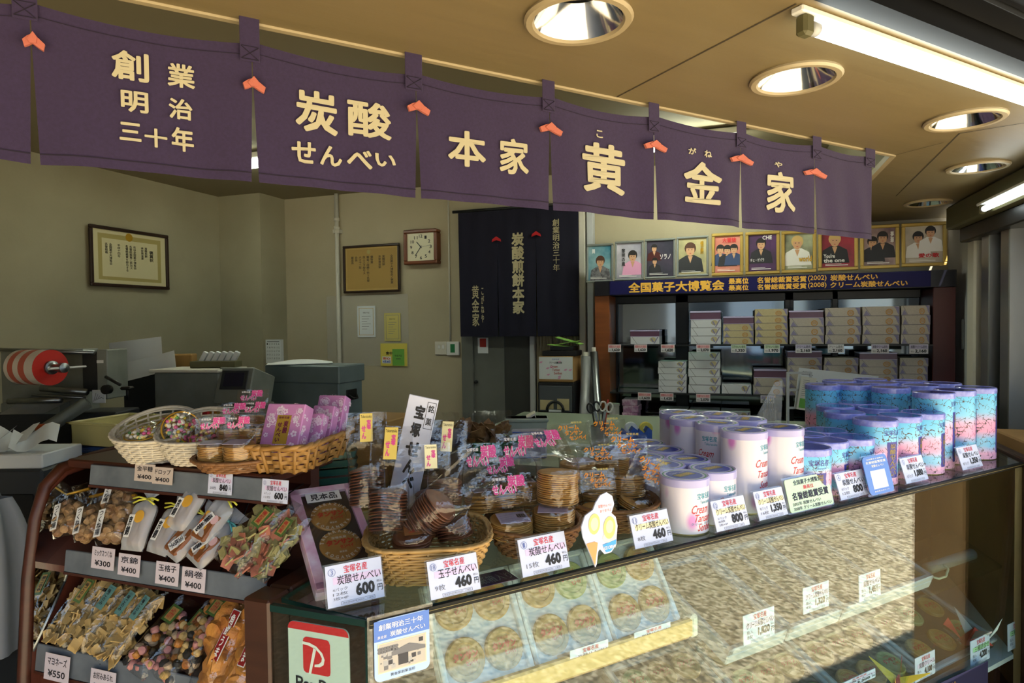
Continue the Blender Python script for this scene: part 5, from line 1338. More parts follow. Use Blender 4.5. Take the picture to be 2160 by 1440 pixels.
def stand_card(BL, BR, TL, art, name, label, cat='price card', stand=True, base=ZC, m='cardwhite', yfix=None, a=.30, group=None, M=None, round_=0):
    """a card standing on the counter: its foot is found on the counter, its width and height from the other corners"""
    p = onZ(*BL, base + .006) if yfix is None else onY(*BL, yfix)
    n = Vector((0, -math.cos(a), math.sin(a)))
    pr, pt = onP(*BR, p, n), onP(*TL, p, n)
    w = (pr - p).length; h = (pt - p).length
    t = thing(name, label, cat, group, lean(p.x, p.y, p.z, a))
    f = MB()
    if round_:
        rr = w * round_; pts = []
        for (cx, cy, a0) in ((w - rr, rr, -PI / 2), (w - rr, h - rr, 0), (rr, h - rr, PI / 2), (rr, rr, PI)):
            pts += [(cx + rr * math.cos(a0 + PI / 2 * k / 5), cy + rr * math.sin(a0 + PI / 2 * k / 5)) for k in range(6)]
        f.prism(pts, -.0008, .001, m)
    else: f.box(0, w, 0, h, -.0008, .001, m)
    art(f, w, h); f.build('printed_card', t)
    if stand:
        f = MB(); k = .03 * w
        f.box(-k, w + k, -k * .5, h + k, -.0035, -.0012, 'acrylic'); 
        f.M = RX(-(PI / 2 - 0) + a) if False else Matrix()
        # foot plate along the counter
        fy, fz = math.cos(a), math.sin(a)
        R = Matrix(((1, 0, 0, 0), (0, math.sin(a), -math.cos(a), 0), (0, math.cos(a), math.sin(a), 0), (0, 0, 0, 1))).inverted()
        f.M = R; f.box(0, w, 0, .045, -.0055, -.0035, 'acrylic'); f.build('acrylic_stand', t)
    return t
def PC(num, name, band, price, left): return lambda f, w, h: price_art(f, w, h, num, name, band, price, left)
def band_sign(f, w, h): pass
stand_card((692, 1284), (811, 1257), (683, 1196), PC('3', '炭酸せんべい', 'bandlilac', '600', ['4パック', '12枚', '3枚×4P']), 'price_card', 'price card for 600 yen in front of the pink sample box')
stand_card((909, 1266), (1014, 1242), (897, 1186), PC('18', '玉子せんべい', 'bandlilac', '460', ['9枚']), 'price_card', 'price card for 460 yen reading 9 pieces, before the tan basket')
stand_card((1103, 1218), (1201, 1192), (1091, 1139), PC('1', '炭酸せんべい', 'bandlilac', '460', ['15枚']), 'price_card', 'price card for 460 yen reading 15 pieces, before the round basket')
stand_card((1340, 1158), (1420, 1142), (1325, 1089), PC('11', 'クリーム炭酸せんべい', 'bandyellow', '460', ['8枚']), 'price_card', 'price card for 460 yen with a yellow band, left of the cream tins')
stand_card((1512, 1122), (1581, 1104), (1497, 1058), PC('12', 'クリーム炭酸せんべい', 'bandyellow', '800', ['5パック', '8枚', '2枚×4P']), 'price_card', 'price card for 800 yen with a yellow band before the cream tins')
stand_card((1602, 1098), (1662, 1084), (1588, 1038), PC('13', 'クリーム炭酸せんべい', 'bandyellow', '1,350', ['8パック', '16枚']), 'price_card', 'price card for 1,350 yen with a yellow band by the green card')
stand_card((1774, 1055), (1832, 1041), (1759, 1000), PC('4', '炭酸せんべい', None, '800', ['4パック', '12枚']), 'price_card', 'white price card for 800 yen between the green and the blue card')
stand_card((1912, 1020), (1958, 1009), (1896, 968), PC('5', '炭酸せんべい', None, '1,080', ['6パック']), 'price_card', 'price card for 1,080 yen before the middle sized blue tins')
stand_card((2031, 992), (2073, 982), (2016, 945), PC('6', '炭酸せんべい', None, '1,350', ['8パック']), 'price_card', 'price card for 1,350 yen rightmost on the glass counter')
def green_art(f, w, h):
    def tx(s, x0, y0, x1, y1, m, b=0.02): f.text(s, w * x0, h * (1 - y1), w * x1, h * (1 - y0), m, .0014, b)
    tx('全国菓子大博覧会', .18, .06, .82, .21, 'navy'); tx('最高位', .38, .25, .62, .37, 'cardred'); tx('名誉総裁賞受賞', .1, .42, .93, .66, 'navy', .03)
    tx('2002年 炭酸せんべい', .08, .71, .72, .82, 'navy', .008); tx('2008年 クリーム炭酸せんべい', .08, .85, .95, .96, 'navy', .008)
stand_card((1668, 1083), (1758, 1058), (1649, 1014), green_art, 'award_card', 'pale green award card with dark blue writing on the counter edge', 'card', m='cardgreen', round_=.04, a=.26)
def qr_art(f, w, h):
    def tx(s, x0, y0, x1, y1, m, b=0.012): f.text(s, w * x0, h * (1 - y1), w * x1, h * (1 - y0), m, .0014, b)
    tx('全国菓子大博覧会', .15, .06, .85, .10, 'white'); tx('名誉総裁賞受賞', .1, .13, .92, .20, 'white', .02); tx('炭酸せんべい', .3, .23, .8, .30, 'white', .02)
    f.box(w * .2, w * .8, h * .14, h * .62, .001, .0013, 'cardwhite'); tx('黄金家公式サイト', .2, .90, .8, .94, 'white')
stand_card((1836, 1046), (1884, 1024), (1814, 966), qr_art, 'blue_card', 'bright blue rounded card with a blank white square on the counter', 'card', m='cardblue', round_=.12, a=.26)
# sign lying under the glass
p = onZ(1022, 1236, ZC - .012)
f = MB(); q = onZ(1092, 1218, ZC - .012); f.M = T(p.x, p.y, ZC - .0135); w = q.x - p.x
f.box(-.02, w, 0, .055, 0, .001, 'cardviolet'); f.text('紙箱入り', 0, .008, w * .95, .04, 'greywhite', .0015)
tag(f.build('violet_sign'), 'violet strip with white lettering under the counter glass', 'sign')
# ice cream board
p = onY(1256, 1195, YF - .011); pt = onY(1256, 1044, YF - .011); sc = (pt.z - p.z) / 151 ; sx = (onY(1306, 1120, YF - .011).x - onY(1226, 1120, YF - .011).x) / 80
t = thing('ice_cream_board', 'small white cut-out board of ice cream cone and cup on the counter edge', 'board', None, frame(p, (1, 0, 0), (0, 0.0, 1)))
def IP(x, y): return ((x - 1256) * sx, (1195 - y) * sc)
def ell(cx, cy, rx, ry, n=20, a0=0, a1=2 * PI): return [IP(cx + rx * math.cos(a0 + (a1 - a0) * i / n), cy - ry * math.sin(a0 + (a1 - a0) * i / n)) for i in range(n)]
out = [IP(*q) for q in ((1256, 1196), (1243, 1160), (1231, 1128), (1228, 1105), (1236, 1083), (1252, 1074), (1258, 1060), (1268, 1046), (1281, 1042), (1293, 1052), (1297, 1070), (1291, 1088), (1300, 1098), (1304, 1118), (1302, 1140), (1301, 1158), (1290, 1172), (1276, 1173), (1266, 1160), (1262, 1164), (1259, 1190))]
f = MB(); f.prism(out, -.003, 0, 'cardwhite'); f.build('board', t)
f = MB()
def fl(pts, m, z): f.add([(a, b, z) for a, b in pts], [tuple(range(len(pts)))], m)
mat('cone', '#e39a5e', .5); mat('wafer', '#edcf7a', .5); mat('cream', '#f3ead0', .5); mat('cupblue', '#2f9be0', .4)
fl([IP(*q) for q in ((1255, 1192), (1237, 1142), (1254, 1141), (1261, 1145))], 'cone', .0008); fl(ell(1254, 1104, 12, 22), 'wafer', .001); fl(ell(1286, 1118, 13, 24), 'wafer', .001); fl(ell(1286, 1138, 15, 12), 'cream', .0008)
fl([IP(*q) for q in ((1271, 1152), (1300, 1146), (1299, 1158), (1288, 1169), (1278, 1169))], 'cupblue', .0012)
f.text('ICE CREAM', *IP(1274, 1163), *IP(1298, 1156), 'white', .0016, .03); f.text('炭酸せんべい', *IP(1262, 1073), *IP(1292, 1066), 'orange', .0012); f.text('ありますよ', *IP(1266, 1083), *IP(1290, 1077), 'orange', .0012)
for (cx, cy) in ((1254, 1104), (1286, 1116)):
    fl(ell(cx, cy, 8, 14, 16), 'bandyellow', .0013)
f.build('picture', t)

# payment sign and photo sign on the glass
space('room')
XS = .888
a, b = onX(609, 1299, XS), onX(737, 1334, XS); w = a.y - b.y; H_ = .19
t = thing('payment_sign', 'white and red rounded payment sign on the left side glass', 'sign', None, frame((XS, a.y, (a.z + b.z) / 2 - H_), (0, -1, 0), (0, 0, 1)))
def rr_poly(w, h, r, n=5):
    pts = []
    for (cx, cy, a0) in ((w - r, r, -PI / 2), (w - r, h - r, 0), (r, h - r, PI / 2), (r, r, PI)): pts += [(cx + r * math.cos(a0 + PI / 2 * k / n), cy + r * math.sin(a0 + PI / 2 * k / n)) for k in range(n + 1)]
    return pts
f = MB(); f.prism(rr_poly(w, H_, .012), 0, .0025, 'white')
top_ = [(x, y) for x, y in rr_poly(w, H_, .012) if y > H_ - .0125] ; f.add([(x, y, .0028) for x, y in top_] + [(0, H_ - .013, .0028), (w, H_ - .013, .0028)][::1], [tuple(range(len(top_))) + (len(top_), len(top_) + 1)], 'red'); f.build('plate', t)
f = MB(); cx0, cx1, y0, y1 = w * .25, w * .70, H_ - .084, H_ - .023
def LP(u, v): return (cx0 + (cx1 - cx0) * u, y0 + (y1 - y0) * v)
def fp(pts, m, z): f.add([(*LP(*p), z) for p in pts], [tuple(range(len(pts)))], m)
fp([(.10, 0), (.9, 0), (.98, .04), (1, .12), (1, .88), (.95, .97), (.88, 1), (.12, 1), (.03, .95), (0, .86), (0, .12), (.03, .04)], 'red', .0030)
arc = [(-.02 + 0 * k, .0) for k in range(0)]
outer = [(.02 + .85 * math.sin(PI * k / 14 * .98) * (1) if False else 0, 0) for k in range(0)]
swoosh = [(-.02, .86), (.25, .85), (.5, .78), (.72, .62), (.8, .45), (.76, .3), (.62, .22), (.42, .2), (.43, .27), (.58, .30), (.68, .38), (.70, .48), (.62, .6), (.45, .71), (.2, .77), (-.02, .78)]
f.add([(*LP(*p), .0034) for p in swoosh], [(i, i + 1, 14 - i, 15 - i) for i in range(7)], 'white')
fp([(.20, -.02), (.29, -.02), (.50, .70), (.40, .74)], 'white', .0034)
f.build('emblem', t)
f = MB(); f.text('PayPay', w * .12, H_ - .122, w * .88, H_ - .092, 'ink', .0032, .012); f.build('lettering', t)
space('front')
def photo_art(f, w, h):
    f.box(0, w, h * .66, h * .99, .001, .0012, 'signphotoblue'); 
    f.text('創業明治三十年', w * .08, h * .83, w * .88, h * .93, 'white', .0016, .01); f.text('炭酸せんべい', w * .28, h * .70, w * .92, h * .79, 'white', .0016, .01); f.text('黄金家', w * .06, h * .70, w * .22, h * .75, 'white', .0016)
    f.box(w * .06, w * .94, h * .13, h * .62, .0012, .0014, 'photobeige'); rng = random.Random(11)
    f.box(w * .08, w * .92, h * .15, h * .60, .0014, .0016, 'photosky')
    for i in range(46):
        x, y = rng.uniform(.09, .8), rng.uniform(.16, .40 if i % 3 else .5); s = rng.uniform(.02, .09)
        f.box(w * x, w * min(.915, x + s), h * y, h * (y + s * .9), .0016, .0017 + i * .000004, ('photodark', 'photomid', 'photopale')[i % 3])
    f.add([(w * .3, h * .44, .0021), (w * .62, h * .52, .0021), (w * .92, h * .42, .0021), (w * .92, h * .37, .0021), (w * .3, h * .38, .0021)], [(0, 1, 2, 3, 4)], 'photomid'); f.box(w * .42, w * .6, h * .2, h * .38, .002, .0021, 'photodark')
    for i in range(14):
        x = .09 + .05 * (i % 7); y = .48 + .05 * (i // 7); f.add([(w * (x + .04 * math.cos(k)), h * (y + .03 * math.sin(k)), .0018) for k in range(6)], [tuple(range(6))], 'photomid')
    f.text('黄金家創業当初', w * .28, h * .05, w * .72, h * .10, 'ink', .0016)
mat('signphotoblue', '#4a76c8', .35); mat('signlight', '#a8c4ea', .35); mat('photobeige', '#d8c8a8', .5); mat('photosky', '#b8b0a4', .5); mat('photodark', '#2c2e38', .5); mat('photomid', '#6c6c70', .5); mat('photopale', '#a8a6a4', .5)
def tall_sign():
    p = onY(790, 1438, YF - .008); pr = onY(906, 1404, YF - .008); pt = onY(775, 1318, YF - .008)
    w = pr.x - p.x; h = pt.z - p.z + .005
    t = thing('photo_sign', 'blue plastic sign with an old shop photograph on the front glass corner', 'sign', None, frame((p.x, YF - .0085, p.z - .002), (1, 0, 0), (0, 0, 1)))
    f = MB(); f.prism(rr_poly(w, h, .010), -.001, .001, 'signlight'); photo_art(f, w, h); f.build('printed_card', t)
    f = MB(); f.box(-.010, w + .008, -.004, h + .008, -.0028, -.0018, 'acrylic'); f.build('clear_sleeve', t)
tall_sign()

# cards standing inside the case
for i, (BL, BR, TL, n, b, pr, l, zb) in enumerate((((1203, 1423), (1283, 1403), (1197, 1374), '炭酸せんべい', 'bandlilac', '1,350', 'faint 1,350 yen card below the tan tray lip inside the case', .0), ((1338, 1370), (1414, 1350), (1335, 1335), '炭酸せんべい', 'bandlilac', '1,761', 'faint price card below the right end of the tan lip', 0),
        ((1568, 1362), (1633, 1332), (1564, 1300), 'クリーム炭酸せんべい', 'bandlilac', '1,820', '1,820 yen card on the brown single tray inside the case', 0), ((1694, 1296), (1748, 1276), (1690, 1242), 'クリーム炭酸せんべい', 'bandlilac', '1,320', '1,320 yen card on the double tray inside the case', 0), ((1812, 1270), (1857, 1252), (1806, 1216), '炭酸せんべい', 'bandlilac', '1,461', '1,461 yen card on the widest tray inside the case', 0),
        ((1772, 1462), (1846, 1434), (1768, 1445), '炭酸せんべい', 'bandlilac', '3,200', 'price card cut by the bottom edge left of the paper crane', 0), ((1930, 1440), (1972, 1424), (1922, 1394), '炭酸クリーム', 'bandlilac', '4,100', '4,100 yen card beside the red and yellow crane', 0), ((2047, 1408), (2087, 1396), (2034, 1364), '三種詰合せ', 'bandgreen', '4,200', '4,200 yen card with a green band before the red and white crane', 0), ((2126, 1374), (2160, 1360), (2114, 1328), '三種詰合せ', 'bandgreen', '5,000', '5,000 yen card with a green band at the right end of the case', 0))):
    stand_card(BL, BR, TL, PC('', n, b, pr, ['箱入', '枚']), 'price_card', l, stand=False, yfix=YF + .012, a=.02)
space('room')
VY = math.atan2(FW.y, FW.x) - PI / 2          # yaw that turns local y away from the street corner
# ================================================================ side rack with bagged sweets
RY0, RY1 = .812, 1.388                     # from the showcase post to the curved left panel
mat('rackwood', '#4a2416', .4, noise=(5, '#3a1b10', .3, .7), stretch=(1, 1, 10)); mat('rackinner', '#4f2316', .5); mat('rail', '#6d747c', .25, spec=.6, noise=(18, '#5c636b', .35, .7)); mat('wire', '#1a1a1a', .4, metal=.6)
rack = thing('display_rack', 'dark wooden display rack with three tiers of bagged sweets', 'rack', None, T(0, 0, 0))
XK = 1.20
prof = [(.885, 0), (.903, .75), (.918, .95), (.936, 1.07), (.958, 1.135), (.993, 1.165), (1.06, 1.176), (1.13, 1.180), (XK, 1.180), (XK, 0)]
f = MB(); f.prism([(x, z) for x, z in prof], RY1, RY1 + .03, 'rackinner', 'y', 'rackwood')
f.tube([(x, RY1 + .010, z) for x, z in prof[:9]], .013, 'rackwood', 8); f.build('side_panel', rack)
f = MB(); mir = [(.914, .80), (.925, 1.0), (.942, 1.08), (.962, 1.125), (.998, 1.150), (1.10, 1.162), (1.04, 1.06), (.985, .92)]
f.add([(x, RY1 - .003, z) for x, z in mir], [tuple(range(len(mir)))], 'mirror')
for (a, b) in (((1.10, 1.162), (1.04, 1.06)), ((1.04, 1.06), (.985, .92)), ((.985, .92), (.914, .80))): f.tube([(a[0], RY1 - .004, a[1]), (b[0], RY1 - .004, b[1])], .002, 'steel', 6)
f.build('mirror_panel', rack)
f = MB(); f.box(XK - .03, XK, .878, RY1, 0, 1.168, 'rackinner'); f.build('back_board', rack)
f = MB(); f.box(1.00, XK, .84, RY1, 1.168, 1.186, 'rackwood', .003); f.build('top_shelf', rack)
def slope_shelf(x0, z0, x1, z1, name):
    f = MB(); k = .014
    RY0 = .878
    f.add([(x0, RY0, z0), (x0, RY1, z0), (x1, RY1, z1), (x1, RY0, z1), (x0, RY0, z0 - k), (x0, RY1, z0 - k), (x1, RY1, z1 - k), (x1, RY0, z1 - k)], [(0, 3, 2, 1), (4, 5, 6, 7), (0, 1, 5, 4), (0, 4, 7, 3), (1, 2, 6, 5), (3, 7, 6, 2)], 'rackinner'); f.build(name, rack)
slope_shelf(.945, .975, XK - .03, 1.125, 'middle_shelf'); slope_shelf(.925, .768, XK - .03, .93, 'lower_shelf')
for (x, z0, z1, ya, yb) in ((.992, 1.137, 1.180, RY0, 1.31), (.943, .965, 1.010, RY0, 1.325), (.920, .757, .812, RY0, RY1)):
    f = MB(); f.M = T(x, 0, z0) @ RY(.12); f.box(-.003, .003, ya, yb, 0, z1 - z0, 'rail', .0015); f.box(-.004, .02, ya, yb, -.005, .0, 'rackwood'); f.build('price_rail', rack)
f = MB(); f.box(.93, XK - .03, RY0, RY1, 0, .74, 'rackinner'); f.box(.905, .93, RY0, RY1, 0, .70, 'rackwood'); f.build('base', rack)

# handwritten cards on the rails
mat('handcard', '#c9bfc9', .6); mat('handcard2', '#c0b2aa', .6)
def rail_card(x0, x1, yt, yb, X, name, price, label, m='handcard'):
    Yl, Yr, zt, zb = wrect(x0, yt, x1, yb, X)
    w, h = Yl - Yr, zt - zb
    f = MB(); f.box(0, w, 0, h, 0, .001, m)
    f.text(name, w * .12, h * .58, w * .9, h * .88, 'ink', .0014, .012); f.text(price, w * .16, h * .14, w * .86, h * .40, 'ink', .0014, .02)
    tag(f.build('price_card', mtx=frame((X, Yl, zb), (0, -1, 0), (.12, 0, 1))), label, 'price card', 'handwritten cards on the rack rails')
rail_card(283, 325, 979, 1015, .985, '金平糖', '¥400', 'handwritten 400 yen card, left one of the touching pair on the top rail', 'handcard2')
rail_card(321, 363, 986, 1021, .985, 'ドロップ', '¥400', 'handwritten 400 yen card, right one of the touching pair on the top rail', 'handcard2')
rail_card(192, 239, 1156, 1200, .934, 'ミックスつくね', '¥300', 'handwritten 300 yen card on the middle rail')
rail_card(248, 293, 1170, 1214, .934, '京錦', '¥400', 'handwritten 400 yen card, leftmost of the three on the middle rail')
rail_card(327, 375, 1187, 1233, .934, '玉格子', '¥400', 'handwritten 400 yen card, middle of the three on the middle rail')
rail_card(382, 431, 1199, 1247, .934, '絹巻', '¥400', 'handwritten 400 yen card, rightmost of the three on the middle rail')
rail_card(92, 143, 1383, 1436, .908, 'マヨネーズ', '¥550', 'handwritten 550 yen card on the lowest rail')
rail_card(189, 241, 1416, 1462, .908, 'お好みあられ', '¥550', 'handwritten card cut by the bottom edge on the lowest rail')
def rail_print(x0, x1, yt, yb, X, num, name, price, left, label):
    Yl, Yr, zt, zb = wrect(x0, yt, x1, yb, X); w, h = Yl - Yr, zt - zb
    f = MB(); f.box(0, w, 0, h, 0, .001, 'cardwhite'); price_art(f, w, h, num, name, 'bandlilac', price, left)
    tag(f.build('price_card', mtx=frame((X, Yl, zb), (0, -1, 0), (.12, 0, 1))), label, 'price card', 'printed cards on the rack rail')
rail_print(438, 488, 996, 1042, .985, '2', '炭酸せんべい', '840', ['30枚'], 'printed 840 yen card on the top rail of the rack')
rail_print(551, 606, 1012, 1060, .985, '3', '炭酸せんべい', '600', ['4パック', '12枚'], 'printed 600 yen card on the top rail of the rack')
# thin wire dividers on the shelves
for px in (345, 405, 460, 520):
    y = onX(px, 1190, .95).y; f = MB(); f.tube([(.948, y, .995), (1.04, y, 1.125), (1.12, y, 1.14)], .0013, 'wire', 5); f.build('wire_divider', rack)
for px in (250, 420):
    y = onX(px, 1380, .93).y; f = MB(); f.tube([(.930, y, .79), (1.02, y, .90), (1.12, y, .93)], .0013, 'wire', 5); f.build('wire_divider', rack)

# ================================================================ bags
mat('bagpaper', '#c3c8d2', .5); mat('tiegold', '#c99a30', .3, metal=.6); mat('tieyellow', '#d2cf4a', .5); mat('tieblue', '#5cb4bc', .5)
mat('cluster', '#7a573a', .6, noise=(45, '#a98a62', .35, .65), bump=(60, .5)); mat('stickbrown', '#7c4a26', .5); mat('chipgreen', '#9c9560', .65, noise=(30, '#b0a66c', .35, .65), bump=(80, .3)); mat('chippink', '#b5705a', .65, bump=(80, .3)); mat('chiptan', '#b29256', .6, noise=(25, '#c7aa70', .35, .65)); mat('mochi', '#a8642a', .55, noise=(25, '#c98b40', .35, .65), bump=(45, .7)); mat('araremix', '#c9b090', .6); mat('areblack', '#1b1916', .6); mat('arepink', '#c98a86', .6); mat('labelgreen', '#4d6a34', .5); mat('labelred', '#8c1c1e', .45); mat('labelteal', '#5f8a86', .5); mat('paperfrost', '#c9d0dc', .45)
film('frostbag', '#f4f6fb', .22, .05, 1.45, bump=(30, .6), haze=.34)
def pillow(w, h, t, m, rng, neck=0):
    """a film bag: x across, y along, z out; neck > 0 gathers its top like a tied pouch"""
    f = MB(); ph = [rng.uniform(0, 6) for _ in range(6)]
    def fn(u, v, s):
        a, b = 2 * u - 1, v
        wx = w / 2
        th = (1 - abs(a) ** 3) ** .6 * min(1, (b / .12)) ** .5 * (min(1, (1 - b) / .22) ** .6 if not neck else 1)
        if neck:
            k = math.exp(-((b - .78) / .07) ** 2); wx *= 1 - .72 * k; th *= 1 - .75 * k
            if b > .80: th *= .35; wx *= .75 + (b - .8)
            if b > .97: th *= .5
        wr = .03 * math.sin(17 * a + ph[0]) * math.sin(9 * b + ph[1]) + .03 * math.sin(7 * a + 13 * b + ph[2]) + (.10 * math.sin(26 * a + ph[3]) * max(0, b - .7) if not neck else .05 * math.sin(19 * a + ph[3]) * max(0, b - .6))
        return (a * wx + .02 * w * math.sin(5 * b + ph[4]), b * h, s * t / 2 * th + (wr * t * (.5 + th)) )
    for s in (1, -1): f.grid(lambda u, v: fn(u, v, s), 14, 16, m)
    return f
def rack_frame(px, py, X0, z0, slope, rot=0, lift=0):
    n = Vector((-math.sin(slope), 0, math.cos(slope)))
    p = onP(px, py, Vector((X0, 0, z0)), n) + n * lift
    return frame(p, (0, -1, 0), (math.cos(slope), 0, math.sin(slope))) @ RZ(rot)
def chips(rng, w, h, t, n, mats, sx, sy, th=.0035, zoff=0, y0=.05, y1=.8, round_=0):
    f = MB()
    for i in range(n):
        x, y = rng.uniform(-.40, .40) * w, rng.uniform(y0, y1) * h
        f.M = T(x, y, rng.uniform(-.32, .36) * t + zoff) @ RZ(rng.uniform(0, 6)) @ RX(rng.uniform(-.8, .8)) @ RY(rng.uniform(-.6, .6))
        k = rng.uniform(.75, 1.15); m = mats[rng.randrange(len(mats))]
        if round_: f.lathe([(.0002, -th), (sx * k * .8, -th * .8), (sx * k, 0), (sx * k * .8, th * .8), (.0002, th)], 9, m)
        else: f.prism([(-sx * k, -sy), (0, -sy * 1.1), (sx * k, -sy * .9), (sx * k * 1.05, sy), (0, sy * .95), (-sx * k * .95, sy * 1.05)], -th / 2, th / 2, m)
    return f
RB = random.Random(21)
def bag(M, kind, label, w=.10, h=.17, t=.05, group='bagged sweets on the rack'):
    rng = random.Random(label)
    t_ = thing({'cluster': 'sweets_bag', 'paper': 'paper_pouch', 'slab': 'paper_pouch', 'chip': 'cracker_bag', 'thin': 'cracker_bag', 'mix': 'cracker_bag', 'mochi': 'cracker_bag'}[kind], label, 'bag', group, M)
    def lab(x0, x1, y0, y1, z, m, txt=None, tm='ink', rot=0, tb=.02, tx=None):
        f = MB(); f.M = T((x0 + x1) / 2, (y0 + y1) / 2, z) @ RZ(rot); a, b = (x1 - x0) / 2, (y1 - y0) / 2
        f.box(-a, a, -b, b, 0, .0006, m)
        if txt: f.text(txt, -a * .7, -b * .86, a * .7, b * .86, tm, .001, tb)
        f.build('label', t_)
    if kind == 'cluster':
        f = chips(rng, w * .9, h, t, 60, ['cluster'], .011, .011, .009, 0, .06, .62, 1); o = f.build('nut_clusters', t_); o['kind'] = 'stuff'
        pillow(w, h, t * 1.15, 'cello', rng).build('clear_film', t_)
        f = MB(); f.box(-w * .42, w * .42, h * .83, h * .87, -.003, .004, 'tiegold', .001); f.build('gold_tie', t_)
        lab(-w * .36, -w * .14, h * .08, h * .58, t * .55, 'white', 'つ\nく\nね\n揚', 'ink', .1)
    elif kind in ('paper', 'slab'):
        if kind == 'paper':
            f = MB()
            for i in range(6): f.box(-w * .3 + i * w * .1, -w * .3 + i * w * .1 + .008, h * .08, h * .66, -.008, .006, 'stickbrown', .003)
            f.build('cracker_sticks', t_)
        else:
            f = MB(); f.box(-w * .36, w * .36, h * .06, h * .52, -.012, .014, 'stickbrown', .004); f.build('sweet_slab', t_)
        pillow(w, h, t, 'frostbag', rng, neck=1).build('paper_pouch', t_)
        f = MB(); tm = 'tieblue' if 'blue' in label else 'tieyellow'
        f.tube([(w * .17 * math.cos(a), h * .78, t * .16 * math.sin(a)) for a in [2 * PI * k / 14 for k in range(14)]], .0022, tm, 6, closed=True)
        for sg in (-1, 1):
            f.tube([(0, h * .78, t * .2), (sg * .018, h * .80, t * .35), (sg * .034, h * .77, t * .3)], .002, tm, 5); f.tube([(0, h * .78, t * .2), (sg * .014, h * .75, t * .36), (sg * .028, h * .70, t * .34)], .002, tm, 5)
        f.build('ribbon_tie', t_)
        if kind == 'paper':
            lab(-w * .30, -w * .06, h * .18, h * .52, t * .56, 'white', '京\n錦', 'ink', .05, .03)
            f = MB(); f.M = T(w * .10, h * .50, t * .54); f.lathe([(.0002, .0006), (.010, .0006), (.0125, .0003)], 18, 'goldprint'); f.build('gold_seal', t_)
        elif '絹' in label or 'flower' in label:
            lab(-w * .2, w * .06, h * .12, h * .5, t * .5, 'white', '絹\n巻', 'ink', -.3, .03); 
            f = MB()
            for k in range(7): f.M = T(-w * .2 + (k % 3) * w * .12, h * (.16 + .05 * k), t * .512); f.disc(.005, .0, 10, 'orange' if k % 2 else 'goldprint')
            f.build('flower_print', t_)
            f = MB(); f.M = T(w * .24, h * .42, t * .52); f.disc(.009, 0, 14, 'tagpink'); f.build('round_seal', t_)
        else: lab(-w * .12, w * .2, h * .1, h * .36, t * .5, 'white', '玉\n格\n子', 'ink', -.35, .02)
    else:
        if kind == 'chip': f = chips(rng, w, h, t, 95, ['chipgreen', 'chipgreen', 'chippink'], .0115, .009, .003)
        elif kind == 'thin': f = chips(rng, w, h, t, 90, ['chiptan'], .009, .012, .0025)
        elif kind == 'mix': f = chips(rng, w, h, t, 70, ['mochi', 'araremix', 'arepink', 'areblack', 'chiptan'], .009, .009, .008, round_=1)
        else: f = chips(rng, w, h, t * .8, 26, ['mochi'], .026, .026, .018, round_=1)
        o = f.build('crackers', t_); o['kind'] = 'stuff'
        pillow(w, h, t * 1.2, 'cello', rng).build('clear_film', t_)
        if kind == 'chip': lab(-w * .02, w * .26, h * .52, h * .76, t * .62, 'labelgreen'); lab(.03 * w, w * .21, h * .55, h * .73, t * .62 + .001, 'oldpaper', '磯\n松\n葉', 'redpaper')
        if kind == 'thin': lab(-w * .05, w * .25, h * .5, h * .78, t * .6, 'labelgreen' if 'green' in label else 'labelteal'); lab(.01 * w, w * .19, h * .53, h * .75, t * .6 + .001, 'oldpaper' if 'green' in label else 'labelteal', '味\nご\nの\nみ', 'ink')
        if kind == 'mix': lab(-w * .2, w * .2, h * .62, h * .84, t * .58, 'labelgreen'); lab(-.13 * w, w * .13, h * .65, h * .81, t * .58 + .001, 'oldpaper', 'お好み', 'redpaper')
        if kind == 'mochi': lab(-w * .02, w * .22, h * .30, h * .82, t * .62, 'white'); lab(0, w * .20, h * .31, h * .81, t * .62 + .001, 'labelred', '角\n餅\nう\nま', 'white', tb=.03)
    return t_
XM, ZM, SL = .952, .985, .70
def mid(px, py, rot=0, lift=.02, sl=SL): return rack_frame(px, py, XM, ZM, sl, rot, lift)
bag(mid(165, 1138, .30, 0.030, 1.0), 'cluster', 'bag of nut clusters, leftmost on the middle shelf by the mirror', .070, .115, .04)
bag(mid(212, 1146, .28, 0.030, 1.0), 'cluster', 'bag of nut clusters, second from the mirror on the middle shelf', .070, .115, .04)
bag(mid(262, 1156, .22, 0.035, 1.0), 'cluster', 'bag of nut clusters, third from the mirror, beside the tall paper pouch', .072, .115, .045)
bag(mid(278, 1090, .25, 0.040, .9), 'cluster', 'bag of dark sweets with gold tie behind the nut cluster bags', .08, .09, .04)
bag(mid(302, 1166, 0.02, 0.030, 1.1), 'paper', 'tall frosted pouch with yellow tie and gold seal, nearest the nut clusters', .058, .130, .028)
bag(mid(352, 1176, -0.12, 0.030, 1.0), 'paper', 'frosted pouch with yellow tie and gold seal, second along the middle shelf', .056, .122, .028)
bag(mid(398, 1130, -0.18, 0.040, 1.0), 'paper', 'frosted pouch with gold seal half hidden behind the brown slab pouch', .056, .115, .028)
bag(mid(385, 1192, -0.36, 0.040, .85), 'slab', 'frosted pouch with a brown slab and white label, in front on the middle shelf', .058, .122, .028)
bag(mid(445, 1160, -0.3, 0.040, .95), 'slab', 'frosted pouch with a brown slab, behind the flower label pouch', .058, .122, .028)
bag(mid(432, 1206, -0.42, 0.040, .80), 'slab', 'frosted pouch with blue tie and orange flower label', .058, .120, .028)
bag(mid(500, 1214, -0.4, 0.040, .85), 'chip', 'clear bag of green and pink crackers, left of two on the middle shelf', .085, .165, .04)
bag(mid(552, 1228, -0.3, 0.030, .85), 'chip', 'clear bag of green and pink crackers, next to the pink sample box', .070, .15, .035)
XLo, ZLo = .930, .778
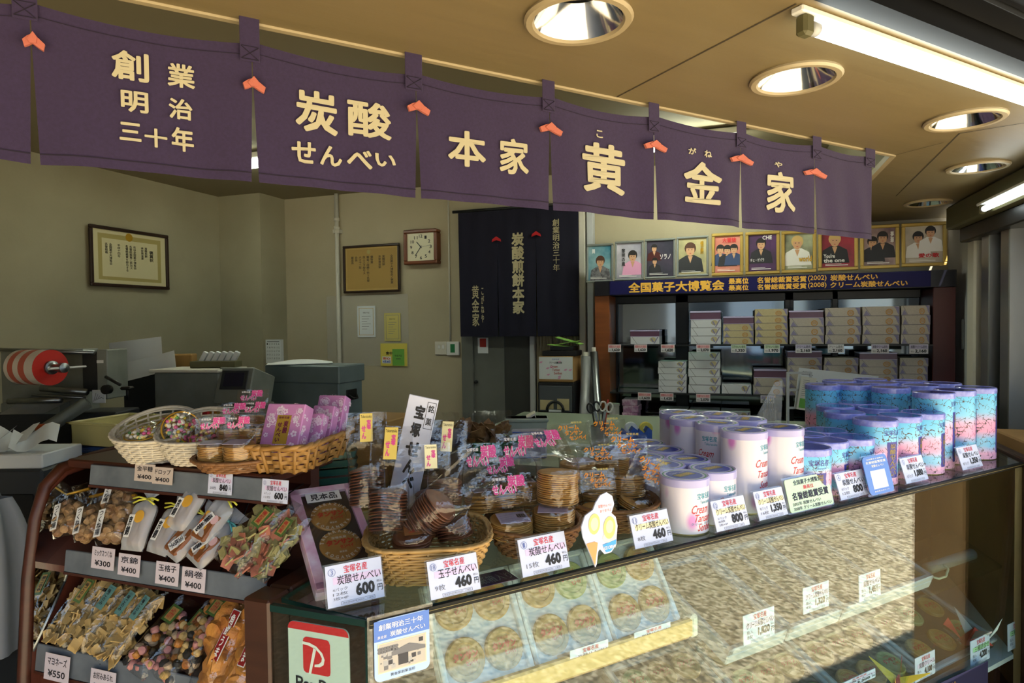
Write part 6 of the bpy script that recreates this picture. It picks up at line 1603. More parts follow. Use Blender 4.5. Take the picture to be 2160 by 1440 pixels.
def low(px, py, rot=0, lift=.02, sl=.75): return rack_frame(px, py, XLo, ZLo, sl, rot, lift)
bag(low(128, 1366, -0.18, .02, .9), 'thin', 'clear bag of square crackers with green label, leftmost on the bottom shelf', .076, .175, .038)
bag(low(172, 1380, -0.22, .02, .9), 'thin', 'clear bag of square crackers with teal label, second on the bottom shelf', .070, .175, .038)
bag(low(208, 1392, -0.26, .02, .9), 'thin', 'clear bag of crackers with teal label, third on the bottom shelf', .064, .175, .034)
bag(low(238, 1402, -0.28, .02, .9), 'thin', 'clear bag of crackers with teal label, fourth on the bottom shelf', .058, .175, .034)
bag(low(265, 1310, -0.26, .03, .8), 'thin', 'clear bag of crackers with teal label, lying farther back on the bottom shelf', .070, .15, .034)
bag(low(290, 1428, -0.25, .02, .7), 'mix', 'clear bag of mixed pink and black rice crackers, left of three', .080, .16, .038)
bag(low(345, 1442, -0.25, .02, .7), 'mix', 'clear bag of mixed rice crackers, middle of three', .075, .16, .038)
bag(low(395, 1420, -0.25, .03, .75), 'mix', 'clear bag of mixed rice crackers, right of three', .072, .16, .038)
bag(low(445, 1462, -0.16, .02, 1.0), 'mochi', 'clear bag of brown fried rice cakes with a red label', .080, .18, .042)
bag(low(505, 1475, -0.12, .02, 1.0), 'mochi', 'clear bag of brown fried rice cakes against the wooden post', .070, .18, .042)

# ================================================================ wicker baskets
mat('wickerwhite', '#cfc6b4', .6); mat('wickertan', '#b8945a', .55, noise=(30, '#a8834a', .35, .65)); mat('wickerbrown', '#8a5f38', .6, noise=(30, '#74502e', .35, .65)); mat('wickerbox', '#a67c42', .55, noise=(20, '#8f6832', .3, .7))
def superell(a, w, l, n):
    c, s = math.cos(a), math.sin(a)
    return (w * abs(c) ** (2 / n) * (1 if c >= 0 else -1), l * abs(s) ** (2 / n) * (1 if s >= 0 else -1))
def wicker(M, w0, l0, w1, l1, h, n, m, name, label, rows=12, stakes=22, back=0.0, r=.0028, cat='basket', bow=.0, group='wicker baskets of sweets'):
    """woven basket: base half sizes w0 x l0, rim half sizes w1 x l1; back raises the far side"""
    t = thing(name, label, cat, group, M)
    def P(a, k, off=0):
        q = k + bow * math.sin(k * PI)
        w, l = w0 + (w1 - w0) * q + off, l0 + (l1 - l0) * q + off
        x, y = superell(a, w, l, n)
        hh = h * (1 + back * (.5 + .5 * math.sin(a)) ** 1.5)
        return (x, y, .003 + hh * k)
    f = MB()
    for j in range(rows):
        k = (j + .5) / rows
        N = stakes * 4
        pts = [P(2 * PI * i / N, k, .0026 * math.cos(i * PI / 2 + (PI if j % 2 else 0))) for i in range(N)]
        f.tube(pts, r, m, 5, closed=True)
    f.build('weave', t)
    f = MB()
    for i in range(stakes * 2):
        a = 2 * PI * (i + .0) / (stakes * 2)
        if i % 2 == 0: f.tube([P(a, 0), P(a, .5), P(a, 1)], r * .8, m, 5)
    f.build('stakes', t)
    f = MB(); N = 72
    for q in range(3):
        f.tube([(lambda p: (p[0], p[1], p[2]))(P(2 * PI * i / N, 1.0, .0035 * math.cos(i * .9 + q * 2.1)) ) for i in range(N)], r * 1.25, m, 5, closed=True)
    f.build('rim', t)
    f = MB(); f.add([(*superell(2 * PI * i / 40, w0, l0, n), .003) for i in range(40)], [tuple(range(40))], m); f.build('bottom', t)
    return t
def ground(x, y, yaw, z=ZC): return Matrix.Translation((x, y, z)) @ RZ(yaw)
bt = onZ(905, 1212, ZC)
B18 = wicker(T(bt) @ RZ(VY + .12), .080, .056, .115, .082, .072, 3.4, 'wickertan', 'wicker_basket', 'tan rectangular wicker basket of dark egg crackers behind the 460 yen card', 13, 24, back=.25, bow=.1)
bs = onZ(1126, 1160, ZC)
B1 = wicker(T(bs) @ RZ(VY + .2), .068, .060, .098, .086, .056, 2.2, 'wickerbrown', 'wicker_basket', 'brown round wicker basket of pale crackers in the middle of the counter', 10, 24, back=.3, bow=.12)
bc = onZ(1295, 1108, ZC)
B11 = wicker(T(bc) @ RZ(VY), .070, .066, .100, .094, .056, 2.2, 'wickerbrown', 'wicker_basket', 'brown round wicker basket of cream crackers left of the cream tins', 10, 24, back=.2, bow=.12)
ZR = 1.187
p1, p2 = onZ(318, 978, ZR), onZ(400, 986, ZR)
W1 = wicker(T(p1 + Vector((FW.x, FW.y, 0)) * .025) @ RZ(VY), .050, .044, .086, .070, .050, 2.0, 'wickerwhite', 'wicker_basket', 'white wicker basket of clear sweets boxes, left of two on the rack top', 10, 20, back=1.1, r=.0026, bow=.1)
W2 = wicker(T(p2 + Vector((FW.x, FW.y, 0)) * .04) @ RZ(VY), .048, .042, .080, .068, .050, 2.0, 'wickerwhite', 'wicker_basket', 'white wicker basket with raised back, right of two on the rack top', 10, 20, back=1.1, r=.0026, bow=.1)
po = onZ(482, 1000, ZR)
WO = wicker(T(po + Vector((FW.x, FW.y, 0)) * .04) @ RZ(VY), .062, .05, .082, .066, .022, 2.0, 'wickerbrown', 'wicker_basket', 'shallow oval brown wicker basket of small cracker bags on the rack top', 5, 20, back=.3)
# woven box basket
def woven_box(M, w0, l0, w1, l1, h, m, label):
    t = thing('woven_box', label, 'basket', 'wicker baskets of sweets', M)
    f = MB(); rows, N = 6, 44
    def P(a, k, off=0):
        x, y = superell(a, w0 + (w1 - w0) * k + off, l0 + (l1 - l0) * k + off, 9); return Vector((x, y, .002 + h * k))
    # points spaced evenly along the outline
    dense = [2 * PI * i / 2000 for i in range(2000)]
    L = [0]
    for i in range(1, 2000): L.append(L[-1] + (P(dense[i], 1) - P(dense[i - 1], 1)).length)
    def ang(s):
        s = s % 1 * L[-1]; lo, hi = 0, 1999
        while hi - lo > 1:
            mid_ = (lo + hi) // 2
            if L[mid_] < s: lo = mid_
            else: hi = mid_
        return dense[lo]
    A = [ang(i / (N * 4)) for i in range(N * 4)]
    for j in range(rows):
        k0, k1 = (j + .06) / rows, (j + .94) / rows
        pts = [(P(a, k0, .0028 * math.cos(i * PI / 2 / 1 * .5 + (PI if j % 2 else 0))), P(a, k1, .0028 * math.cos(i * PI / 4 + (PI if j % 2 else 0)))) for i, a in enumerate(A)]
        n = len(pts); vs = [p for q in pts for p in q]
        f.add(vs, [(2 * i, 2 * ((i + 1) % n), 2 * ((i + 1) % n) + 1, 2 * i + 1) for i in range(n)], m, True)
    for i in range(0, N * 4, 8): a = A[i]; f.tube([P(a, 0), P(a, 1)], .004, m, 5)
    f.build('weave', t)
    f = MB()
    for q in range(2): f.tube([P(a, 1.0, .003 * math.cos(i * .8 + q * PI)) + Vector((0, 0, .002 * math.sin(i * .8 + q * PI))) for i, a in enumerate(A[::2])], .0052, m, 6, closed=True)
    f.build('rim', t)
    f = MB(); f.add([P(a, .02) for a in A], [tuple(range(len(A)))], m); f.build('bottom', t)
    return t
q0, q1, q2 = onZ(626, 1010, ZR), onZ(528, 994, ZR), onZ(733, 960, ZR)
dl = (q2 - q0); LB = dl.length; dl.normalize(); wl = (q1 - q0).length
cen = (q0 + q1) / 2 + dl * LB / 2
yy = dl; xx = yy.cross(Vector((0, 0, 1))).normalized()
MWB = frame(cen, xx, yy)
woven_box(MWB, wl * .40, LB * .46, wl * .52, LB * .54, .052, 'wickerbox', 'long woven box basket holding the upright pink boxes on the rack top')

# pink flowered boxes
mat('giftpink', '#c98ac0', .4, noise=(16, '#b878b2', .35, .7)); mat('giftflower', '#ead6ec', .45); mat('giftgold', '#b8963c', .35, metal=.3); mat('giftpurple', '#6a1a3c', .5)
def flowers(f, w, h, z, n, seed, s=.0062):
    rng = random.Random(seed)
    for i in range(n):
        x, y = rng.uniform(.1, .9) * w, rng.uniform(.08, .92) * h; k = rng.uniform(.5, 1) * s
        for q in range(5):
            a = 2 * PI * q / 5 + i; cx, cy = x + k * .8 * math.cos(a), y + k * .8 * math.sin(a)
            f.add([(cx + k * .5 * math.cos(b), cy + k * .5 * math.sin(b), z) for b in [2 * PI * r / 6 for r in range(6)]], [tuple(range(6))], 'giftflower')
        if i % 3 == 0:
            pts = [(x + (1.4 + .1 * q) * k * math.cos(q * .55 + i), y + (1.4 + .1 * q) * k * math.sin(q * .55 + i)) for q in range(9)]
            f.add([(a, b, z) for a, b in pts] + [(a * .985 + x * .015 + .0008, b + .0012, z) for a, b in pts], [(q, q + 1, 10 + q, 9 + q) for q in range(8)], 'giftflower')
def pink_box(M, w, h, d, label, badge=True, seed=1):
    t = thing('gift_box', label, 'gift box', 'pink flowered boxes in the woven basket', M)
    f = MB(); f.box(0, w, 0, h, -d, 0, 'giftpink', .002); flowers(f, w, h, .0005, 30, seed)
    Mo = f.M; f.M = Matrix(((0, 0, 1, w), (0, 1, 0, 0), (-1, 0, 0, 0), (0, 0, 0, 1))); flowers(f, d, h, .0005, 10, seed + 5); f.M = Matrix(((1, 0, 0, 0), (0, 0, 1, h), (0, -1, 0, 0), (0, 0, 0, 1))); flowers(f, w, d, .0005, 7, seed + 9); f.build('box_body', t)
    if badge:
        f = MB(); f.box(w * .34, w * .70, h * .33, h * .80, .0006, .0012, 'giftgold'); f.text('宝塚名産', w * .38, h * .74, w * .66, h * .78, 'giftpurple', .0016, .02)
        f.text('炭酸', w * .53, h * .52, w * .66, h * .71, 'giftpurple', .0016, .04) if False else f.text('炭\n酸', w * .54, h * .5, w * .66, h * .71, 'giftpurple', .0016, .04); f.text('せ\nん\nべ\nい', w * .38, h * .36, w * .51, h * .68, 'giftpurple', .0016, .04); f.build('gold_label', t)
    return t
def up_plane(p, xd, back): 
    xd = Vector((xd.x, xd.y, 0)).normalized(); bk = Vector((0, 0, 1)).cross(xd)
    return frame(p, xd, bk * math.sin(back) + Vector((0, 0, 1)) * math.cos(back))
xf = (RT * .95 + FW * -.2); xf.z = 0
D0 = (onZ(545, 985, ZR + .012) - CAM).dot(FW) + .025
for i, (px, py, dd, w, h, d, l, bad) in enumerate(((537, 978, .0, .085, .125, .036, 'pink flowered box with a gold label, foremost in the woven basket', True), (618, 968, .045, .050, .098, .026, 'pink flowered box, second in the woven basket', False), (642, 955, .085, .050, .105, .026, 'pink flowered box, third in the woven basket', False), (652, 942, .125, .065, .118, .028, 'pink flowered box, last in the woven basket', False))):
    p = atD(px, py, D0 + dd); p.z = max(p.z, ZR + .012)
    pink_box(up_plane(p, xf, .42), w, h, d, l, bad, i + 2)

# clear bag with a stack of round crackers
mat('printpink', '#d64b93', .5); mat('printwhite', '#e6e0e4', .5); mat('printorange', '#e08a1e', .5); mat('labelyellow', '#d8c060', .5); mat('labelcream', '#e6dfb4', .5); mat('slip', '#b8aec8', .5)
_CR = {}
def cracker_mesh(r, m, wavy):
    k = (r, m, wavy)
    if k not in _CR:
        f = MB(); e = .0022
        f.lathe([(.0002, e * .7 + wavy * .0), (r * .86, e * .7), (r * .97, e * .55), (r, 0), (r * .97, -e * .55), (r * .86, -e * .7), (.0002, -e * .7)], 26, m)
        if wavy:
            f.v = [(x, y, z + wavy * math.cos(x / r * 2.1) - wavy * .5) for x, y, z in f.v]
        o = f.build('cracker'); _CR[k] = o.data; bpy.data.objects.remove(o)
    return _CR[k]
def senbei_bag(M, n, r, label, m='senbei', flap=.10, phi=.5, prt='pink', wavy=0, pitch=.0046, group='bags of round crackers', slip=None, seed=0, wf=1.18):
    rng = random.Random(label)
    t = thing('cracker_bag', label, 'bag', group, M)
    for i in range(n):
        o = bpy.data.objects.new('cracker', cracker_mesh(r, m, wavy)); COL.objects.link(o); o.parent = t
        o.matrix_local = T(rng.uniform(-1, 1) * .0012, rng.uniform(-1, 1) * .0012, .004 + i * pitch) @ RZ(rng.uniform(-.2, .2) if wavy else rng.uniform(0, 6)) @ RX(rng.uniform(-.03, .03))
    h = .006 + n * pitch
    f = MB(); N = 32; W_ = r * wf
    ph = [rng.uniform(0, 6) for _ in range(5)]
    def ring(s):
        out = []
        for i in range(N + 1):
            a = 2 * PI * i / N; c, sn = math.cos(a), math.sin(a)
            wr = 1 + .018 * math.sin(7 * a + ph[0]) * math.sin(s * 5 + ph[1]) + .02 * math.sin(3 * a + ph[2] + s * 2)
            if s <= 0:                                   # along the stack: s from -1 (bottom) to 0
                rr = r * (1.05 if s > -.99 else .985) * wr; out.append((c * rr, sn * rr, h * (1 + s) - (.002 if s <= -.99 else 0)))
            else:
                k = min(1, s / .42); k = k * k * (3 - 2 * k)
                L_ = flap * s; bend = phi * min(1, s / .35)
                cy, cz = math.sin(phi) * L_ * min(1, s / .5 + .3) * .9, h + math.cos(bend * .8) * L_
                x = c * (r * 1.05 * (1 - k) + W_ * k)
                x = W_ * c * k + c * r * 1.05 * (1 - k) if k < 1 else W_ * (c * 1.08 if abs(c) < .9 else c)
                y0 = sn * r * 1.05 * (1 - k); tn = sn * .0022 * k + .006 * k * (1 - s * .4) * math.sin(4.5 * c + ph[3]) * .7
                out.append((x, cy + y0 + tn * math.cos(phi), cz - tn * math.sin(phi) - y0 * .15))
        return out
    ss = [-1, -.8, -.55, -.3, -.1, 0, .08, .16, .25, .33, .42, .55, .7, .85, 1.0]
    rows = [ring(s) for s in ss]
    f.grid(lambda u, v: rows[round(v * (len(ss) - 1))][round(u * N)], N, len(ss) - 1, 'cello')
    f.add([p for p in rows[0][:-1]], [tuple(range(N))], 'cello'); f.build('clear_film', t)
    # print on the flat flap
    s0 = .72; L_ = flap * s0
    o_ = Vector((0, math.sin(phi) * L_ * .9, h + math.cos(phi * .8) * L_)); dr = Vector((0, math.sin(phi) * .95, math.cos(phi * .8))).normalized()
    Fm = frame(o_, (1, 0, 0), dr) @ T(0, 0, .0065)
    f = MB(); f.M = Fm
    w, hh = W_ * .72, flap * .24
    if prt == 'pink':
        for m_, z, b in (('printwhite', 0, .11), ('printpink', .0006, .04)):
            f.text('炭酸', -w * .05, -hh * .25, w * .95, hh * .95, m_, z, b); f.text('せんべい', -w * .95, -hh * .95, w * .45, hh * .05, m_, z, b)
        f.text('宝塚名産', -w * .9, hh * .45, -w * .15, hh * .75, 'printwhite', 0, .01)
    elif prt == 'orange':
        for m_, z, b in (('goldprint', .0006, .05),):
            f.text('クリーム', -w * .95, hh * .28, w * .55, hh * .92, 'printorange', z, b); f.text('タンサン', -w * .55, -hh * .32, w * .75, hh * .26, 'printorange', z, b); f.text('センベイ', -w * .3, -hh * .92, w * .95, -hh * .36, 'printorange', z, b)
        f.text('宝塚名産', w * .05, hh * 1.05, w * .85, hh * 1.3, 'labelyellow', 0, .01)
    elif prt in ('gold', 'cream'):
        mm = 'labelyellow' if prt == 'gold' else 'labelcream'
        f.box(-w * .42, w * .42, -hh * 1.15, hh * 1.05, 0, .0006, mm); f.text('Takarazuka', -w * .36, hh * .7, w * .36, hh * .92, 'ink', .001); f.text('宝\n塚', w * .02, -hh * .2, w * .32, hh * .55, 'printpink', .001, .05); f.text('せ\nん', -w * .32, -hh * .95, -w * .02, hh * .1, 'printpink', .001, .05)
    f.build('label_print', t)
    if slip:
        f = MB(); f.M = T(0, -r * .15, h + .0025); f.box(-r * .7, r * .7, -r * .75, r * .45, 0, .0007, 'slip')
        if slip == 'text':
            for i in range(9): f.box(-r * .62, r * (.1 if i in (3, 4, 5) else .6), r * (.36 - i * .11), r * (.375 - i * .11), .0008, .001, 'cardgrey')
            f.text('炭酸煎餅', r * .2, -r * .25, r * .62, r * .2, 'ink', .001, .03)
        f.build('paper_slip', t)
    return t
def put(px, py, D, yaw=0, tx=0, ty=0):
    """local y points away from the street corner; the bag's foot is seen at px, py at distance D"""
    return T(atD(px, py, D)) @ RZ(VY + yaw) @ RX(tx) @ RY(ty)
def dist(p): return (p - CAM).dot(FW)
E_ = 'senbei_dark'; d18, d1, d11 = dist(bt), dist(bs), dist(bc)
eg = 'bags of dark egg crackers in the tan basket'
senbei_bag(put(775, 1062, d18 + .045, .2, -.1), 12, .034, 'bag of dark crackers at the back left of the tan basket, gold label up', E_, .105, .12, 'gold', .004, .0056, eg)
senbei_bag(put(818, 1118, d18 - .01, -.1, -.15), 13, .036, 'bag of dark crackers standing at the front left of the tan basket', E_, .115, .15, 'gold', .004, .0056, eg)
senbei_bag(put(872, 1120, d18 + .005, -.5, -.25, .75), 14, .037, 'bag of dark crackers tipped sideways in the middle of the tan basket', E_, .10, .2, 'none', .004, .0058, eg)
senbei_bag(put(912, 1085, d18 + .055, .25, -.1), 8, .034, 'bag of dark crackers behind with a tall clear flap and cream label', E_, .088, .1, 'cream', .004, .0056, eg)
senbei_bag(put(938, 1060, d18 + .085, -.3, -.1), 8, .034, 'bag of dark crackers farthest right with a slanted clear flap', E_, .115, .15, 'cream', .004, .0056, eg)
senbei_bag(put(868, 1146, d18 - .035, .3, .25), 3, .036, 'bag of a few dark crackers lying flat at the front of the tan basket', E_, .07, 1.15, 'none', .003, .0056, eg)
senbei_bag(put(962, 1132, d18 + .0, -.4, .1, -.25), 5, .034, 'bag of dark crackers lying at the right end of the tan basket', E_, .05, 1.1, 'none', .004, .0056, eg)
f = MB(); f.M = put(872, 1126, d18 - .04, .3, .45); f.box(-.016, .024, -.002, .022, 0, .0006, 'stickbrown'); f.text('玉子', -.008, .003, .017, .016, 'redpaper', .001, .02)
tag(f.build('brown_label'), 'small brown paper label lying on the flat bag in the tan basket', 'label')
sg_ = 'bags of pale crackers in the brown basket'
senbei_bag(put(1022, 1078, d1 + .03, .3, -.1), 9, .042, 'bag of pale crackers at the left of the brown basket', 'senbei', .100, .25, 'pink', 0, .0042, sg_, 'text')
senbei_bag(put(1098, 1062, d1 + .06, .1, -.1), 10, .042, 'bag of pale crackers at the back of the brown basket', 'senbei', .105, .25, 'pink', 0, .0042, sg_, 'text')
senbei_bag(put(1078, 1128, d1 - .03, .25, .1), 8, .044, 'bag of pale crackers at the front left with a printed violet slip', 'senbei', .085, .62, 'pink', 0, .0042, sg_, 'text')
senbei_bag(put(1168, 1118, d1 - .005, -.1, .05), 10, .044, 'bag of pale crackers at the front right of the brown basket', 'senbei', .05, 1.1, 'none', 0, .0042, sg_, 'plain')
senbei_bag(put(1176, 1060, d1 + .01, .5, -.03, .05), 15, .044, 'tallest bag of pale crackers, on top at the right of the brown basket', 'senbei', .10, .9, 'pink', 0, .0043, sg_)
senbei_bag(put(1068, 1072, d1 + .02, .3, -.35), 6, .040, 'bag of pale crackers lying across the middle of the brown basket', 'senbei', .085, .3, 'pink', 0, .0042, sg_)
cg = 'bags of cream crackers in the round basket'
senbei_bag(put(1218, 1010, d11 + .10, .3, .0), 9, .044, 'bag of cream crackers at the back left with orange print and violet slip', 'senbei', .095, .62, 'orange', 0, .0046, cg, 'plain')
senbei_bag(put(1290, 1000, d11 + .12, .15, .0), 9, .044, 'bag of cream crackers at the back right with orange print and violet slip', 'senbei', .095, .62, 'orange', 0, .0046, cg, 'plain')
senbei_bag(put(1268, 1052, d11 + .04, .2, -.1), 10, .044, 'bag of cream crackers in the middle of the round basket', 'senbei', .075, .3, 'orange', 0, .0046, cg)
senbei_bag(put(1322, 1046, d11 + .045, -.1, -.1), 10, .044, 'bag of cream crackers beside the small cream tins', 'senbei', .095, .25, 'orange', 0, .0046, cg)
senbei_bag(put(1262, 1088, d11 - .03, .3, .1), 4, .040, 'bag of cream crackers at the front left of the round basket', 'senbei', .080, .35, 'orange', 0, .0046, cg)
senbei_bag(put(1335, 1075, d11 - .005, -.3, -.1, .4), 4, .040, 'bag of cream crackers leaning out at the right of the round basket', 'senbei', .105, .15, 'orange', 0, .0046, cg)
rg = 'small cracker bags in the shallow oval basket'
do = dist(po)
for i, (px, py, pu, n, l) in enumerate(((452, 978, .02, 11, 'front left small bag of crackers in the shallow oval basket'), (508, 980, .01, 12, 'front right small bag of crackers in the shallow oval basket'), (492, 938, .07, 9, 'small bag of crackers behind the front pair in the oval basket'), (533, 935, .07, 9, 'small bag of crackers next to the big pink box'), (528, 908, .11, 9, 'farthest small bag of crackers in the oval basket'))):
    senbei_bag(put(px, py, do + pu, (.2, -.1, .1, -.2, 0)[i], (.05, .1, -.1, -.1, -.1)[i]), n, .029, l, 'senbei', .052, .3, 'pink', 0, .0033, rg, 'plain')
# clear domed sweets boxes in the white baskets
mat('candymix', '#c9a0a0', .4)
for k, c in (('candygreen', '#5f9a4a'), ('candypink', '#d85a94'), ('candywhite', '#dedbd4'), ('candyyellow', '#d8b84a'), ('candydark', '#5a2a24')): mat(k, c, .35)
def dome(M, r, label, cols, seed):
    t = thing('sweets_box', label, 'sweets box', 'clear round boxes of small sweets', M); rng = random.Random(seed)
    f = MB()
    for i in range(70):
        a, q = rng.uniform(0, 6.28), r * .85 * rng.random() ** .5; f.M = T(q * math.cos(a), q * math.sin(a), .004 + rng.random() * .012 * (1 - q / r)); s = .0042
        f.lathe([(.0002, -s), (s * .8, -s * .6), (s, 0), (s * .8, s * .6), (.0002, s)], 7, cols[rng.randrange(len(cols))])
    o = f.build('small_sweets', t); o['kind'] = 'stuff'
    f = MB(); f.lathe([(r, .003), (r * .97, .012), (r * .8, .021), (r * .5, .026), (.0005, .027)], 30, 'cello'); f.lathe([(r, .003), (r * .9, -.006), (.0005, -.007)], 30, 'cello'); f.build('clear_box', t)
    f = MB(); f.tube([(r * 1.01 * math.cos(2 * PI * i / 36), r * 1.01 * math.sin(2 * PI * i / 36), .003) for i in range(36)], .0018, 'tiegold', 6, closed=True); f.build('gold_band', t)
    return t
kon = ['candygreen', 'candypink', 'candywhite', 'candywhite', 'candyyellow']; dro = ['candypink', 'candydark', 'candyyellow', 'candywhite']
g1, g2 = dist(p1), dist(p2)
dome(put(302, 918, g1 - .01, 0, .25), .034, 'clear round box of coloured sugar sweets lying at the left of the white basket', kon, 1)
dome(put(358, 905, g1 + .03, 0, .8, -.1), .034, 'clear round box of coloured sugar sweets standing against the basket back', kon, 2)
dome(put(382, 905, g1 - .01, 0, 1.15, .5), .036, 'clear round box standing on edge with a bright gold band', kon, 3)
dome(put(435, 922, g2 + .02, 0, .5), .030, 'clear round box of dark and pink drops in the right white basket', dro, 4)
dome(put(412, 915, g2 + .04, 0, .7, .3), .028, 'clear round box of pink drops at the left of the right white basket', dro, 5)

# ================================================================ sample box, signboard, glass plates
mat('samplepink', '#d9a8c4', .4, noise=(22, '#edd8e6', .42, .62)); mat('canister_lid', '#c08e48', .4, noise=(14, '#a87636', .35, .7))
space('front')
a_ = 1.12
pbl = onZ(668, 1258, ZC + .004); w, h = .128, .272
t = thing('sample_box', 'pink sample gift box with a window showing two round tins', 'gift box', None, lean(pbl.x, pbl.y, pbl.z + .012, a_))
f = MB(); d = .030
f.box(0, w, 0, h, -d, -.008, 'samplepink', .002)
fw = .020
f.box(0, w, 0, fw * .8, -.01, 0, 'samplepink', .001); f.box(0, w, h - fw * .9, h, -.01, 0, 'samplepink', .001); f.box(0, fw, 0, h, -.01, 0, 'samplepink', .001); f.box(w - fw * .8, w, 0, h, -.01, 0, 'samplepink', .001); f.build('box_body', t)
f = MB(); f.box(fw, w - fw * .8, fw * .8, h - fw * .9, -.0075, -.0065, 'packdark'); f.build('window_backing', t)
for j in range(2):
    f = MB(); r = .0395; cx = fw + (w - fw * 1.8) / 2; f.M = T(cx, h - fw * .9 - .034 - r - j * .081, -.004)
    f.lathe([(.0005, .0012), (r * .74, .0012), (r * .75, .002), (r * .96, .002), (r, 0), (r, -.003)], 44, ['canister_lid', 'goldline', 'canister_lid', 'canister_lid', 'canister_lid']); cracker_face(f, 0, 0, r, .0022, True)
    f.build('round_tin', t)
f = MB(); f.box(fw, w - fw * .8, fw * .8, h - fw * .9, -.0004, .0, 'acrylic'); f.build('clear_window', t)
f = MB(); f.box(w * .22, w * .76, h - fw * .9 - .031, h - fw * .9 - .003, .0008, .0014, 'white'); f.text('見本品', w * .28, h - fw * .9 - .027, w * .70, h - fw * .9 - .007, 'ink', .0018, .02); f.build('sample_label', t)
ps = atD(828, 1000, 1.34)
t = thing('signboard', 'white upright signboard with black brush lettering standing behind the tan basket', 'sign', None, frame(ps, RT, (0, 0, 1)) @ RZ(-.21))
sc = 1.32 / F_PX
f = MB(); w, h0, h1 = 64 * sc, -150 * sc, 176 * sc
f.box(0, w, -(ps.z - ZC) / math.cos(.21) + .012, h1, -.006, 0, 'cardwhite', .001); f.build('board', t)
f = MB()
def sx_(s, x0, x1, y0, y1, m='ink', b=.05): f.text(s, w * x0, y0 * sc, w * x1, y1 * sc, m, .0005, b)
sx_('宝', .30, .64, 128, 158); sx_('塚', .28, .62, 88, 119); sx_('せ', .24, .76, 46, 78); sx_('ん', .30, .70, 8, 40); sx_('べ', .36, .74, -22, 4); sx_('銘', .72, .92, 146, 162, b=.02); sx_('菓', .72, .92, 118, 134, b=.02)
for (a, b, c, d) in ((.67, .97, 110, 111), (.67, .97, 167, 168), (.67, .685, 110, 168), (.955, .97, 110, 168)): f.box(w * a, w * b, c * sc, d * sc, .0003, .0006, 'ink')
f.build('lettering', t)
VYF = math.atan2(FW.y, FW.x) - PI / 2
mat('plateedge', '#2b504a', .1, spec=.8); mat('pinkslip', '#d8a8a4', .6)
pp = atD(702, 1008, 1.56)
for i in range(9):
    z = ZC + .001 + i * .0195
    f = MB(); f.M = T(pp.x, pp.y, z) @ RZ(VYF + .35)
    f.prism([superell(2 * PI * k / 40, .052, .07, 6) for k in range(40)], .004, .008, 'greentint', 'z', 'plateedge')
    vs = [(*superell(2 * PI * k / 40, .052 + .004 * q, .07 + .004 * q, 6), .004 + .0155 * q) for q in (0, 1) for k in range(40)]
    f.add(vs, [(k, (k + 1) % 40, 40 + (k + 1) % 40, 40 + k) for k in range(40)], 'plateedge', True); f.box(-.03, .03, -.05, .05, 0, .0038, 'plateedge')
    if i == 5: f.box(-.045, .045, -.06, .06, .0085, .0095, 'pinkslip')
    tag(f.build('glass_plate'), 'rectangular glass plate, %s in the stack behind the woven basket' % ('topmost', 'second from the top', 'third from the top', 'fourth from the top', 'fifth from the top', 'sixth from the top', 'seventh from the top', 'eighth from the top', 'lowest')[8 - i], 'plate', 'stacked glass plates')

# ================================================================ tins
mat('tinwhite', '#dcd6e2', .28, coat=.3); mat('tinlilac', '#b0acdc', .3, coat=.3); mat('tinblue', '#2c3ea8', .45, spec=.2); mat('tingreen', '#1f7a5e', .45, spec=.2); mat('tingold', '#5a5326', .35, metal=.3); mat('tinbase', '#8c7f5a', .35, metal=.5); mat('tinteal', '#2f93a8', .35); mat('tinred', '#b8303a', .35); mat('tinviolet', '#3b3a94', .4); mat('tingoldtext', '#8c7a4a', .45); mat('bluelid', '#7f86d8', .25, coat=.3, noise=(60, '#9aa0e4', .4, .6)); mat('bluelidtop', '#4a58b4', .12, spec=.7, noise=(9, '#3c4a9c', .35, .7)); mat('branch', '#3a2c24', .5)
# the pink petals on the cream tins
def petal_tin():
    m, nt, p, L = newmat('tin_petals')
    tc = nt.nodes.new('ShaderNodeTexCoord'); vo = nt.nodes.new('ShaderNodeTexVoronoi'); vo.inputs['Scale'].default_value = 19
    mp = nt.nodes.new('ShaderNodeMapping'); mp.inputs['Rotation'].default_value = (.3, .5, .7); mp.inputs['Scale'].default_value = (1, 1, .62)
    r = nt.nodes.new('ShaderNodeValToRGB'); r.color_ramp.elements[0].position = .13; r.color_ramp.elements[1].position = .30
    r.color_ramp.elements[0].color = lin('#c97fc8'); r.color_ramp.elements[1].color = lin('#d9d5e4')
    L.new(tc.outputs['Object'], mp.inputs[0]); L.new(mp.outputs[0], vo.inputs['Vector']); L.new(vo.outputs['Distance'], r.inputs[0]); L.new(r.outputs[0], p.inputs['Base Color'])
    p.inputs['Roughness'].default_value = .28; p.inputs['Coat Weight'].default_value = .3
    MATS['tin_petals'] = m
petal_tin()
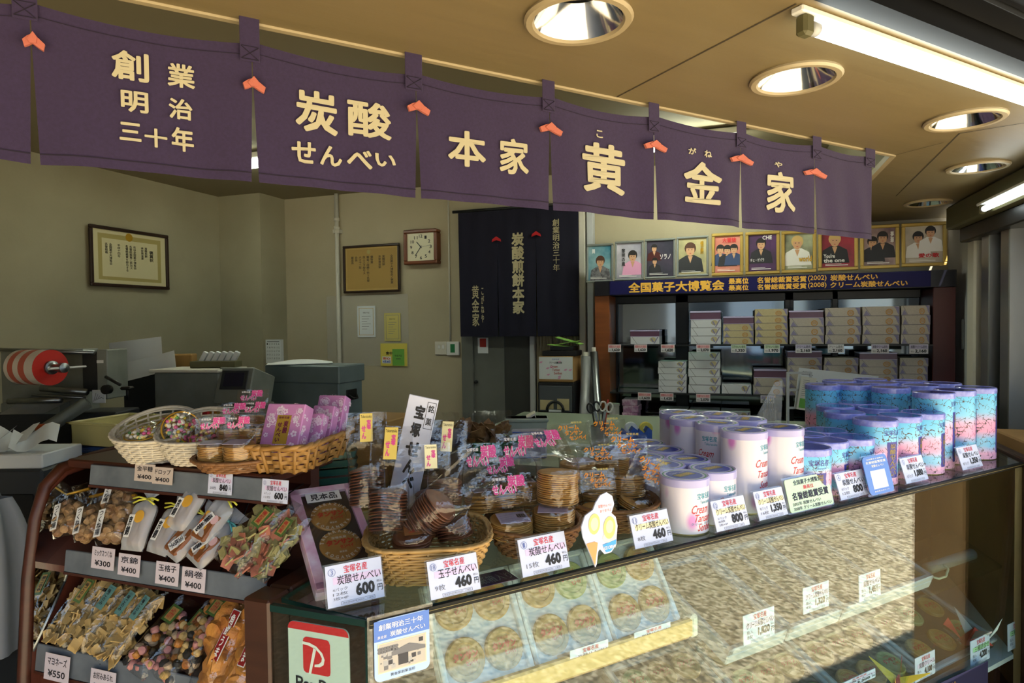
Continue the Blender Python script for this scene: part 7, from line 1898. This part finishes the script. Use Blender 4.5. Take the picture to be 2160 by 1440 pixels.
def washi(key, h):
    """printed paper of the blue tins: bands of blue and pink under a net of fine dark branches"""
    m, nt, p, L = newmat(key)
    tc = nt.nodes.new('ShaderNodeTexCoord'); sp = nt.nodes.new('ShaderNodeSeparateXYZ'); L.new(tc.outputs['Object'], sp.inputs[0])
    n = nt.nodes.new('ShaderNodeTexNoise'); n.inputs['Scale'].default_value = 40; L.new(tc.outputs['Object'], n.inputs[0])
    ad = nt.nodes.new('ShaderNodeMath'); ad.operation = 'MULTIPLY_ADD'; ad.inputs[1].default_value = .012; L.new(n.outputs[0], ad.inputs[0]); L.new(sp.outputs[2], ad.inputs[2])
    mr = nt.nodes.new('ShaderNodeMapRange'); mr.inputs[1].default_value = .006; mr.inputs[2].default_value = h; L.new(ad.outputs[0], mr.inputs[0])
    r = nt.nodes.new('ShaderNodeValToRGB'); cr = r.color_ramp
    stops = ((0, '#eeb0d4'), (.10, '#eeb0d4'), (.20, '#8ccbf0'), (.30, '#84c8ee'), (.42, '#eda4c8'), (.54, '#f0aacb'), (.68, '#86cdf0'), (.90, '#66c2ec'), (1, '#66c2ec'))
    cr.elements[0].position = 0; cr.elements[0].color = lin(stops[0][1]); cr.elements[1].position = 1; cr.elements[1].color = lin(stops[-1][1])
    for q, c in stops[1:-1]: e = cr.elements.new(q); e.color = lin(c)
    L.new(mr.outputs[0], r.inputs[0])
    vo = nt.nodes.new('ShaderNodeTexVoronoi'); vo.feature = 'DISTANCE_TO_EDGE'; vo.inputs['Scale'].default_value = 58
    n2 = nt.nodes.new('ShaderNodeTexNoise'); n2.inputs['Scale'].default_value = 22; n2.inputs['Detail'].default_value = 3
    mxv = nt.nodes.new('ShaderNodeMix'); mxv.data_type = 'VECTOR'; mxv.inputs[0].default_value = .05
    L.new(tc.outputs['Object'], n2.inputs[0]); L.new(tc.outputs['Object'], mxv.inputs[4]); L.new(n2.outputs['Color'], mxv.inputs[5]); L.new(mxv.outputs[1], vo.inputs['Vector'])
    lt = nt.nodes.new('ShaderNodeMath'); lt.operation = 'LESS_THAN'; lt.inputs[1].default_value = .034; L.new(vo.outputs[0], lt.inputs[0])
    n3 = nt.nodes.new('ShaderNodeTexNoise'); n3.inputs['Scale'].default_value = 60; L.new(tc.outputs['Object'], n3.inputs[0])
    gt = nt.nodes.new('ShaderNodeMath'); gt.operation = 'GREATER_THAN'; gt.inputs[1].default_value = .46; L.new(n3.outputs[0], gt.inputs[0])
    mu = nt.nodes.new('ShaderNodeMath'); mu.operation = 'MULTIPLY'; L.new(lt.outputs[0], mu.inputs[0]); L.new(gt.outputs[0], mu.inputs[1])
    mx = nt.nodes.new('ShaderNodeMix'); mx.data_type = 'RGBA'; mx.inputs[7].default_value = lin('#4a3a3c')
    L.new(mu.outputs[0], mx.inputs[0]); L.new(r.outputs[0], mx.inputs[6]); L.new(mx.outputs[2], p.inputs['Base Color'])
    p.inputs['Roughness'].default_value = .35
    MATS[key] = m
def wrap(R): return lambda x, y, z: ((R + z) * math.sin(x / R), -(R + z) * math.cos(x / R), y)
def tin_proto(kind, R, h):
    t = thing('sweets_tin', 'x', 'tin', None, T(0, 0, 0))
    f = MB(); W_ = wrap(R + .0003); key = None
    if kind == 'cream':
        lidh = .019
        f.lathe([(R * .98, 0), (R, .003), (R, h - lidh)], 48, ['tinbase', 'tin_petals'])
        k = min(1, (h / .20)) ; z0 = h - lidh
        f.text('宝塚名産', -.020, z0 - .026, .022, z0 - .012, 'tinteal', .0, .02, fn=W_); f.text('Takarazuka', -.012, z0 - .036, .022, z0 - .029, 'tinteal', 0, .01, fn=W_)
        zt = z0 - .062 if h > .15 else z0 - .052
        st = .026 if h > .15 else .020
        sl = lambda x, y, z: W_(x + (y - zt) * .3, y, z)
        f.text('Cream', -.034, zt - .005, .012, zt + .014, 'tinred', 0, .012, fn=sl); f.text('Tansan', -.022, zt - st - .004, .026, zt - st + .013, 'tinred', 0, .012, fn=sl); f.text('Senbei', -.006, zt - 2 * st - .004, .034, zt - 2 * st + .013, 'tinred', 0, .012, fn=sl)
        f.text('クリーム タンサン', -.034, .022, .03, .028, 'tinteal', 0, .012, fn=W_)
        f.build('tin_body', t)
        f = MB(); f.lathe([(R + .0012, h - lidh), (R + .0014, h - .003), (R - .001, h), (R - .004, h - .001), (R * .90, h - .0012), (R * .84, h - .0012), (R * .74, h - .0012), (.0004, h - .0012)], 48, ['tinlilac', 'tinlilac', 'tinlilac', 'tinlilac', 'tingreen', 'tinlilac', 'tinblue'])
        f.box(-R * .5, R * .5, -R * .2, R * .2, h - .0011, h - .0006, 'tingold'); f.text('Cream Tansan', -R * .42, R * .3, R * .42, R * .46, 'tinlilac', h - .0007, .01); f.text('SENBEI', -R * .4, -R * .13, R * .4, R * .13, 'goldprint', h - .0003, .01)
        f.build('lid', t)
    else:
        key = 'washi_%d' % round(h * 1000); washi(key, h) if key not in MATS else None
        f.lathe([(R * .985, 0), (R, .002), (R, h - .018)], 48, ['tinbase', key])
        zt = h - .018
        f.text('宝塚名産', -.028, zt - .024, .028, zt - .008, 'tinviolet', 0, .012, fn=W_); f.text('Takarazuka', -.012, zt - .032, .020, zt - .027, 'tinviolet', 0, fn=W_)
        a, b = -.019, .019; top_, bot = zt - .042, .022; rng = random.Random(h); pts = []
        n = 12
        for i in range(n + 1): pts.append((a + rng.uniform(-.0012, .0012), bot + (top_ - bot) * i / n, b + rng.uniform(-.0012, .0012)))
        m_ = 6; vs = []
        for (l, z, r_) in pts:
            for q in range(m_ + 1): vs.append(W_(l + (r_ - l) * q / m_, z, .0))
        f.add(vs, [(i * (m_ + 1) + q, i * (m_ + 1) + q + 1, (i + 1) * (m_ + 1) + q + 1, (i + 1) * (m_ + 1) + q) for i in range(n) for q in range(m_)], 'tinviolet')
        hh = top_ - bot; s = '炭酸せんべい'
        for i, ch in enumerate(s):
            z1 = top_ - hh * (.05 + .15 * i); f.text(ch, -.011, z1 - min(.021, hh * .14), .011, z1, 'tingoldtext', .0004, .025, fn=W_)
        f.build('tin_body', t)
        f = MB(); f.lathe([(R + .0012, h - .018), (R + .0014, h - .003), (R - .001, h), (R - .005, h - .0012), (.0004, h - .0012)], 48, ['bluelid', 'bluelid', 'bluelid', 'bluelidtop']); f.build('lid', t)
    return t
def place_tins(kind, R, h, spots, group):
    pr = tin_proto(kind, R, h)
    for i, (px, py, D, yaw, label) in enumerate(spots):
        p = onZ(px, py, ZC + h) if D is None else atD(px, py, D)
        M = T(p.x, p.y, ZC + .0005) @ RZ(yaw)
        if i == 0: pr.matrix_world = SPM @ M; pr['label'] = label; pr['group'] = group
        else: copy_thing(pr, M, label, group)
place_tins('cream', .0545, .124, [(1443, 1000, None, .12, 'small cream tin, foremost on the counter beside the 460 yen card'), (1502, 986, None, .05, 'small cream tin behind the 800 yen card'), (1397, 978, None, .3, 'small cream tin, left neighbour of the foremost one'), (1451, 966, None, -.2, 'small cream tin in the middle of the second row'),
    (1399, 946, None, .4, 'small cream tin in front of the two leftmost tall cream tins'), (1360, 962, None, .2, 'small cream tin half hidden behind the orange printed bags'), (1362, 932, None, .1, 'small cream tin farthest back behind the orange printed bags'), (1316, 945, None, .3, 'small cream tin at the left end beside the cracker bags')], 'small cream tins')
place_tins('cream', .0555, .200, [(1569, 905, None, .25, 'tall cream tin foremost behind the yellow banded cards'), (1646, 899, None, .15, 'tall cream tin rightmost, next to the small blue tins'), (1512, 890, None, -1.2, 'tall cream tin with a plain side, left of the foremost tall one'), (1455, 880, None, .2, 'tall cream tin second from the left in the back rows'),
    (1572, 882, None, .6, 'tall cream tin behind the foremost tall one'), (1431, 868, None, .35, 'tall cream tin leftmost in the back row'), (1514, 872, None, .5, 'tall cream tin in the middle of the back row')], 'tall cream tins')
place_tins('blue', .058, .143, [(1702, 940, None, -0.4, 'small blue and pink tin behind the green award card, label forward'), (1740, 926, None, 0.3, 'small blue and pink tin, middle of the front row'), (1795, 920, None, 0.36, 'small blue and pink tin, right end of the front row'), (1697, 915, None, 0.6, 'small blue and pink tin, left end of the second row'), (1742, 906, None, 0.4, 'small blue and pink tin, right end of the second row')], 'small blue tins')
place_tins('blue', .058, .184, [(1846, 882, None, -0.16, 'middle sized blue tin with its violet label forward'), (1897, 874, None, 0.26, 'middle sized blue tin, second in the front row'), (1946, 868, None, 0.22, 'middle sized blue tin, right end of its front row'), (1781, 868, None, 0.3, 'middle sized blue tin behind the small blue tins'), (1852, 858, None, 0.5, 'middle sized blue tin in the second row'), (1762, 855, None, 0.4, 'middle sized blue tin, left end of the second row'), (1808, 848, None, 0.4, 'middle sized blue tin farthest back')], 'middle sized blue tins')
place_tins('blue', .058, .238, [(1969, 826, None, 0.3, 'tall blue tin foremost, left of three in the front'), (2014, 821, None, 0.55, 'tall blue tin, middle of three in the front'), (2058, 816, None, 0.42, 'tall blue tin, rightmost of all'), (1879, 816, None, 0.4, 'tall blue tin behind the middle sized ones, second row left'), (1799, 810, None, 0.4, 'tall blue tin, second from the left end'), (1735, 810, None, 0.4, 'tall blue tin at the left end of the group'), (1942, 811, None, 0.4, 'tall blue tin, second row behind the foremost'), (1988, 807, None, 0.4, 'tall blue tin, third row on the right'), (1858, 806, None, 0.4, 'tall blue tin, third row in the middle'), (1770, 802, None, 0.4, 'tall blue tin, back row left'), (1835, 799, None, 0.4, 'tall blue tin, back row middle'), (1915, 802, None, 0.4, 'tall blue tin, back row right')], 'tall blue tins')
